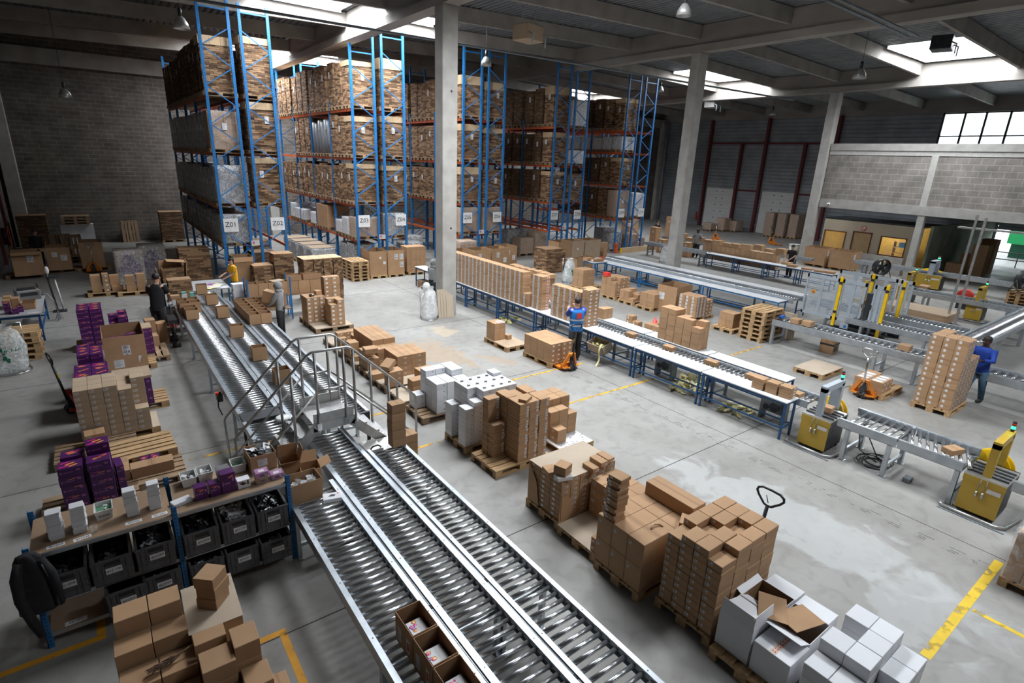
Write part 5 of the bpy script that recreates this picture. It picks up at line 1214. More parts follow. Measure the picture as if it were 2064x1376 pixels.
pt = thing('side_table', 'low brown side table right of the small blue rack', 'table', (5.5, 19.35, 0)); q = MB(); q.box(-.6, -.2, .66, .6, .2, .69); q.build('table_top', PLY, pt)
for x in (-.55, .55):
    for y in (-.15, .15): q = MB(); q.box(x - .02, y - .02, 0, x + .02, y + .02, .66); q.build('leg', SHB, pt)
for i in range(3): carton(5.1 + .38 * i, 19.38, .692, .37, .34, .44, 'brown carton on the low side table, %s from the blue rack' % on(i + 1), KRAFTP, 0, group='cartons on the side table')
for i in range(2): open_box(5.15 + .62 * i, 19.36, 1.134, .5 if i == 0 else .62, .3, .2, 'open tray on top of side table cartons, %s' % ('left', 'right')[i], .0, None)
t = thing('spray_bottle', 'white spray bottle at the end of small blue rack', 'bottle', (4.99, 19.25, .692)); q = MB(); q.lathe([(0, 0), (.035, .0), (.036, .15), (.015, .19), (.014, .22)], 14); q.build('bottle_body', TUBW, t); q = MB(); q.lathe([(.016, .2), (.018, .235), (0, .24)], 12); q.build('cap', MINT, t)
ws = thing('white_carton_shelf', 'x', 'box') if 0 else None
pd = thing('low_stand', 'low grey stand under white cartons beside right lane', 'stand', (3.43, 19.45, 0)); q = MB(); q.box(-.2, -.2, .72, .2, .3, .75); q.build('stand_top', GTOP, pd); q = MB()
for x in (-.17, .17): q.box(x - .02, -.17, 0, x + .02, .27, .72)
q.build('stand_side', BLUED, pd)
for k in range(4): carton(3.43 + RN.uniform(-.01, .01), 19.4, .752 + .107 * k, .36, .3, .105, 'white carton beside right lane near blue rack, %s up' % on(k + 1), WHITEB, RN.uniform(-.03, .03), 'white_carton', 'white cartons by the right lane')
lt = thing('small_bench', 'small bench holding white and mint cartons at left lane end', 'bench', (1.78, 19.15, 0)); q = MB(); q.box(-.35, -.3, .76, .42, .3, .79); q.build('bench_top', GTOP, lt); q = MB()
for x in (-.3, .36): q.box(x - .02, -.25, 0, x + .02, .25, .76)
q.build('bench_side', STEELD, lt)
for i, (x, y, z, dx, dy, dz, m, lb) in enumerate(((1.6, 18.98, .792, .2, .2, .16, WHITEB, 'white carton below the brown tray'), (1.6, 18.98, .954, .24, .2, .12, KRAFTP, 'brown carton on the white one'), (1.84, 19.0, .792, .17, .2, .2, WHITEB, 'white carton beside the brown tray'), (1.84, 19.0, .994, .14, .18, .1, WHITEB, 'small white carton stacked beside the brown tray'), (1.84, 19.0, 1.096, .12, .14, .05, MINT, 'flat mint carton on the small white one'), (2.05, 19.0, .792, .09, .14, .32, MINT, 'upright mint carton at the bench end'))):
    carton(x, y, z, dx, dy, dz, lb + ' at left lane end', m, 0, 'small_carton')
cart = thing('hand_cart', 'red and black hand cart beside the man in black', 'cart', (1.32, 17.5, 0))
q = MB(); q.box(-.08, -.25, .55, .08, .3, .68, 0, None, .02); q.build('cart_body', REDP, cart); q = MB(); q.box(-.1, -.3, .68, .1, .35, .78); q.tube([(0, -.3, .1), (0, -.3, .7)], .03, 8); q.tube([(0, .3, .1), (0, .3, .7)], .03, 8); q.tube([(-.1, -.3, .09), (.1, -.3, .09)], .09, 12); q.tube([(-.1, .3, .09), (.1, .3, .09)], .09, 12); q.build('cart_frame', BLACK, cart)
for i, (x, y, h) in enumerate(((.80, 17.3, .42), (.80, 17.75, .75), (1.06, 17.85, .6))): carton(x, y, 0, .24, .34, h, 'brown carton on the floor at feet of man in black, %s' % on(i + 1), KRAFTP, .05)
t = thing('hose_reel', 'black hose reel with red rim on the left wall', 'hose reel', (-3.42, 33.6, 0)); q = MB(); T = Matrix.Translation((.12, 0, 1.2)) @ Matrix.Rotation(PI / 2, 4, 'Y'); q.lathe([(.18, -.1), (.38, -.1), (.38, .1), (.18, .1)], 24, 0, T); q.build('hose_coil', BLACK, t); q = MB(); q.lathe([(.40, .10), (.43, .10), (.43, .13), (.40, .13), (.40, .10)], 24, 0, T); q.build('rim', REDP, t); q = MB(); q.box(-.06, -.05, .6, .0, .05, 1.7); q.tube([(.12, .2, .95), (.1, .25, .5), (.12, .2, .1)], .02, 6); q.build('bracket', BLACK, t)
q = MB(); q.box(-3.48, 36.0, 0, -3.38, 36.2, 4.0); q.box(-3.48, 33.0, 0, -3.38, 33.15, 4.0); struct(q.build('trim_3', MAROON))
# ---------------------------------------------------------------- row of pallets right of the conveyor
PG = 'pallets in the row beside the conveyor'
LX = [('-x', 'bars', .055, .036, .2, .62)]
KF = [KRAFTP]
# tall labelled stack, nearest of the brown stacks
pallet(5.58, 2.96, 'pallet under the tall labelled carton stack next to white cartons', PG)
HT = [[10, 11, 11, 11], [11, 11, 10, 11], [11, 10, 11, 11], [10, 11, 11, 11]]
stack(5.0, 2.575, .1456, .29, .19, .0955, HT, 'brown labelled', 'tall stack by white cartons', 'cartons of the tall labelled stack', KRAFTP, LX, jit=.004, rzj=.008, name='shipping_carton', noun='carton', gap=.008)
jack(6.42, 2.96, PI / 2, 'pallet jack with grey loop handle under the tall labelled stack', JACKO, DARKM, 10)
# big long cartons
pallet(5.42, 3.9, 'pallet under the big taped cartons beside tall labelled stack', PG)
for k in range(2):
    for j in range(3):
        for i in range(2):
            carton(4.83 + .30 + .604 * i, 3.51 + .1325 + .267 * j, .1456 + .36 * k, .60, .263, .358, 'big taped carton, %s layer, %s row from tall stack, %s from conveyor' % (('lower', 'upper')[k], on(j + 1), on(i + 1)), KRAFT, 0, 'taped_carton', 'big taped cartons', lab=('-x', 'bars', .05, .04, .15, .75))
carton(5.86, 3.88, .866, .27, .80, .20, 'long brown carton lying across the big taped cartons', KRAFT, .0, 'long_carton')
carton(5.60, 3.47, .866, .24, .17, .10, 'small brown carton lying askew before the long carton', KRAFTP, .5, 'small_carton')
for k in range(12): carton(4.93 + RN.uniform(-.014, .014), 4.12 + RN.uniform(-.014, .014), .8655 + .054 * k, .20, .21, .053, 'flat carton in leaning tower on big cartons, %s up' % on(k + 1), KRAFTP, RN.uniform(-.1, .1), 'flat_carton', 'leaning tower of flat cartons', lab=('-x', 'blank', .05, .03, .25, .5))
q = MB(); q.tube([(0, 0, .004), (.08, .03, .03), (.16, 0, .02), (.18, -.05, .004)], .012, 6); tag(q.build('tape_loop', CAPM, None, (5.15, 3.68, .866)), 'torn loop of brown tape on the big taped cartons', 'tape')
pallet(5.48, 4.74, 'pallet topped with grey sheet between two carton stacks', PG)
q = MB(); q.box(-.6, -.4, 0, .6, .4, .006); tag(q.build('cardboard_sheet', SHEET, None, (5.48, 4.74, .1445)), 'grey sheet on the pallet beside big taped cartons', 'sheet')
stack(5.50, 4.40, .151, .27, .24, .148, [[4, 4], [4, 4], [4, 4]], 'brown labelled', 'block behind leaning tower', 'cartons behind the leaning tower', KRAFTP, [('-x', 'bars', .06, .045, .25, .6)], name='labelled_carton', noun='carton')
for k in range(2): carton(4.98, 4.40, .151 + .11 * k, .16, .12, .108, 'small carton on grey sheet touching big cartons, %s' % ('lower', 'upper')[k], KRAFTP, .05, 'small_carton', lab=('-x', 'blank', .04, .03, .3, .5))
# labelled stack with top sheet and corner boards
pallet(5.53, 5.57, 'pallet under the sheet topped stack with corner boards', PG)
stack(4.96, 5.19, .1456, .19, .255, .0845, [[8] * 6] * 3, 'brown labelled', 'sheet topped stack', 'cartons of the sheet topped stack', KRAFTP, [('-y', 'bars', .06, .036, .55, .5), ('-x', 'blank', .05, .036, .35, .5)], name='labelled_carton', noun='carton', gap=.006)
q = MB(); q.box(-.58, -.38, 0, .58, .38, .006); tag(q.build('cardboard_sheet', SHEET, None, (5.53, 5.575, .824)), 'pale sheet covering the stack with corner boards', 'sheet')
for lb, T in (('front', Matrix.Translation((4.955, 5.17, .15))), ('rear', Matrix.Translation((4.935, 5.94, .15)))):
    q = MB()
    if lb == 'front':
        q.prism([(-.02, 0), (.33, 0), (.21, .3), (.14, .40), (.0, .43)], -.012, -.008, 0, T @ Matrix.Rotation(PI / 2, 4, 'X')); q.prism([(0, 0), (.3, 0), (.18, .34), (.0, .43)], -.016, -.012, 0, T @ Matrix.Rotation(PI / 2, 4, 'Z') @ Matrix.Rotation(PI / 2, 4, 'X') @ Matrix.Scale(-1, 4, (0, 0, 1)))
    else: q.prism([(0, .0), (-.28, .0), (-.2, .4), (-.02, .64), (0, .68)], .0, .004, 0, T @ Matrix.Rotation(PI / 2, 4, 'Z') @ Matrix.Rotation(PI / 2, 4, 'X'))
    tag(q.build('corner_board', KRAFTP), 'cut cardboard corner board at the %s corner of sheet topped stack' % lb, 'board')
for x, y, z, dx, dy, dz, rz, lb, lab in ((4.99, 5.48, .831, .2, .22, .07, -.2, 'flat carton at left on the pale sheet', 1), (5.04, 5.25, .831, .25, .16, .06, -.3, 'white edged carton overhanging pale sheet corner', 0), (5.06, 5.30, .892, .21, .20, .15, .35, 'larger carton set askew on the pale sheet', 1), (5.57, 5.22, .831, .13, .24, .07, .0, 'low labelled carton in the middle of pale sheet edge', 1), (5.80, 5.28, .831, .15, .26, .08, .0, 'paired carton at right end of pale sheet, left', 1), (5.97, 5.30, .831, .15, .26, .08, .0, 'paired carton at right end of pale sheet, right', 1)):
    carton(x, y, z, dx, dy, dz, lb, WHITEB if 'white' in lb else KRAFTP, rz, 'small_carton', lab=('-y', 'bars', .06, .035, .7, .4) if lab else None)
# flat brown cartons and white router cartons
pallet(5.55, 7.25, 'bare front pallet under tall flat carton stack', PG)
def lf(i, j, k, L): return [l for l in L] if (k * 7 + i * 3) % 5 else []
FC = 'flat cartons of the tall stack by white boxes'
stack(5.44, 6.88, .1456, .225, .37, .0535, [[21, 21, 21], [21, 20, 21]], 'flat brown', 'tall stack beside white boxes', FC, KRAFTP, [('-y', 'doc', .045, .04, .8, .5)], jit=.006, rzj=.02, name='flat_carton', noun='carton', gap=.01, labfn=lf)
stack(5.165, 7.26, .1456, .27, .19, .0535, [[12], [20]], 'flat brown', 'left step of tall stack', FC, KRAFTP, [('-y', 'doc', .05, .04, .8, .5)], jit=.006, rzj=.02, name='flat_carton', noun='carton', gap=.01, labfn=lf)
carton(5.66, 7.02, .1456 + .0535 * 21 + .012, .26, .16, .055, 'loose flat carton lying askew on top of tall flat stack', KRAFTP, .5, 'flat_carton')
pallet(5.55, 8.23, 'pallet under the white boxes with dark device pictures', PG)
HW = [[8, 9, 11, 11, 11, 11], [0, 11, 11, 11, 11, 11], [7, 11, 11, 11, 11, 11]]
wbx = stack(4.95, 7.87, .1456, .195, .25, .0955, HW, 'white printed', 'white box stack', 'white boxes with device pictures', WHITEB, [('-y', 'code', .05, .02, .75, .5)], name='white_box', noun='box', rzj=.004, gap=.005)
q = MB(); q.prism([(-.045, -.02), (.02, -.035), (.045, .0), (-.01, .03)], 0, .001, 0); q.prism([(-.01, .02), (.05, .0), (.055, .035), (.0, .055)], 0, .001, 0)
DEVP = q.mesh('device_print', [INK])
for o in wbx:
    if o.location.z > .1456 + .0955 * 10 - .01 or 'first from conveyor' in o['label'] and o.location.z > .85: ob('device_print', DEVP, o, (0, 0, .0956))
carton(6.02, 8.52, .1456 + .0955 * 11 + .0065, .19, .24, .06, 'single white box lying on top back corner of white stack', WHITEB, 0, 'white_box')
pallet(6.82, 7.35, 'pallet with printed sheet under stepped cartons behind flat stack', PG, 0, PI / 2)
q = MB(); r = random.Random(6); q.box(-.39, -.59, 0, .39, .59, .004)
for k in range(160): x, y = r.uniform(-.36, .36), r.uniform(-.56, .56); q.box(x, y, .004, x + r.uniform(.01, .05), y + r.uniform(.005, .03), .0045, 1)
tag(q.build('printed_sheet', [PAPER, GREYINK], None, (6.82, 7.35, .1445)), 'crumpled printed sheet on the deck under stepped cartons', 'sheet')
stack(6.50, 7.02, .15, .235, .24, .14, [[2, 0, 0], [4, 4, 3], [5, 5, 5], [5, 5, 5]], 'brown', 'stepped block behind flat stack', 'stepped cartons behind flat stack', KRAFTP, [('-x', 'blank', .05, .035, .4, .6)], name='kraft_carton', noun='carton', gap=.006)
# small white carton group
pallet(5.45, 9.75, 'pallet under the small white carton group', PG, 0, .0, WOOD2)
SW = 'small white carton group'
stack(4.92, 9.86, .1456, .25, .27, .15, [[2]], 'white', 'low pair of white group', SW, WHITEB, [('-y', 'code', .05, .03, .75, .6)], name='white_carton', noun='carton')
stack(5.19, 9.38, .1456, .25, .25, .135, [[5, 5], [5, 5], [6, 6]], 'white', 'tall block of white group', SW, WHITEB, [('-y', 'bars', .05, .035, .75, .6)], name='white_carton', noun='carton', rzj=.02, gap=.012)
stack(5.70, 9.40, .1456, .28, .25, .135, [[5], [6], [6]], 'white', 'rear column of white group', SW, WHITEB, None, name='white_carton', noun='carton')
# long run of brown cartons beyond
for i, y in enumerate((10.72, 11.62, 12.5, 13.4, 14.3, 15.2)):
    pallet(5.46, y, 'pallet in the long brown carton run, %s from the white group' % on(i + 1), PG, 0, RN.uniform(-.02, .02), WOOD2)
    q = MB(); q.box(-.58, -.4, 0, .58, .4, .005); tag(q.build('cardboard_sheet', SHEET, None, (5.46, y, .1448)), 'grey layer sheet on long run pallet, %s from the white group' % on(i + 1), 'sheet', 'layer sheets of the long carton run')
LR = 'cartons of the long run'
L5 = [('-y', 'bars', .06, .04, .55, .5)]
stack(5.39, 11.70, .151, .39, .26, .132, [[4, 4], [4, 4], [4, 4]], 'brown labelled', 'big block of long run', LR, KRAFT, L5, name='kraft_carton', noun='carton')
stack(5.30, 12.66, .151, .32, .33, .148, [[3, 3], [4, 4], [4, 4], [4, 4], [4, 4]], 'brown', 'far block of long run', LR, KRAFT, None, name='kraft_carton', noun='carton')
stack(4.93, 12.45, .151, .33, .28, .15, [[2], [3]], 'brown', 'low column by conveyor', LR, KRAFTP, None, name='kraft_carton', noun='carton')
stack(4.90, 13.25, .151, .26, .3, .14, [[1], [3], [2]], 'brown', 'farther low column by conveyor', LR, KRAFTP, None, name='kraft_carton', noun='carton')
stack(4.95, 14.4, .151, .2, .2, .10, [[3, 2, 3], [4, 4, 3]], 'small brown labelled', 'far end cluster', LR, KRAFTP, [('-y', 'blank', .04, .03, .6, .5)], name='small_carton', noun='carton')
stack(4.95, 11.20, .151, .36, .3, .125, [[3]], 'brown labelled', 'column before big block', LR, KRAFTP, [('-y', 'bars', .06, .04, .7, .5)], name='kraft_carton', noun='carton')
o = carton(5.05, 11.42, .535, .30, .26, .12, 'brown carton tipped on edge over the labelled column', KRAFTP, .4, 'tipped_carton'); o.rotation_euler = (0, -.45, .5); o.location.z = .60
for x, y, z, dx, dy, dz, rz, lb in ((4.96, 11.95, .151, .34, .3, .15, 0, 'low carton left of big block'), (5.42, 10.75, .151, .34, .27, .15, .08, 'lower carton of the front pair'), (5.42, 10.75, .302, .33, .26, .15, .02, 'upper carton of the front pair'), (5.86, 10.62, .151, .3, .42, .22, .0, 'low taped carton right of front pair'), (5.86, 10.62, .372, .3, .4, .12, .04, 'carton lying on the low taped carton'), (5.85, 11.15, .151, .42, .3, .34, .03, 'tall carton behind the front pair'), (5.06, 12.55, .604, .32, .28, .13, -.12, 'carton perched on the low column'), (5.75, 15.35, .151, .42, .3, .2, 0, 'single carton at the far end of long run'), (5.75, 15.0, .151, .36, .26, .15, .1, 'low carton before the far end single')):
    carton(x, y, z, dx, dy, dz, lb, KRAFTP, rz, 'kraft_carton', LR, lab=('-y', 'blank', .05, .04, .7, .6) if 'single' in lb else None)
# labelled pallet beside the hooded man
pallet(5.56, 16.95, 'pallet under labelled cartons beside the hooded man', PG, 0, 0, WOOD2); pallet(5.56, 17.85, 'rear pallet under labelled cartons beside the hooded man', PG, 0, 0, WOOD2)
q = MB(); q.box(-.58, -.4, 0, .58, .4, .005); tag(q.build('cardboard_sheet', SHEET, None, (5.56, 16.95, .1448)), 'grey sheet on the pallet beside the hooded man', 'sheet')
LH = 'labelled cartons beside the hooded man'
L6 = [('-y', 'blank', .07, .05, .35, .6)]
stack(4.96, 17.28, .151, .2, .3, .136, [[6, 6, 6], [6, 6, 6]], 'brown labelled', 'left block by hooded man', LH, KRAFTP, L6, name='labelled_carton', noun='carton')
stack(5.62, 17.55, .151, .26, .3, .136, [[10, 10]], 'brown labelled', 'tall rear column by hooded man', LH, KRAFTP, L6, name='labelled_carton', noun='carton')
stack(5.48, 16.62, .151, .22, .26, .136, [[5, 6], [6, 6]], 'brown labelled', 'right block by hooded man', LH, KRAFTP, L6, name='labelled_carton', noun='carton')
carton(5.45, 17.7, .97, .18, .2, .12, 'small carton sitting on left block by hooded man', KRAFTP, .1, 'small_carton')
t = thing('tape_gun', 'black tape dispenser lying on cartons beside hooded man', 'tape dispenser', (5.13, 17.42, .968), .4); q = MB(); q.tube([(0, -.02, .05), (0, .02, .05)], .05, 14); q.build('tape_roll', BLACK, t); q = MB(); q.bar((.03, 0, .03), (.16, 0, .02), .03, .03); q.build('grip', BLACK, t)
# white cartons at the lower right
pallet(5.48, 2.1, 'pallet under the torn open white cartons', PG); pallet(5.48, 1.2, 'pallet under the neat white carton block', PG)
def torn(x, y, z, dx, dy, h, label, flaps, lab=None): return open_box(x, y, z, dx, dy, h, label, 0, 'torn open white cartons', WHITEB, flaps, lab=lab)
torn(5.19, 2.31, .1456, .40, .40, .46, 'open white carton with upright side flap next to labelled stack', [('-y', .16, -8), ('-x', .17, -6), ('+x', .2, 118)])
for i in range(2): carton(5.1 + .12 * i, 2.33, .156, .11, .22, .3, 'white inner carton inside the open white carton, %s' % ('left', 'right')[i], WHITEB, 0, 'inner_carton')
carton(5.19, 1.885, .1456, .40, .40, .38, 'closed white carton with red printed tape beside the open one', WHITEB, 0, 'white_carton')
q = MB(); q.box(-.19, -.035, 0, .19, .035, .001)
for k in range(7): q.box(-.17 + .05 * k, -.02, .001, -.14 + .05 * k, -.008, .0014, 1); q.box(-.165 + .05 * k, .006, .001, -.145 + .05 * k, .016, .0014, 1)
tp = q.build('printed_tape', [mat('tape_cream', (0.60, 0.52, 0.42), 0.4), REDINK], bpy.data.objects['white_carton.%03d' % (sum(1 for o in bpy.data.objects if o.name.startswith('white_carton')) - 1)], (0, 0, .3805))
for i, (y, h) in enumerate(((2.31, .44), (1.9, .40))): torn(5.64, y, .1456, .46, .40, h, 'white carton with brown flaps spread outward, %s' % ('rear', 'front')[i], [('-x', .3, 75), ('+y', .16, 60)] if i == 0 else [('-x', .26, 62)])
for dx, dy, z, rz, lb in ((5.50, 2.18, .615, .5, 'upper loose brown flap board across the torn white cartons'), (5.62, 1.93, .60, -.2, 'lower loose brown flap board across the torn white cartons')):
    q = MB(); q.box(-.24, -.15, 0, .24, .15, .006); o = q.build('flap_board', KRAFTP, None, (dx, dy, z), rz); o.rotation_euler[1] = .12; tag(o, lb, 'board')
for i in range(2): carton(6.0 - .04 * i, 2.3 - .40 * i, .1456, .24, .38, .42, 'white carton at the outer edge of torn group, %s' % ('rear', 'front')[i], WHITEB, 0, 'white_carton')
stack(4.93, .86, .1456, .27, .235, .148, [[3, 3, 4, 4], [4, 5, 5, 5], [4, 5, 3, 5]], 'white', 'neat block at frame bottom', 'neat white carton block', WHITEB, None, name='white_carton', noun='carton', gap=.006, rzj=.004)
# wrapped stack at the right frame edge
pallet(9.86, .52, 'pallet under the wrapped stack at right frame edge', PG, 0, 0)
stack(9.28, .14, .1456, .30, .19, .145, [[5, 5, 5, 5], [5, 5, 5, 5], [5, 5, 5, 5], [5, 5, 5, 5]], 'brown', 'wrapped stack at right frame edge', 'cartons of the wrapped edge stack', KRAFTP, None, refx='floor line', name='kraft_carton', noun='carton')
o = ob('wrap_film', wrap_mesh(1.22, .78, .76, WRAP), None, (9.88, .52, .1456)); tag(o, 'stretch wrap around the stack at right frame edge', 'wrap')
# ---------------------------------------------------------------- packing line: near tables, roller lane, far tables
def bench(x0, x1, y0, y1, z, label, group=None, top=WTOP, fr=None, low=True, name='packing_bench', lw=.04):
    fr = fr or BLUED; t = thing(name, label, 'table', ((x0 + x1) / 2, (y0 + y1) / 2, 0), 0, group); a, b = (x1 - x0) / 2, (y1 - y0) / 2
    q = MB(); q.box(-a, -b, z - .028, a, b, z, 0, None, .004); q.build('table_top', top, t)
    for x in (-a + .04, a - .04):
        for y in (-b + .04, b - .04): q = MB(); q.box(x - lw / 2, y - lw / 2, 0, x + lw / 2, y + lw / 2, z - .028); q.build('leg', fr, t)
    for x in (-a + .04, a - .04):
        q = MB(); q.box(x - lw / 2, -b + .06, z - .08, x + lw / 2, b - .06, z - .03); q.build('apron', fr, t)
        if low: q = MB(); q.box(x - .015, -b + .06, .24, x + .015, b - .06, .27); q.build('stretcher', fr, t)
    for y in (-b + .04, b - .04):
        q = MB(); q.box(-a + .06, y - .015, z - .08, a - .06, y + .015, z - .04); q.box(-a + .06, y - .015, .24, a - .06, y + .015, .27); q.build('cross_rail', fr, t)
    return t
ZT = .85
ys = [4.86 + 2.06 * k for k in range(9)]
for k in range(8):
    wh = ['nearest strapping machine', 'second from strapping machine', 'beside tipped paper carton', 'by man in blue vest', 'under the label wall, first', 'under the label wall, second', 'under the label wall, third', 'farthest, beyond concrete column'][k]
    bench(10.74, 11.22, ys[k], ys[k + 1] - .035, ZT, 'white topped blue packing bench, %s' % wh, 'near packing benches')
for k in range(7):
    wh = ['bare one by single pallet', 'second, bare', 'carrying tall plain carton wall', 'with two carton columns', 'fifth behind label wall', 'sixth behind label wall', 'seventh behind label wall'][k]
    bench(11.90, 12.34, 5.5 + 2.06 * k, 5.5 + 2.06 * k + 2.02, ZT, 'far side white bench of packing line, %s' % wh, 'far packing benches')
conveyor('long roller conveyor between two rows of white packing benches', 11.25, 11.87, 4.68, 20.5, .79, .125, .03, (.045, .12), (2.2, 5.4, 8.6, 11.8, 14.6), lw=.04, legm=STEELD)
for y, lb in ((8.5, 'grey drive motor under packing line, farther one'), (5.5, 'grey drive motor under packing line by strapping machine')):
    t = thing('drive_motor', lb, 'motor', (11.55, y, 0)); q = MB(); q.box(-.14, -.25, .22, .14, .2, .55, 0, None, .02); q.box(-.1, -.3, 0, .1, -.24, .65); q.box(-.1, .2, 0, .1, .26, .65); q.build('motor_body', STEELD, t)
    q = MB(); q.tube([(-.18, -.1, .38), (.0, -.1, .38)], .11, 16); q.tube([(-.16, .1, .33), (.0, .1, .33)], .07, 14); q.build('pulley', DARKM, t)
# wall of labelled cartons
WL = 'labelled carton wall on the packing benches'
LW = [('-x', 'sq', .08, .09, .25, .5)]
def wl(y0, n, rows, desc, x0=10.77, dx=.32, dy=.255, lab=LW, nx=1, dz=.107): return stack(x0, y0, ZT + .001, dx, dy, dz, [[rows[j]] * nx for j in range(n)], 'labelled', desc, WL, KRAFTP, lab, jit=.004, rzj=.01, refx='aisle', refy='man', name='wall_carton', noun='carton', gap=.006, hollow=False)
wl(13.78, 18, [10] * 18, 'long carton wall')
L2 = LW + [('-y', 'red', .09, .06, .72, .5)]
wl(12.93, 2, [10, 10], 'red labelled pair of wall columns', 10.87, .34, .25, L2)
wl(13.47, 1, [4], 'short red labelled column at wall', 10.75, .30, .25, L2)
wl(11.14, 5, [9] * 5, 'separate wall group behind vest man', 10.82, .3)
wl(10.86, 1, [10], 'thick end column of separate wall group', 10.84, .46, .25, [('-y', 'blank', .07, .045, .25, .55), ('-y', 'blank', .07, .045, .75, .55), ('-x', 'code', .05, .06, .3, .5)])
# far benches: second carton row
SR = 'second carton row behind the label wall'
stack(11.93, 13.9, ZT + .001, .34, .29, .152, [[5]] * 8 + [[4]] * 4, 'plain', 'second row behind wall', SR, KRAFTP, None, jit=.02, rzj=.06, refx='rollers', refy='man', name='plain_carton', noun='carton', gap=.03)
for i in range(9): carton(12.05 + RN.uniform(-.05, .08), 13.3 + .33 * i, (ZT + .001 + .6 + .1525) if i > 1 else ZT + .002, .3, .26, .13, 'loose carton lying on second row behind label wall, %s from man' % on(i + 1), KRAFTP, RN.uniform(-.3, .3), 'plain_carton', 'loose cartons on the second row')
for i, (y, n) in enumerate(((11.35, 2), (12.1, 5), (12.42, 4))):
    for k in range(n):
        for j in range(2): carton(12.0 + .2 * j, y, ZT + .001 + .16 * k, .19, .27, .158, 'plain carton on far bench near vest man, %s layer, %s stack, %s row' % (on(k + 1), on(i + 1), on(j + 1)), KRAFTP, RN.uniform(-.02, .02), 'plain_carton', 'plain cartons on far bench near vest man')
stack(11.915, 7.86, ZT + .001, .2, .262, .148, [[4, 5], [5, 4], [5, 5], [6, 6], [6, 6]], 'plain', 'tall plain wall on far bench', 'tall plain carton wall', KRAFTP, None, jit=.004, rzj=.012, refx='rollers', refy='machine', name='plain_carton', noun='carton', gap=.008)
carton(12.24, 8.6, ZT + .002, .18, .3, .3, 'carton standing behind tall plain carton wall', KRAFTP, 0, 'plain_carton') if 0 else None
for i, y in enumerate((9.72, 8.42, 7.14, 6.06)): carton(11.50, y, .795, .2, .3, .11, 'lone carton riding the packing line rollers, %s from the vest man' % on(i + 1), KRAFT, RN.uniform(-.1, .1), 'small_carton')
for i, y in enumerate((5.62, 5.32, 5.04)):
    for k in range(4): carton(11.0 + .02 * i, y, ZT + .001 + .062 * k, .24, .25, .06, 'small labelled carton at bench end by machine, %s layer, %s stack' % (on(k + 1), on(i + 1)), KRAFTP, RN.uniform(-.03, .03), 'small_carton', 'small labelled cartons at bench end', lab=('-y', 'blank', .08, .03, .68, .5))
carton(11.42, 4.98, .795, .22, .16, .09, 'small carton on rollers just before grey strapping machine', KRAFT, 0, 'small_carton')
# tipped carton with yellow paper, hanging tray
t = thing('waste_carton', 'tipped grey carton spilling pale yellow paper under bench', 'box', (10.72, 10.25, .30)); T = Matrix.Rotation(-.35, 4, 'Y')
q = MB(); q.box(-.02, -.3, -.0, .36, .3, .012, 0, T); q.box(-.02, -.3, 0, -.008, .3, .26, 0, T); q.box(.35, -.3, 0, .36, .3, .26, 0, T); q.box(-.02, -.3, 0, .36, -.288, .26, 0, T); q.box(-.02, .288, 0, .36, .3, .26, 0, T); q.build('carton_body', SHEET, t)
g = goods(60, 31, [PALEY, PALEY], .12, .22, .2, .07).build('crumpled_paper', [PALEY, PALEY], None, (10.86, 10.25, .32)); g['kind'] = 'stuff'; tag(g, 'crumpled pale yellow backing paper in the tipped carton', 'paper')
q = MB(); vs = []; fs = []
for k in range(14): z = .62 * (1 - k / 13) + .006; x = -.05 * math.sin(k * .5) - .012 * k; vs += [(x, -.03, z), (x, .03, z)]
for k in range(13): fs.append([2 * k, 2 * k + 1, 2 * k + 3, 2 * k + 2])
q.add(vs, fs, 0, True); tag(q.build('paper_strip', PALEY, None, (10.68, 10.02, 0)), 'pale yellow paper strip hanging down to the floor', 'paper')
for y, x in ((7.6, 11.3), (6.2, 11.2), (14.9, 11.1), (7.9, 11.9)):
    g = goods(30, int(y * 10), [PALEY, PALEY], .35, .3, .05, .09).build('crumpled_paper', [PALEY, PALEY], None, (x, y, .03)); g['kind'] = 'stuff'; tag(g, 'crumpled pale yellow paper on the floor under packing line near %s' % {7.6: 'middle bench', 6.2: 'bench end', 14.9: 'label wall', 7.9: 'far bench'}[y], 'paper')
# pallets in front of the packing line
pallet(9.45, 12.78, 'pallet with grey sheet and small carton block before packing line', None, 0, PI / 2)
q = MB(); q.box(-.39, -.59, 0, .39, .59, .005); tag(q.build('cardboard_sheet', BEIGE, None, (9.45, 12.78, .1448)), 'pale sheet on the pallet before label wall', 'sheet')
stack(9.08, 12.87, .151, .2, .22, .178, [[3, 3], [3, 3]], 'brown', 'block before label wall', 'carton block before label wall', KRAFTP, None, refx='left', name='kraft_carton', noun='carton')
carton(9.57, 12.84, .151, .16, .14, .14, 'single carton beside block before label wall', KRAFTP, 0, 'small_carton')
q = MB(); q.box(-.1, -.13, 0, .1, .13, .002); q.box(-.07, -.1, .002, .07, -.04, .0024, 1); q.box(-.07, .02, .002, .05, .07, .0024, 1); tag(q.build('paper_label', [PAPER, REDINK], None, (9.36, 13.0, .686)), 'red printed paper on the block before label wall', 'paper')
pallet(9.68, 11.12, 'pallet under the low labelled block on orange jack', None, 0, PI / 2)
stack(9.29, 10.54, .1456, .197, .29, .134, [[4] * 4] * 4, 'brown labelled', 'low block on orange jack', 'low labelled block on orange jack', KRAFTP, [('-y', 'blank', .06, .045, .5, .55)], refx='left', name='kraft_carton', noun='carton')
jack(9.72, 10.15, 0, 'orange pallet jack with black handle at low labelled block', JACKO, BLACK, 3)
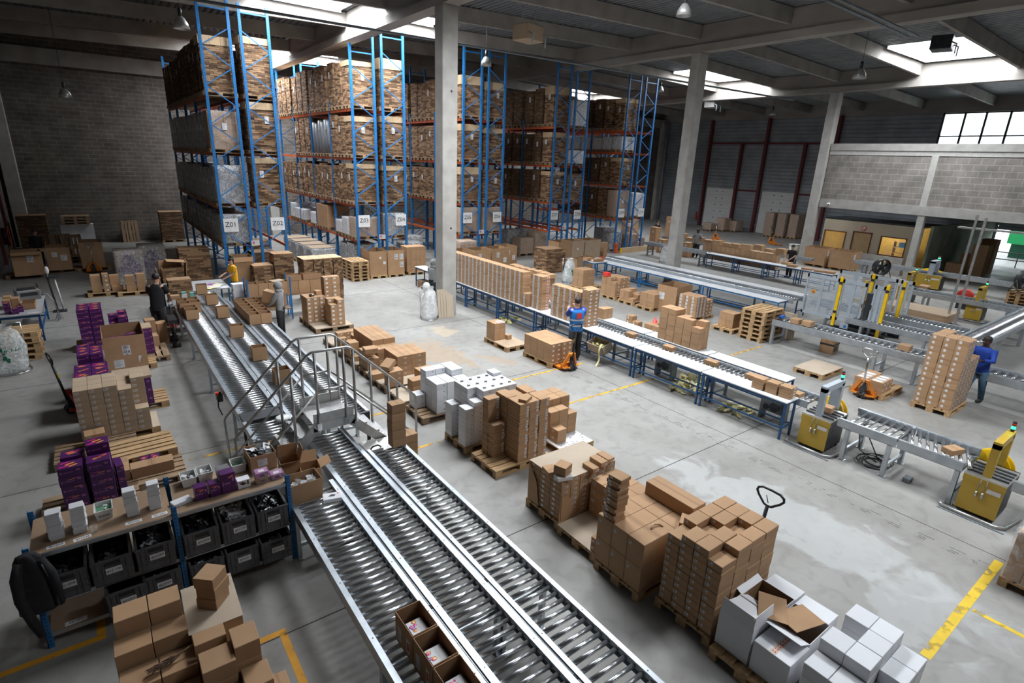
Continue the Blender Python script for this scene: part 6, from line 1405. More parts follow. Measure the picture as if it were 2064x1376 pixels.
# ---------------------------------------------------------------- goods between the packing line and the wide conveyor
MG = 'pallets between packing line and wide conveyor'
for x, y, lb in ((17.3, 17.55, 'first tall carton block'), (17.3, 15.6, 'red cornered carton block'), (17.25, 14.6, 'low stepped cartons'), (17.2, 13.6, 'six carton cube'), (17.5, 11.9, 'strapped label block'), (17.35, 10.25, 'narrow carton block')): pallet(x, y, 'pallet under the %s' % lb, MG, 0, 0)
GM = 'cartons between packing line and wide conveyor'
def gs(x, y, dx, dy, dz, H, desc, lab=None, adj='brown', m=KRAFTP, z=.1456): return stack(x, y, z, dx, dy, dz, H, adj, desc, GM, m, lab, refx='line', name='pallet_carton', noun='carton', jit=.004, rzj=.01, gap=.008)
gs(16.75, 17.2, .36, .33, .15, [[5, 5], [5, 5]], 'first tall block'); gs(16.72, 15.24, .29, .27, .15, [[4, 5, 5], [5, 5, 5], [5, 5, 5]], 'red cornered block', [('-y', 'blank', .06, .05, .7, .6)])
carton(16.80, 15.85, .9, .2, .26, .16, 'bright red carton on the corner of block behind bench', REDP, 0, 'red_carton')
gs(16.72, 14.24, .25, .25, .13, [[1, 2, 1], [3, 2, 2], [3, 3, 3]], 'low stepped block'); gs(16.72, 13.2, .38, .36, .17, [[3, 3], [3, 3]], 'six carton cube'); gs(16.95, 9.98, .24, .28, .25, [[2, 2], [2, 2]], 'narrow block')
gs(16.95, 11.5, .2, .26, .125, [[6, 6, 6], [6, 6, 6], [6, 6, 6]], 'strapped label block', [('-y', 'doc', .08, .1, .5, .5), ('-x', 'doc', .08, .09, .3, .5)]); gs(17.6, 11.55, .22, .26, .14, [[4, 4], [4, 4]], 'rear of label block', [('-y', 'blank', .07, .06, .5, .5)])
open_box(17.55, 12.95, .002, 1.05, .85, 1.05, 'big open bin with red taped papers behind packing line', .08, None, lab=[('-y', 'doc', .24, .26, .3, .6), ('-x', 'doc', .24, .26, .25, .6), ('-y', 'red', .1, .12, .06, .75)])
jack(16.2, 13.1, PI, 'dark pallet jack partly hidden before the big open bin', JACKO, BLACK, 6) if 0 else None
gs(14.15, 11.75, .26, .26, .15, [[2], [3]], 'small pile beyond far bench', [('-x', 'blank', .05, .08, .3, .5)], z=.002); gs(14.45, 11.1, .25, .3, .13, [[2, 1], [2, 2]], 'low pile beyond far bench', None, z=.002)
t = thing('traffic_cone', 'red plastic cone tipped on floor behind far bench', 'cone', (14.8, 11.55, 0)); q = MB(); q.lathe([(.16, .02), (.04, .42), (.0, .42)], 18); q.build('cone_body', REDP, t); q = MB(); q.box(-.18, -.18, 0, .18, .18, .02); q.build('cone_base', REDP, t)
for k in range(7): pallet(17.3, 9.2, 'pallet in the tall pallet stack beside machine, %s up' % on(k + 1), 'tall pallet stack', .1456 * k, RN.uniform(-.03, .03))
for i in range(5):
    q = MB(); q.box(-.004, -.38, 0, .004, .38, .9); o = q.build('cardboard_sheet', SHEET, None, (17.98 + .016 * i, 8.9 - .03 * i, .005)); o.rotation_euler = (0, -.06, 0); tag(o, 'grey board leaning against the tall pallet stack, %s' % on(i + 1), 'sheet', 'boards leaning on the tall pallet stack')
pallet(15.7, 6.47, 'lone pallet with a grey sheet on the open floor', None)
q = MB(); q.box(-.6, -.4, 0, .6, .4, .006); tag(q.build('cardboard_sheet', SHEET, None, (15.7, 6.47, .1446)), 'grey sheet on the lone pallet', 'sheet')
pallet(15.6, 4.95, 'pallet under strapped cartons at orange jack with steel handle', None)
gs(15.0, 4.62, .21, .33, .15, [[2, 2, 2, 0], [2, 2, 2, 2]], 'strapped block at steel jack', [('-y', 'doc', .08, .05, .5, .6)], 'brown strapped')
for j in range(2):
    for i in range(3): q = MB(); q.box(-.075, -.11, 0, .075, .11, .0015); tag(q.build('paper_label', PAPER, None, (15.105 + .21 * i, 4.785 + .33 * j, .1456 + .3015 + .0005)), 'white label on top of strapped block, %s row, %s from line' % (on(j + 1), on(i + 1)), 'label', 'top labels of strapped block')
jack(14.78, 4.95, -PI / 2, 'orange pallet jack with steel handle under strapped block', JACKO, CHROME, 8)
# tall strapped load being pushed
pallet(15.9, 3.66, 'pallet under the tallest barcode carton stack', None)
LT = [('-y', 'code', .11, .085, .5, .55), ('-x', 'blank', .05, .06, .3, .6)]
gs(15.32, 3.28, .235, .25, .13, [[13, 13, 9, 9, 9], [13, 13, 12, 12, 12], [13, 13, 13, 13, 12]], 'tallest barcode stack', LT, 'barcode')
for x in (15.42, 15.66, 15.9, 16.14, 16.38):
    h = 13 * .1306 if x < 15.7 else 9 * .1306
    q = MB(); q.box(-.006, -.002, 0, .006, 0, h); tag(q.build('strap', STRAPM, None, (x, 3.278, .1456)), 'white strap down the tallest barcode stack at %s column' % on(int((x - 15.3) / .235) + 1), 'strap')
sack(17.35, 18.75, 1.15, .27, 'clear waste sack with big green logo on wire stand', BAGP, GREEN, 5, True)
st = bench(18.8, 19.7, 18.6, 19.4, .85, 'small white table with cartons beside wide conveyor', None, WTOP, BLUE)
for x, y, dx, dy, dz, m, lb in ((18.95, 19.2, .4, .3, .14, KRAFTP, 'open tray'), (19.0, 18.82, .3, .22, .13, KRAFTP, 'labelled box'), (19.32, 18.8, .28, .24, .14, KRAFTP, 'brown box'), (19.55, 19.1, .2, .3, .1, WHITEB, 'white box'), (19.5, 18.8, .12, .12, .2, REDP, 'red box')): carton(x, y, .852, dx, dy, dz, lb + ' on the small white table by wide conveyor', m, 0, 'small_carton', lab=('-x', 'blank', .1, .08, .5, .5) if 'labelled' in lb else None)
# ---------------------------------------------------------------- bins and cartons before the racks
for k in range(6): pallet(9.05, 23.75, 'pallet in the stack beside four carton columns, %s up' % on(k + 1), 'pallet stack before rack Z03', .1456 * k, PI / 2 + RN.uniform(-.02, .02))
for i, (x, lb, lab) in enumerate(((10.0, 'open brown bin beside the pallet stack', [('-y', 'blank', .09, .1, .62, .72), ('-y', 'blank', .12, .12, .85, .5)]), (10.86, 'open brown bin with barcode papers before rack Z04', [('-y', 'bars', .16, .24, .5, .72), ('-y', 'doc', .18, .26, .82, .72), ('-y', 'bars', .17, .24, .82, .38)]))):
    pallet(x, 23.95, 'pallet under the ' + lb, 'pallets before racks Z03 and Z04', 0, PI / 2); open_box(x, 23.95, .1456, .82, 1.1, 1.08, lb, 0, None, lab=lab)
pallet(11.9, 24.0, 'pallet under the plain carton block before rack Z04', 'pallets before racks Z03 and Z04', 0, PI / 2)
stack(11.45, 23.5, .1456, .245, .33, .165, [[7, 7, 7, 7], [7, 7, 7, 7]], 'plain', 'block before rack Z04', 'plain cartons before rack Z04', KRAFTP, None, refx='left', name='plain_carton', noun='carton')
for i in range(4):
    y = 26.9 + 1.25 * i; pallet(8.55, y, 'pallet under the grey wrapped carton block in rack aisle, %s' % on(i + 1), 'pallets in the rack aisle', 0, 0)
    load(8.55, y, .1456, 1.1, .95, .85, 'grey', 'aisle right of rack Z02, %s from its end' % on(i + 1), 0, 0, None, i, False, group='grey wrapped blocks in the rack aisle')
    q = MB(); q.box(-.55, -.47, 0, .55, .47, .012); tag(q.build('cardboard_sheet', BEIGE, None, (8.55, y, 1.02)), 'pale sheet on grey wrapped block in rack aisle, %s' % on(i + 1), 'sheet', 'sheets on the grey wrapped blocks')
for i, (x, y, h) in enumerate(((14.9, 24.05, 1.25), (12.9, 26.2, 1.0), (13.7, 27.6, 1.1), (21.25, 25.9, 1.2), (21.25, 27.1, 1.3), (20.3, 27.4, 1.2), (20.2, 26.0, .9), (10.0, 25.4, 1.2), (10.0, 26.4, 1.1), (15.5, 25.3, 1.2), (26.8, 25.2, 1.0), (27.4, 26.4, 1.2), (28.2, 25.0, .9))):
    load(x, y, 0, 1.0, .85, h, 'grey' if i % 3 else 'wrapbox', 'floor among the racks, %s ground load' % on(i + 1), 0, 0, None, i, True, group='wrapped loads on the floor among the racks')
for i, (x, y, dx) in enumerate(((13.7, 22.6, 1.0), (14.75, 22.55, .95), (15.85, 22.6, 1.05), (16.75, 23.0, .8))):
    open_box(x, y, .1456, dx, .9, 1.05, 'open brown bin behind the label wall, %s from the concrete column' % on(i + 1), .0, 'open bins behind the label wall', lab=[('-y', 'bars', .16, .24, .35, .7), ('-y', 'doc', .18, .24, .75, .45)]); pallet(x, y, 'pallet under open bin behind the label wall, %s' % on(i + 1), 'pallets under the bins', 0, 0)
for i, (x, y) in enumerate(((20.35, 22.9), (21.3, 22.9), (22.45, 22.9))):
    open_box(x, y, .1456, .92 if i < 2 else 1.2, .9, 1.1, 'tall grey brown bin before rack Z07, %s from letter sack' % on(i + 1), 0, 'tall bins before rack Z07', BEIGE if i else KRAFTP, lab=[('-y', 'blank', .15, .1, .5, .6)] if i == 1 else None); pallet(x, y, 'pallet under tall bin before rack Z07, %s' % on(i + 1), 'pallets under the tall bins', 0, 0)
for k in range(3): carton(24.15, 23.25, .31 * k, .33, .33, .305, 'carton in the lone tower before rack Z09, %s up' % on(k + 1), KRAFTP, .02 * k, 'plain_carton')
for i in range(3): open_box(19.6 + .5 * i, 20.6 + .15 * i, .002, .45, .4, .7, 'low brown carton behind small white table, %s' % on(i + 1), .1 * i, 'low cartons behind small white table')
# white sack and boards at the concrete column
ws = sack(8.82, 16.45, 1.12, .27, 'full white plastic sack on wheeled stand by concrete column', BAGW, None, 9, True)
q = MB(); q.tube([(.30, -.02, .05), (.36, -.02, .05)], .055, 12); q.build('wheel', BLACK, ws); q = MB(); q.ball((-.08, .05, 1.14), (.14, .11, .14)); q.build('knot', BAGW, ws)
q = MB(); q.tube([(-.25, -.1, .95), (-.36, -.1, .8), (-.34, -.12, .62), (-.24, -.12, .55)], .012, 6); q.build('tie', PAPER, ws)
for i in range(4):
    q = MB(); q.box(-.15 + .01 * i, -.006, 0, .16, .006, 1.0 - .07 * i); o = q.build('cardboard_sheet', SHEET, None, (9.24 + .09 * i, 16.28 - .018 * i, .004)); o.rotation_euler = (-.11, 0, .0); tag(o, 'grey board leaning on the concrete column, %s from sack' % on(i + 1), 'sheet', 'boards leaning on the concrete column')
q = MB(); q.box(-.2, -.2, 0, .2, .2, .28); tag(q.build('waste_box', KIN, None, (10.95, 20.9, .0)), 'brown box on the floor under farthest bench', 'box')
# ---------------------------------------------------------------- strapping machines and the lines on the right
GLOWG = mat('signal_green', (0.02, 0.9, 0.25), 0.4, emit=3.0); SIGR = mat('signal_red', (0.35, 0.01, 0.01), 0.4)
def signal(par, x, y, z):
    q = MB(); q.tube([(x, y, z), (x, y, z + .05)], .028, 10, 0); q.tube([(x, y, z + .05), (x, y, z + .10)], .03, 10, 1); q.tube([(x, y, z + .10), (x, y, z + .15)], .03, 10, 2); q.tube([(x, y, z + .15), (x, y, z + .18)], .028, 10, 0)
    q.build('signal_lamp', [BLACK, GLOWG, SIGR], par)
def strapper(x, y, label, arch, rz=0.0, reel=True, guard=True, h=.68):
    """front panel faces local -X; belt passes along local Y"""
    t = thing('strapping_machine', label, 'machine', (x, y, 0), rz)
    q = MB(); q.box(0, -.27, .06, .012, .27, h - .05, 0); q.box(-.005, -.28, h - .1, .02, .28, h, 0); q.box(-.004, -.24, h - .2, -.0, -.06, h - .13, 2); q.build('front_panel', [YELLOW, BLACK, PAPER], t)
    q = MB(); q.box(.012, -.26, .06, .70, .26, h - .02, 0); q.box(.2, -.262, .08, .6, -.26, h - .1, 1); q.build('cabinet', [DARKM, BLACK], t)
    q = MB(); q.box(-.0, -.28, h, .75, .28, h + .03); q.box(.72, -.28, h - .1, .75, .28, h + .03)
    for k in range(4): q.box(.12 + k * .14, -.27, h + .03, .16 + k * .14, .27, h + .05, 1)
    q.build('top_plate', [ALU, DARKM], t)
    q = MB(); ya, yb = -.05, .06; q.box(.06, ya, h + .03, .16, yb, h + .62); q.box(.06, ya, h + .54, .86, yb, h + .66); q.box(.76, ya, h - .3, .86, yb, h + .6); q.build('arch', arch, t)
    q = MB(); q.box(.80, yb, h, .92, yb + .1, h + .45); q.build('arch_motor', GREYM, t)
    for yy in (-.03, .05):
        q = MB(); q.tube([(-.015, yy, h - .22), (-.03, yy, h - .32)], .018, 8); q.tube([(-.02, yy, h - .2), (-.05, yy - .02, h - .05), (.06, yy, h + .04)], .006, 6, 1); q.build('air_valve', [ALU, GREYINK], t)
    signal(t, .80, .0, h + .66)
    if reel:
        q = MB(); T = Matrix.Translation((1.0, .12, h - .12)) @ Matrix.Rotation(PI / 2, 4, 'Y') @ Matrix.Rotation(.3, 4, 'X')
        for z in (-.06, .06): q.lathe([(.05, z - .006), (.30, z - .006), (.31, z), (.30, z + .006), (.05, z + .006), (.05, z - .006)], 28, 0, T)
        q.lathe([(.24, -.055), (.24, .055)], 24, 1, T); q.box(.95, .08, 0, 1.05, .16, h - .12, 0); q.build('strap_reel', [YELB, CAPM], t)
    if guard:
        q = MB(); q.tube([(-.12, .42, .04), (-.14, -.3, .04), (-.05, -.42, .04), (.5, -.5, .04)], .022, 8); q.tube([(-.12, .42, .04), (.0, .46, .04)], .022, 8); q.box(-.2, -.45, .0, -.16, .45, .012, 1); q.build('floor_bumper', [ALU, STEELD], t)
    for yy in (-.22, .22):
        for xx in (.06, .62): q = MB(); q.tube([(xx - .02, yy, .035), (xx + .02, yy, .035)], .034, 10); q.build('castor', BLACK, t)
    return t
strapper(10.92, 4.33, 'yellow strapping machine with grey arch at end of packing line', GREYM)
strapper(10.96, 1.64, 'yellow strapping machine with yellow arch nearest right frame edge', YELLOW)
conveyor('roller conveyor just after grey arch strapping machine', 11.0, 11.93, 2.95, 3.97, .79, .128, .027, (.06, .14), (.82, .1), lw=.09)
conveyor('skewed roller conveyor before yellow arch strapping machine', 11.0, 11.93, 1.96, 2.93, .79, .12, .03, (.06, .14), (.06,), lw=.09, ang=.32)
conveyor('short roller conveyor leaving yellow arch machine at right frame edge', 11.0, 11.93, -.6, 1.32, .79, .13, .027, (.06, .14), (1.1, .3), lw=.09)
carton(11.32, 2.22, .80, .3, .19, .1, 'carton waiting on skewed rollers before yellow arch', KRAFT, -.35, 'small_carton'); carton(11.33, 4.35, .732, .2, .26, .12, 'carton under the arch of grey strapping machine', KRAFT, .1, 'small_carton')
q = MB(); r = random.Random(3)
for k in range(6):
    c = (r.uniform(-.1, .1), r.uniform(-.1, .1)); R_ = r.uniform(.15, .3); q.tube([(c[0] + R_ * 1.2 * math.cos(a * .5), c[1] + R_ * math.sin(a * .5), .012 + .012 * k) for a in range(14)], .011, 5)
q.tube([(0, 0, .03), (-.1, .3, .2), (.05, .45, .6)], .011, 5); q.tube([(.1, .0, .03), (.15, .2, .3), (.1, .4, .65)], .011, 5)
tag(q.build('cable_coil', BLACK, None, (11.45, 3.3, 0)), 'tangle of black cables on floor under the roller conveyor', 'cable')
t = thing('foot_switch', 'small grey metal pedal box on floor under conveyor leg', 'switch', (11.25, 2.7, 0)); q = MB(); q.box(-.09, -.06, 0, .09, .06, .09, 0, None, .01); q.build('pedal_box', STEELD, t); q = MB(); q.box(-.06, -.08, .05, .06, -.06, .07); q.build('pedal', DARKM, t)
# second line: wide pitch rollers
conveyor('galvanised roller conveyor running behind the lone pallet', 16.95, 17.78, -.6, 8.66, .79, .17, .04, (.05, .16), (9.2, 6.2, 5.2, 2.6, .6), lw=.11)
for i, (x, y) in enumerate(((17.25, 8.05), (17.3, 7.7), (17.3, 5.05), (17.2, 3.95))): carton(x, y, .80, .27, .28, .15, 'carton on the galvanised line, %s from blue motor' % on(i + 1), KRAFT, RN.uniform(-.1, .1), 'small_carton')
t = thing('end_motor', 'blue drum motor at the start of galvanised roller line', 'motor', (17.3, 8.5, .825)); q = MB(); q.tube([(-.2, 0, .06), (.1, .05, .06)], .06, 14); q.build('motor_drum', mat('motor_blue', (0.01, .12, .5), .4), t); q = MB(); q.tube([(-.25, -.01, .06), (-.2, 0, .06)], .03, 10); q.build('motor_cap', BLACK, t)
carton(17.9, 7.2, .002, .5, .4, .42, 'brown carton with black tape on floor behind galvanised line', KRAFTP, .1, 'taped_carton')
o = bpy.data.objects[[x.name for x in COL.objects if x.name.startswith('taped_carton')][-1]]; q = MB(); q.box(-.252, -.202, .25, .252, .202, .31); q.box(-.2, -.2015, .06, .1, -.2, .22); q.build('black_tape', BLACK, o)
# wide conveyor with white shelves
conveyor('wide grey roller conveyor across the hall behind the pallets', 20.25, 21.0, 9.7, 19.7, .85, .105, .028, (.06, .16), (1.5, 4.5, 7.5, 9.5), legm=STEELD)
bench(21.03, 21.75, 9.9, 19.6, .84, 'long white table along the far side of wide conveyor', None, WTOP, BLUED, False)
for y0, y1, lb in ((9.9, 13.2, 'near'), (13.22, 16.5, 'middle'), (16.52, 19.3, 'far')): bench(19.62, 20.22, y0, y1 - .02, .79, 'lower white bench along the wide conveyor, %s section' % lb, 'white benches along the wide conveyor', WTOP, BLUE)
conveyor('lower roller lane leaving the guard enclosure on its near side', 19.66, 20.4, 4.9, 7.6, .75, .12, .03, (.05, .16), (.4, 2.2), lw=.09); conveyor('upper roller lane leaving the guard enclosure on its far side', 20.9, 21.65, 4.75, 9.4, .82, .12, .03, (.05, .16), (.4, 2.2, 4.0), lw=.09)
# guard enclosure
ge = thing('guard_enclosure', 'grey mesh guard enclosure with bright yellow posts around wrapping machine', 'machine', (20.15, 6.7, 0))
def gpanel(y0, y1, x=0.0, z0=.5, z1=1.92, door=True):
    q = MB(); q.box(x - .02, y0, z0, x + .02, y0 + .06, z1); q.box(x - .02, y1 - .06, z0, x + .02, y1, z1); q.box(x - .02, y0, z0, x + .02, y1, z0 + .1); q.box(x - .02, y0, z1 - .12, x + .02, y1, z1); m_ = (y0 + y1) / 2
    q.box(x - .018, m_ - .05, z0, x + .018, m_ + .05, z1); q.build('panel_frame', GREYM, ge)
    for a, b in ((y0 + .06, m_ - .05), (m_ + .05, y1 - .06)):
        q = MB(); z = z0 + .12
        while z < z1 - .14: q.box(x - .006, a, z, x + .006, b, z + .026); z += .05
        q.build('louvre', GREYM, ge)
gpanel(1.52, 2.62); gpanel(.66, 1.42, 0); gpanel(.10, .42, 0)
for y0, y1 in ((1.2, 2.3), (.4, 1.1), (-.1, .3)): gpanel(y0, y1, 1.75, .6, 1.95)
for x, y, z0, z1 in ((-.02, 1.46, .3, 2.0), (-.02, .04, .2, 2.0), (1.0, -.06, .3, 2.02), (1.7, 1.15, .6, 2.0)):
    q = MB(); q.box(x - .045, y - .045, z0, x + .045, y + .045, z1); q.build('yellow_post', YELB, ge)
    for z in (z0 + .45, z1 - .25): q = MB(); q.box(x - .07, y - .05, z, x - .04, y + .05, z + .08); q.build('hinge_latch', BLACK, ge)
q = MB(); q.box(-.03, .46, .1, .09, .60, 1.62); q.box(.2, -.1, .0, .3, 1.6, .25); q.box(1.5, -.1, 0, 1.6, 1.6, .25); q.box(-.02, .0, .1, .02, 1.5, .22); q.build('machine_column', DARKM, ge)
q = MB(); q.box(.6, .9, .8, .75, 1.0, 1.9); q.box(.55, .75, 1.1, .8, 1.25, 1.25); q.build('inner_mast', YELLOW, ge)
q = MB(); q.box(-.06, .95, .28, -.02, 1.2, .46); q.box(-.065, 1.0, .31, -.06, 1.08, .40, 1); q.build('control_box', [GREYM, SHB], ge)
q = MB(); q.tube([(-.05, 2.32, 1.32), (-.02, 2.32, 1.32)], .045, 12); q.box(-.022, 2.26, 1.26, -.02, 2.38, 1.38, 1); q.build('stop_button', [ORANGE, YELB], ge)
for y in (.68, .40): q = MB(); q.tube([(-.02, y, 1.1), (-.05, y, 1.12), (-.05, y, 1.22), (-.02, y, 1.24)], .012, 6); q.build('door_handle', BLACK, ge)
# diagonal hall conveyor and the lines near the office
conveyor('wide grey belt conveyor crossing towards the right frame edge', 3.95, 4.68, 20.3, 34.0, .82, .10, .04, (.06, .14), (1.5, 4.2, 7, 10), 'x', lw=.1)
conveyor('grey roller conveyor at the open carton row far back', 27.45, 28.05, 18.5, 23.1, .80, .12, .028, (.06, .14), (.4, 2.5, 4.2), lw=.08, legm=STEELD)
for k in range(4): bench(27.45, 28.05, 11.6 + 1.72 * k, 11.6 + 1.72 * k + 1.7, .80, 'blue framed bench of the open carton row, %s from the guard enclosure' % on(k + 1), 'far blue benches', WTOP, BLUED)
FO = 'open cartons along the far bench row'
for k in range(15): open_box(28.32, 14.9 + .30 * k, .46, .34, .285, .72, 'open brown carton behind the far bench row, %s from man in black' % on(k + 1), 0, FO, BEIGE if k % 4 == 9 else KRAFTP)
sb = bench(28.15, 28.6, 14.7, 19.4, .455, 'low bench holding the far open carton row', None, GTOP, BLUED, False)
for i, (x, y, z, dx, dy, dz) in enumerate(((28.3, 18.4, 1.182, .3, .5, .28), (28.3, 16.6, 1.182, .3, .55, .3), (28.2, 14.2, .802, .3, .5, .12), (27.75, 13.7, .802, .3, .45, .12), (27.7, 12.9, .802, .35, .5, .08), (27.7, 12.3, .802, .35, .5, .08), (27.8, 11.85, .802, .4, .4, .1))): carton(x, y, z, dx, dy, dz, 'carton lying on the far bench row, %s from the column' % on(i + 1), KRAFTP, .05 * i, 'small_carton')
for i in range(7):
    q = MB(); q.box(-.16, -.2, 0, .16, .2, .02); tag(q.build('flat_board', CAPM, None, (28.35, 15.3 + .15 * i, 1.185 + .012 * (i % 2)), .2 * i), 'pale flat board across far open cartons, %s' % on(i + 1), 'board', 'pale boards over far cartons')
conveyor('distant roller conveyor beyond the open carton row', 31.0, 31.7, 14.5, 24.5, .80, .16, .03, (.06, .12), (1, 4, 7, 9.5), legm=STEELD)
for i in range(12): carton(31.2 + RN.uniform(-.1, .2), 16.2 + .68 * i, .812, .4, .5, RN.uniform(.12, .4), 'carton on the distant roller conveyor, %s from office' % on(i + 1), KRAFTP, RN.uniform(-.2, .2), 'plain_carton', 'cartons on the distant conveyor')
conveyor('roller conveyor in front of office windows', 33.5, 34.1, 5.2, 13.2, .80, .14, .03, (.06, .16), (1, 4, 7.5), legm=STEELD); carton(33.8, 11.7, .81, .3, .4, .14, 'carton on conveyor in front of office window', KRAFT, .1, 'small_carton')
conveyor('roller conveyor between two far strapping machines', 27.0, 27.75, 4.72, 8.25, .80, .13, .03, (.06, .16), (.3, 3.0), lw=.1)
strapper(27.45, 6.05, 'yellow strapping machine behind the belt conveyor', YELLOW, 0, True, True).location.x = 27.2
strapper(28.3, 8.85, 'yellow strapping machine left of aluminium poles', YELLOW, 0, True, False); strapper(33.0, 9.45, 'large yellow strapping machine with grey arch near office', GREYM, 0, True, False).scale = (1, 1.9, 1.05)
carton(28.4, 8.2, .78, .5, .35, .1, 'flat carton leaving the strapping machine left of poles', KRAFTP, 0, 'small_carton')
for k in range(9): q = MB(); q.box(-.7, -1.1, 0, .7, 1.1, .034); tag(q.build('cardboard_sheet', KRAFTP if k % 2 else BEIGE, None, (25.5, 7.3, .1456 + .035 * k), RN.uniform(-.02, .02)), 'large cardboard sheet in the floor stack by guard enclosure, %s up' % on(k + 1), 'sheet', 'stack of large sheets')
for y in (6.8, 7.8): pallet(25.5, y, 'pallet under the large sheet stack, %s' % ('near' if y < 7 else 'far'), None)
for x, y, lb in ((25.45, 6.35, 'left'), (24.05, 5.75, 'right')):
    q = MB(); q.box(-.035, -.035, 0, .035, .035, 4.1); q.box(-.12, -.12, 0, .12, .12, .012); tag(q.build('aluminium_pole', ALU, None, (x, y, 0)), 'tall slim aluminium pole by the large sheet stack, %s one' % lb, 'pole')
def fan(x, y, z, label, rz, r=.36):
    t = thing('drum_fan', label, 'fan', (x, y, z), rz); T = Matrix.Translation((0, 0, r + .12)) @ Matrix.Rotation(-.35, 4, 'Y') @ Matrix.Rotation(PI / 2, 4, 'X')
    q = MB(); q.lathe([(r, -.14), (r, .14), (r - .02, .14), (r - .02, -.14), (r, -.14)], 28, 0, T); q.build('drum', BLACK, t)
    q = MB()
    for k in range(9): q.lathe([(.04 + k * (r - .05) / 9, .13), (.045 + k * (r - .05) / 9, .135)], 24, 0, T)
    q.build('grille', DARKM, t); q = MB()
    for k in range(5): q.box(.04, -.07, -.01, r - .05, .07, .005, 0, T @ Matrix.Rotation(k * 2 * PI / 5, 4, 'Z') @ Matrix.Rotation(.4, 4, 'X'))
    q.lathe([(0, .06), (.07, .05), (.07, -.1), (0, -.1)], 14, 0, T); q.build('blades', DARKM, t)
    q = MB()
    for s in (-1, 1): q.tube([(s * (r + .02), 0, r + .12), (s * (r + .04), -.2, .02), (s * (r + .04), .2, .02), (s * (r + .02), 0, r + .12)], .018, 6)
    q.tube([(-r - .04, -.2, .02), (r + .04, -.2, .02)], .018, 6); q.tube([(-r - .04, .2, .02), (r + .04, .2, .02)], .018, 6); q.build('stand', BLACK, t)
carton(28.35, 9.95, .002, .8, 1.1, .92, 'tall brown carton carrying the black drum fan', KRAFTP, 0, 'tall_carton'); fan(28.25, 9.95, .923, 'black drum fan on a carton behind the guard enclosure', -.5)
for k in range(4): pallet(33.4, 6.35 if 0 else 5.9, 'pallet under the dark drum fan by right frame edge, %s up' % on(k + 1), 'pallets under the drum fan', .1456 * k)
fan(33.0, 5.9, .585, 'black drum fan on pallets at the right frame edge', -.4, .42)
t = thing('strap_drum', 'red strapping reel on floor behind belt conveyor', 'reel', (29.6, 7.0, 0)); T = Matrix.Translation((0, 0, .55)) @ Matrix.Rotation(1.3, 4, 'Y'); q = MB(); q.lathe([(0, .09), (.22, .09), (.3, .03), (.3, -.09), (0, -.09)], 24, 0, T); q.build('reel_face', REDP, t); q = MB(); q.box(-.2, -.2, 0, .2, .2, .3); q.build('reel_base', DARKM, t)
for i, (x, y, lb, lab) in enumerate(((34.55, 15.6, 'big notched bin with pale flat boards', 0), (34.6, 14.15, 'big notched bin with torn white paper', 1))):
    pallet(x, y, 'pallet under the ' + lb, None, 0, PI / 2)
    o = open_box(x, y, .1456, 1.15, 1.2, 1.0, lb + ' before office wall', 0, None, lab=[('-y', 'doc', .2, .3, .3, .7)])
for i in range(5): q = MB(); q.box(-.35, -.3, 0, .35, .3, .02); o = q.build('flat_board', CAPM, None, (34.5, 15.55, .9 + .03 * i), .3 * i); o.rotation_euler[0] = .1; tag(o, 'pale flat board inside the notched bin, %s up' % on(i + 1), 'board', 'boards inside the notched bin')
for i, (x, y, dx, dy, dz) in enumerate(((29.9, 24.2, .5, .5, 1.5), (29.5, 23.2, .5, .5, .85), (29.0, 22.2, .6, .5, .6), (29.6, 21.3, .5, .5, .9), (33.2, 29.4, 1.0, .8, 1.5), (35.6, 27.4, .55, .6, 1.7), (36.3, 27.4, .55, .6, 1.7), (29.6, 25.3, .5, .6, .7), (28.9, 24.9, .5, .5, .5))): carton(x, y, .002, dx, dy, dz, 'brown carton column near rack Z10 and far men, %s' % on(i + 1), KRAFTP, 0, 'plain_carton', lab=('-x', 'blank', .12, .09, .5, .8))
sack(26.6, 20.6, .95, .3, 'clear waste sack with green print by middle concrete column', BAGP, GREEN, 8, True)
t = thing('waste_bin', 'white plastic waste bin beside far concrete column', 'bin', (36.9, 18.3, 0)); q = MB(); q.lathe([(.0, .02), (.28, .02), (.36, .8), (.33, .8), (.25, .05), (0, .05)], 20); q.build('bin_body', TUBW, t); q = MB(); q.lathe([(.36, .76), (.40, .78), (.36, .82)], 20); q.build('bin_rim', TUBW, t)
jack(41.9, 22.7, 2.6, 'orange pallet jack standing before the right dock door', JACKO, BLACK, 2); jack(39.5, 26.0, 2.4, 'steel pallet jack near the wrapped carton pile', JACKO, CHROME, 2)
# ---------------------------------------------------------------- far wall, mezzanine, office
n_d = 1
for y0, y1, lb in ((30.3, 33.15, 'left'), (24.55, 27.5, 'right')):
    q = MB()
    for k in range(6): q.box(DX - .07, y0, .02 + .6 * k, DX - .02, y1, .61 + .6 * k)
    for k in range(6):
        for f in (.38, .62): q.box(DX - .075, y0 + (y1 - y0) * f - .05, .28 + .6 * k, DX - .068, y0 + (y1 - y0) * f + .05, .36 + .6 * k, 1)
    q.box(DX - .076, (y0 + y1) / 2 - .15, 1.4, DX - .07, (y0 + y1) / 2 + .15, 2.2, 2); struct(q.build('door_%d' % n_d, [DOORW, BLACK, SIGNW])); n_d += 1
q = MB()
for y, h in ((33.45, 9.6), (27.85, 9.6), (22.0, 9.6), (30.1, 7.6), (24.4, 7.6)): q.box(DX - .3, y - .11, 0, DX, y + .11, h)
q.box(DX - .14, 22, 7.5, DX, 33.45, 7.64)
for a, b in ((27.85, 30.1), (22.0, 24.4)): q.box(DX - .14, a, 3.5, DX, b, 3.64)
struct(q.build('trim_4', MAROON))
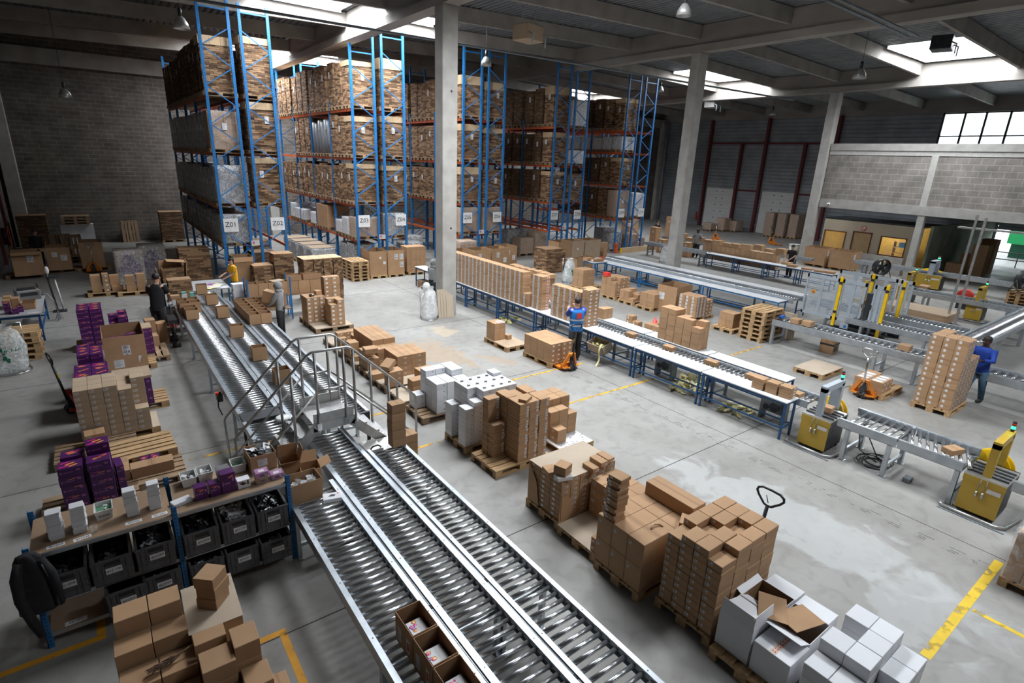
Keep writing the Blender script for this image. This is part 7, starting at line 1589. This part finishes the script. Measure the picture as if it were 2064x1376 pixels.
q = MB(); q.tube([(DX - .2, 38.6, 0), (DX - .2, 38.6, 9.6)], .14, 12); tag(q.build('drain_pipe', GREYROLL), 'thick grey drain pipe in the corner by dock wall', 'pipe')
t = thing('fire_extinguisher', 'red fire extinguisher on the wall left of dock doors', 'extinguisher', (DX - .15, 33.95, .55)); q = MB(); q.lathe([(0, 0), (.09, 0), (.09, .5), (.04, .6), (0, .6)], 14); q.build('cylinder_body', REDP, t); q = MB(); q.box(-.03, -.05, .6, .03, .05, .7); q.build('valve', BLACK, t)
for i, y in enumerate((25.45, 24.55, 23.65)):
    pallet(46.6 + .3 * i, y, 'pallet under the wrapped tall load at right dock door, %s' % on(i + 1), 'pallets at the right dock door'); load(46.6 + .3 * i, y, .1456, 1.1, .72, 1.85, 'wrapbox', 'right dock door, %s from the left' % on(i + 1), 0, 0, None, i, False, group='tall wrapped loads at the right dock door')
for i, (x, y, h) in enumerate(((44.6, 30.0, .55), (45.6, 29.4, 1.0), (46.4, 28.7, .8))): load(x, y, 0, 1.1, .85, h, 'wrapbox', 'floor between dock doors, %s in pile' % on(i + 1), 0, 0, None, i, True, group='low wrapped pile between dock doors')
wf = MB()
for y in (5.45, 8.2, 9.4, 10.6, 11.75, 13.0, 14.15, 15.35): wf.box(DX - .05, y - .06, 7.5, DX + .05, y + .06, 9.55)
for z in (7.53, 8.05, 9.5): wf.box(DX - .05, 5.4, z - .04, DX + .05, 15.4, z + .04)
w1 = struct(wf.build('window_1', DARKM)); q = MB(); q.box(DX - .005, 5.4, 7.55, DX + .005, 15.4, 9.5); q.build('pane', GLASS, w1)
q = MB(); q.box(35.05, -7.9, 3.85, 35.25, 16.4, 6.4); struct(q.build('wall_mezzanine', BLKG))
q = MB(); q.box(34.98, -7.9, 3.4, 35.3, 16.4, 3.86); q.box(34.98, -7.9, 6.6, 35.3, 16.4, 6.96); q.box(35.02, -7.9, 6.36, 35.28, 16.4, 6.6, 1); q.box(35.0, 10.98, 3.86, 35.1, 11.28, 6.36, 1); q.box(35.3, -7.9, 3.42, 47.8, 14.6, 3.6); struct(q.build('trim_5', [CONC, mat('pale_plaster', (.5, .49, .46), .8)]))
column(35.0, 10.92, 0, 3.4, .34, .32)
t = thing('security_camera', 'small white security camera on the mezzanine beam', 'camera', (34.9, 15.83, 3.6)); q = MB(); q.ball((0, 0, 0), .09); q.build('camera_dome', TUBW, t); q = MB(); q.ball((-.07, -.03, -.02), .04); q.build('lens', BLACK, t)
OX = 36.6
q = MB()
for a, b, z0, z1 in ((15.2, 16.6, 0, .9), (15.2, 16.6, 1.98, 2.66), (16.5, 16.6, .9, 1.98), (14.8, 15.2, 0, 2.66), (13.8, 14.8, 2.05, 2.66), (13.3, 13.8, 0, 2.66), (11.95, 13.3, 0, .95), (11.95, 13.3, 1.98, 2.66), (11.3, 11.95, 0, 2.66)): q.box(OX, a, z0, OX + .1, b, z1)
struct(q.build('wall_office', CREAM))
q = MB(); q.box(OX + .02, 13.8, 0, OX + .06, 14.8, 2.05); q.box(OX - .02, 13.76, 0, OX + .02, 13.82, 2.1, 1); q.box(OX - .02, 14.78, 0, OX + .02, 14.84, 2.1, 1); q.box(OX - .02, 13.76, 2.03, OX + .02, 14.84, 2.1, 1); struct(q.build('door_3', [TAN, WFRAME]))
for k, (a, b) in enumerate(((15.2, 16.5), (11.95, 13.3))):
    q = MB()
    for y0, y1, z0, z1 in ((a, b, .9, .96), (a, b, 1.94, 2.0), (a, a + .05, .9, 2), (b - .05, b, .9, 2)): q.box(OX - .02, y0, z0, OX + .1, y1, z1)
    f_ = struct(q.build('window_%d' % (30 + k), WFRAME)); q = MB(); q.box(OX + .05, a, .92, OX + .055, b, 1.98); q.build('pane', GLASS, f_)
q = MB(); q.box(39.5, 11.3, 0, 39.6, 16.6, 2.66); q.box(36.7, 16.5, 0, 39.5, 16.6, 2.66); q.box(OX, 11.2, 2.66, 39.6, 16.6, 2.75, 1); struct(q.build('wall_office', [OFFICE, DARKM]))
l = bpy.data.lights.new('office_lamp', 'POINT'); l.energy = 110; l.color = (1, .82, .55); l.shadow_soft_size = .3; o = bpy.data.objects.new('office_lamp', l); COL.objects.link(o); o.location = (38.0, 13.8, 2.35)
os_ = thing('office_shelf', 'pale wooden shelf with blue folders seen through office window', 'shelf', (38.6, 12.6, 0)); q = MB()
for z in (.9, 1.25, 1.6): q.box(-.2, -.6, z, .2, .6, z + .03)
for y in (-.6, .57): q.box(-.2, y, 0, .2, y + .03, 1.65)
q.build('shelf_frame', CAPM, os_); q = MB()
for k in range(9): q.box(-.15, -.3 + .07 * k, 1.28, .1, -.24 + .07 * k, 1.55)
q.build('folder_pattern', SHB, os_)
q = MB(); q.box(OX, 10.85, 0, 47.8, 10.98, 2.8); struct(q.build('wall_side', GWALL))
q = MB(); q.box(35.9, 11.7, 0, 36.1, 14.0, .95); struct(q.build('wall_low', CONC))
t = thing('prohibition_sign', 'round red barred sign above the tan office door', 'sign', (OX - .01, 14.3, 2.3)); T = Matrix.Rotation(-PI / 2, 4, 'Y'); q = MB(); q.lathe([(0, .004), (.13, .004), (.13, 0)], 24, 0, T); q.build('sign_plate', SIGNW, t); q = MB(); q.lathe([(.12, .006), (.16, .006), (.16, 0), (.12, 0)], 24, 0, T); q.box(-.008, -.13, -.018, -.004, .13, .018, 0, Matrix.Rotation(.8, 4, 'X')); q.build('red_ring', REDP, t)
CG = mat('container_green', (0.02, .42, .12), .5); t = thing('green_container', 'bright green skip container outside the open dock', 'container', (55, 7.5, 0)); q = MB(); q.prism([(-2, 1.0), (2, 1.0), (2, 3.4), (-2, 3.4)], -3.2, 3.6, 0, Matrix.Rotation(-PI / 2, 4, 'X') @ Matrix.Scale(-1, 4, (0, 1, 0))); q.build('container_body', CG, t); q = MB(); q.box(-1.6, -3.4, .0, 1.6, 3.4, 1.0); q.build('trailer', mat('dark_green', (.01, .1, .05), .5), t)
gr = thing('guard_rail', 'dark steel guard rail across the open dock doorway', 'railing', (47.2, 8.4, 0)); q = MB()
for z in (.45, .9): q.tube([(0, -2.2, z), (0, 2.2, z)], .03, 8)
q.build('rail_bar', DARKM, gr)
for y in (-2.1, -.7, .7, 2.1): q = MB(); q.tube([(0, y, 0), (0, y, .92)], .03, 8); q.build('rail_post', DARKM, gr)
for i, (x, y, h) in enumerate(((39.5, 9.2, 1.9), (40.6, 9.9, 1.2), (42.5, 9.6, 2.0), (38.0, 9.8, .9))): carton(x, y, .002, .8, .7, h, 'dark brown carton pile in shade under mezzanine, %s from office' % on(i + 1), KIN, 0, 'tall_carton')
# lamps, heaters, pipes
for i, (px, py, d, lb) in enumerate(((131, 190, 21, 'before the dark back wall'), (365, 48, 16.5, 'left of rack Z01'), (980, 125, 22.5, 'right of near concrete column'), (1379, 22, 16.5, 'near the top frame edge'), (1733, 150, 20, 'under the right girder'), (1557, 228, 38, 'before the dock wall'), (1331, 180, 34, 'beside rack Z10'))):
    p = at(px, py, d); t = thing('pendant_lamp', 'grey bell pendant lamp hanging %s' % lb, 'lamp', p, 0, None)
    q = MB(); q.lathe([(.05, .2), (.1, .17), (.19, .02), (.23, -.14), (.22, -.14), (.17, .01), (.05, .15)], 24); q.build('bell_shade', LAMPG, t); q = MB(); q.tube([(0, 0, .18), (0, 0, .42)], .055, 12); q.build('ballast_housing', DARKM, t)
    q = MB(); q.tube([(0, 0, .42), (0, 0, max(.5, gz_(p.x) + .55 - p.z))], .008, 5); q.build('cord', BLACK, t); q = MB(); q.ball((0, 0, -.03), .08); q.build('bulb', TUBW, t)
for i, (px, py, d, lb) in enumerate(((1065, 68, 19.5, 'pale unit heater right of near column'), (1900, 88, 22, 'dark unit heater before the right skylight'), (1435, 210, 38, 'pale unit heater far before dock wall'), (318, 62, 30, 'pale unit heater by the dark wall'))):
    p = at(px, py, d); t = thing('unit_heater', lb + ' hanging from roof', 'heater', p, .2); q = MB(); q.box(-.45, -.35, -.25, .45, .35, .25, 0, None, .02); q.build('heater_case', DARKM if i == 1 else GREYW if i else BEIGE, t); q = MB()
    for x in (-.35, .35): q.tube([(x, 0, .25), (x, 0, max(.4, gz_(p.x) + .6 - p.z))], .015, 6); q.tube([(x, -.3, 0), (x, -.5, -.1), (x, -.5, -.45)], .025, 6)
    q.build('hanger_pipe', GREYM, t)
q = MB(); q.tube([(-3.4, 20.2, 9.3), (34, 18.6, 9.3)], .045, 8); tag(q.build('roof_pipe', STEELD), 'long dark pipe slung under the roof across the hall', 'pipe')
for dy in (0, .25): q = MB(); q.tube([(10, 8.0 + dy, 9.55), (21.9, 8.3 + dy, 9.55)], .04, 8); tag(q.build('roof_pipe', STEELD), '%s of two parallel pipes under the roof at right' % ('nearer', 'farther')[int(dy > 0)], 'pipe')
q = MB(); q.box(26.8, 4.5, 3.5, 27.1, 7.2, 3.56); tag(q.build('cable_tray', ALU, None, (0, 0, 0)), 'perforated cable tray hanging above the aluminium poles', 'tray')
# ---------------------------------------------------------------- people
def person(x, y, rz, label, skin, top, bottom, h=1.76, arms=None, lean=0.0, hood=False, shorts=False, vest=None, sleeve=True, step=0.0, hair=HAIR, shoe=SHOE, z=0.0, bun=False):
    """faces local +Y; arms = ((elbow),(wrist)) for the left (-x) and right (+x) side"""
    t = thing('person', label, 'person', (x, y, z), rz); k = h / 1.76
    V = lambda a, b, c: (a * k, (b + lean * max(0, c - .92)) * k, c * k)
    arms = arms or (((-.24, .0, 1.13), (-.22, .12, .90)), ((.24, .0, 1.13), (.22, .12, .90)))
    v = [V(0, 0, .95), V(0, 0, 1.14), V(0, -.01, 1.36), V(0, .0, 1.49), V(0, .015, 1.57), V(0, .025, 1.65), V(0, .02, 1.72)]; r = [.135, .125, .14, .055, .075, .092, .065]; e = [(i, i + 1) for i in range(6)]
    r = [(a * k, a * .78 * k) for a in r[:3]] + [(a * k, a * k) for a in r[3:]]
    def chain(pts, start):
        p = start
        for q_, rad in pts: v.append(q_); r.append((rad * k, rad * k)); e.append((p, len(v) - 1)); p = len(v) - 1
        return p
    legs = []
    for s in (-1, 1):
        f = step * s; L_ = [(V(s * .09, 0, .88), .095), (V(s * .10, f * .5 + .02, .50), .062), (V(s * .10, f, .10), .042), (V(s * .10, f + .13, .04), .036)]; legs.append(L_); chain(L_, 0)
    ar = []
    for s, (el, wr) in zip((-1, 1), arms):
        A = [(V(s * .185, -.01, 1.43), .058), (V(*el), .042), (V(*wr), .028)]; ar.append(A); w_ = chain(A, 2)
        d = (Vector(V(*wr)) - Vector(V(*el))).normalized(); sd = Vector((0, 0, 1)).cross(d); sd = sd.normalized() if sd.length > .1 else Vector((1, 0, 0)); W0 = Vector(V(*wr)); up = d.cross(sd)
        pm = chain([(tuple(W0 + d * .06), .030)], w_)
        for f in range(4):
            b0 = W0 + d * .095 + sd * (f - 1.5) * .021; chain([(tuple(b0), .0095), (tuple(b0 + d * (.04 + .006 * (f in (1, 2))) - up * .008), .0085), (tuple(b0 + d * .06 - up * .03), .0075)], pm)
        chain([(tuple(W0 + d * .05 + sd * .04), .011), (tuple(W0 + d * .085 + sd * .055 - up * .01), .009)], pm)
    def skinned(name, v, e, r, m, root=0, sub=2):
        me = bpy.data.meshes.new(name); me.from_pydata(v, e, []); me.materials.append(m); o = ob(name, me, t); o.modifiers.new('skin', 'SKIN')
        lay = me.skin_vertices[0].data if me.skin_vertices else None
        if lay is None: return o
        for i, q_ in enumerate(r): lay[i].radius = q_; lay[i].use_root = i == root
        s_ = o.modifiers.new('smooth', 'SUBSURF'); s_.levels = sub; s_.render_levels = sub; o.modifiers['skin'].use_smooth_shade = True
        return o
    def tubes(name, paths, m):
        q = MB()
        for pts, rr in paths: q.tube(pts, rr, 14)
        return q.build(name, m, t)
    mods = skinned('body', v, e, r, skin)
    def torso(g, z0, z1): 
        q = MB(); vs = []; fs = []; n = 18; pr = [(z0, .175, .125), (1.05, .168, .12), (1.2, .18, .125), (1.36, .198, .13), (1.44, .185, .11), (min(z1, 1.50), .085, .075)]
        for zz, a, b in pr:
            for i in range(n): th = 2 * PI * i / n; c = V(0, 0, zz); vs.append((c[0] + (a + g) * k * math.cos(th), c[1] + (b + g) * k * math.sin(th), c[2]))
        for j in range(len(pr) - 1):
            for i in range(n): fs.append([j * n + i, j * n + (i + 1) % n, (j + 1) * n + (i + 1) % n, (j + 1) * n + i])
        return q.add(vs, fs, 0, True)
    q = torso(.006, .84, 1.5)
    for A in ar:
        p0, p1, p2 = (Vector(a[0]) for a in A); pm = p1.lerp(p0, .25)
        if sleeve: q.tube([p0 - (p1 - p0) * .1, p0, p1, p2.lerp(p1, .12)], [.082 * k, .078 * k, .060 * k, .05 * k], 12)
        else: q.tube([p0 - (p1 - p0) * .1, p0, pm], [.082 * k, .08 * k, .070 * k], 12)
    q.build('shirt', top, t)
    if vest:
        torso(.018, .86, 1.47).build('vest', vest, t); q = MB()
        for z0 in (1.0, 1.16): q.lathe([(1, z0 * k), (1, (z0 + .045) * k)], 18, 0, Matrix.Diagonal((.202 * k, .148 * k, 1, 1)))
        q.build('reflective_band', REFLECT, t); q = MB(); q.box(-.07, -.163, 1.26, .07, -.158, 1.42); q.build('back_emblem', REDP, t)
    q = MB(); q.lathe([(1, .80 * k), (1.02, .9 * k), (.98, .98 * k)], 18, 0, Matrix.Diagonal((.168 * k, .13 * k, 1, 1)))
    for L_ in legs:
        p = [Vector(a[0]) for a in L_]; q.tube([p[0], p[1], p[1].lerp(p[2], .1)] if shorts else [p[0], p[1], p[2] + Vector((0, 0, -.02))], [.112 * k, .088 * k, .09 * k] if shorts else [.112 * k, .082 * k, .062 * k], 12)
    q.build('trousers', bottom, t)
    for L_ in legs: p = Vector(L_[2][0]); q = MB(); q.ball((p.x, p.y + .06 * k, .045 * k), (.052 * k, .135 * k, .045 * k)); q.build('shoe', shoe, t)
    hc = Vector(V(0, .02, 1.66)); q = MB()
    if hood: q.ball(hc + Vector((0, -.02, .0)), (.125 * k, .135 * k, .15 * k), 0, 16, 10); q.ball(hc + Vector((0, -.03, -.14)), (.14 * k, .12 * k, .07 * k)); q.build('hood', top, t)
    else:
        q.ball(hc + Vector((0, -.02, .035)), (.092 * k, .105 * k, .095 * k), 0, 16, 10)
        if bun: q.ball(hc + Vector((0, -.04, .14)), (.055, .055, .045))
        q.build('hair', hair, t)
    q = MB(); q.ball(hc + Vector((0, .108, -.02)) * k, (.014, .022, .024)); q.ball(hc + Vector((-.093, .0, -.01)), (.012, .022, .032)); q.ball(hc + Vector((.093, .0, -.01)), (.012, .022, .032)); q.build('nose_and_ears', skin, t)
    q = MB()
    for s in (-1, 1): q.ball(hc + Vector((s * .034, .088, .005)), (.013, .008, .008))
    q.ball(hc + Vector((0, .092, -.065)), (.026, .008, .007)); q.build('eyes_and_mouth', HAIR, t)
    return t
fw = lambda a, b: (((-.26, .10, 1.20), (-.14, .36, a)), ((.26, .10, 1.20), (.14, .36, b)))
person(1.08, 18.3, -.5, 'man in black shirt and shorts bending over cartons at left lane', SKIN, CLOTHK, CLOTHK, 1.85, fw(.98, 1.0), .22, shorts=True, sleeve=False)
person(3.72, 21.5, 1.75, 'woman in yellow shirt with hair bun working at packing table', SKIN, CLOTHY, CLOTHK, 1.66, fw(1.06, 1.12), .08, sleeve=False, bun=True)
p_ = person(4.08, 16.95, .95, 'man in grey hooded jacket carrying an open carton', SKIND, CLOTHG, CLOTHK, 1.62, fw(1.0, 1.12), .02, hood=True)
o = carton(3.82, 17.18, 1.0, .26, .34, .36, 'carton with three white labels carried by the hooded man', KRAFTP, .95, 'carried_carton', lab=[('-y', 'blank', .07, .06, .4, .2), ('-y', 'blank', .07, .06, .4, .5), ('-y', 'blank', .07, .06, .4, .8)]); o.rotation_euler[0] = .25
person(10.33, 10.72, -.35, 'man in blue vest with reflective bands labelling the carton wall', SKIN, CLOTHB, CLOTHK, 1.80, (((-.26, .12, 1.24), (-.12, .34, 1.38)), ((.26, .14, 1.24), (.13, .34, 1.42))), .03, vest=VESTB, sleeve=False)
person(16.98, 3.3, 1.35, 'man in blue sports jacket pushing the tallest barcode stack', SKIND, CLOTHB, JEANS, 1.72, fw(1.22, 1.22), .12, step=.22, hair=HAIR)
person(29.15, 14.5, 1.4, 'man in black shirt at the far bench row', SKIN, CLOTHK, CLOTHK, 1.70, fw(1.0, 1.0), .05, sleeve=False)
person(29.9, 20.9, 1.9, 'man in grey shirt sorting behind far open cartons', SKIND, CLOTHG, CLOTHK, 1.75, fw(1.0, 1.0), .08, sleeve=False)
person(31.7, 25.6, -1.8, 'man in black shirt standing near rack Z10', SKIN, CLOTHK, CLOTHK, 1.75, fw(1.1, 1.1), .05, sleeve=False)
person(-2.2, 32.2, 3.0, 'person in dark clothes among bins in dark corner', SKIN, CLOTHK, CLOTHK, 1.6)
person(10.0, 18.4, -1.2, 'person in grey jacket half hidden behind near concrete column', SKIND, CLOTHG, CLOTHK, 1.62, fw(1.0, 1.0), .1, hood=True)
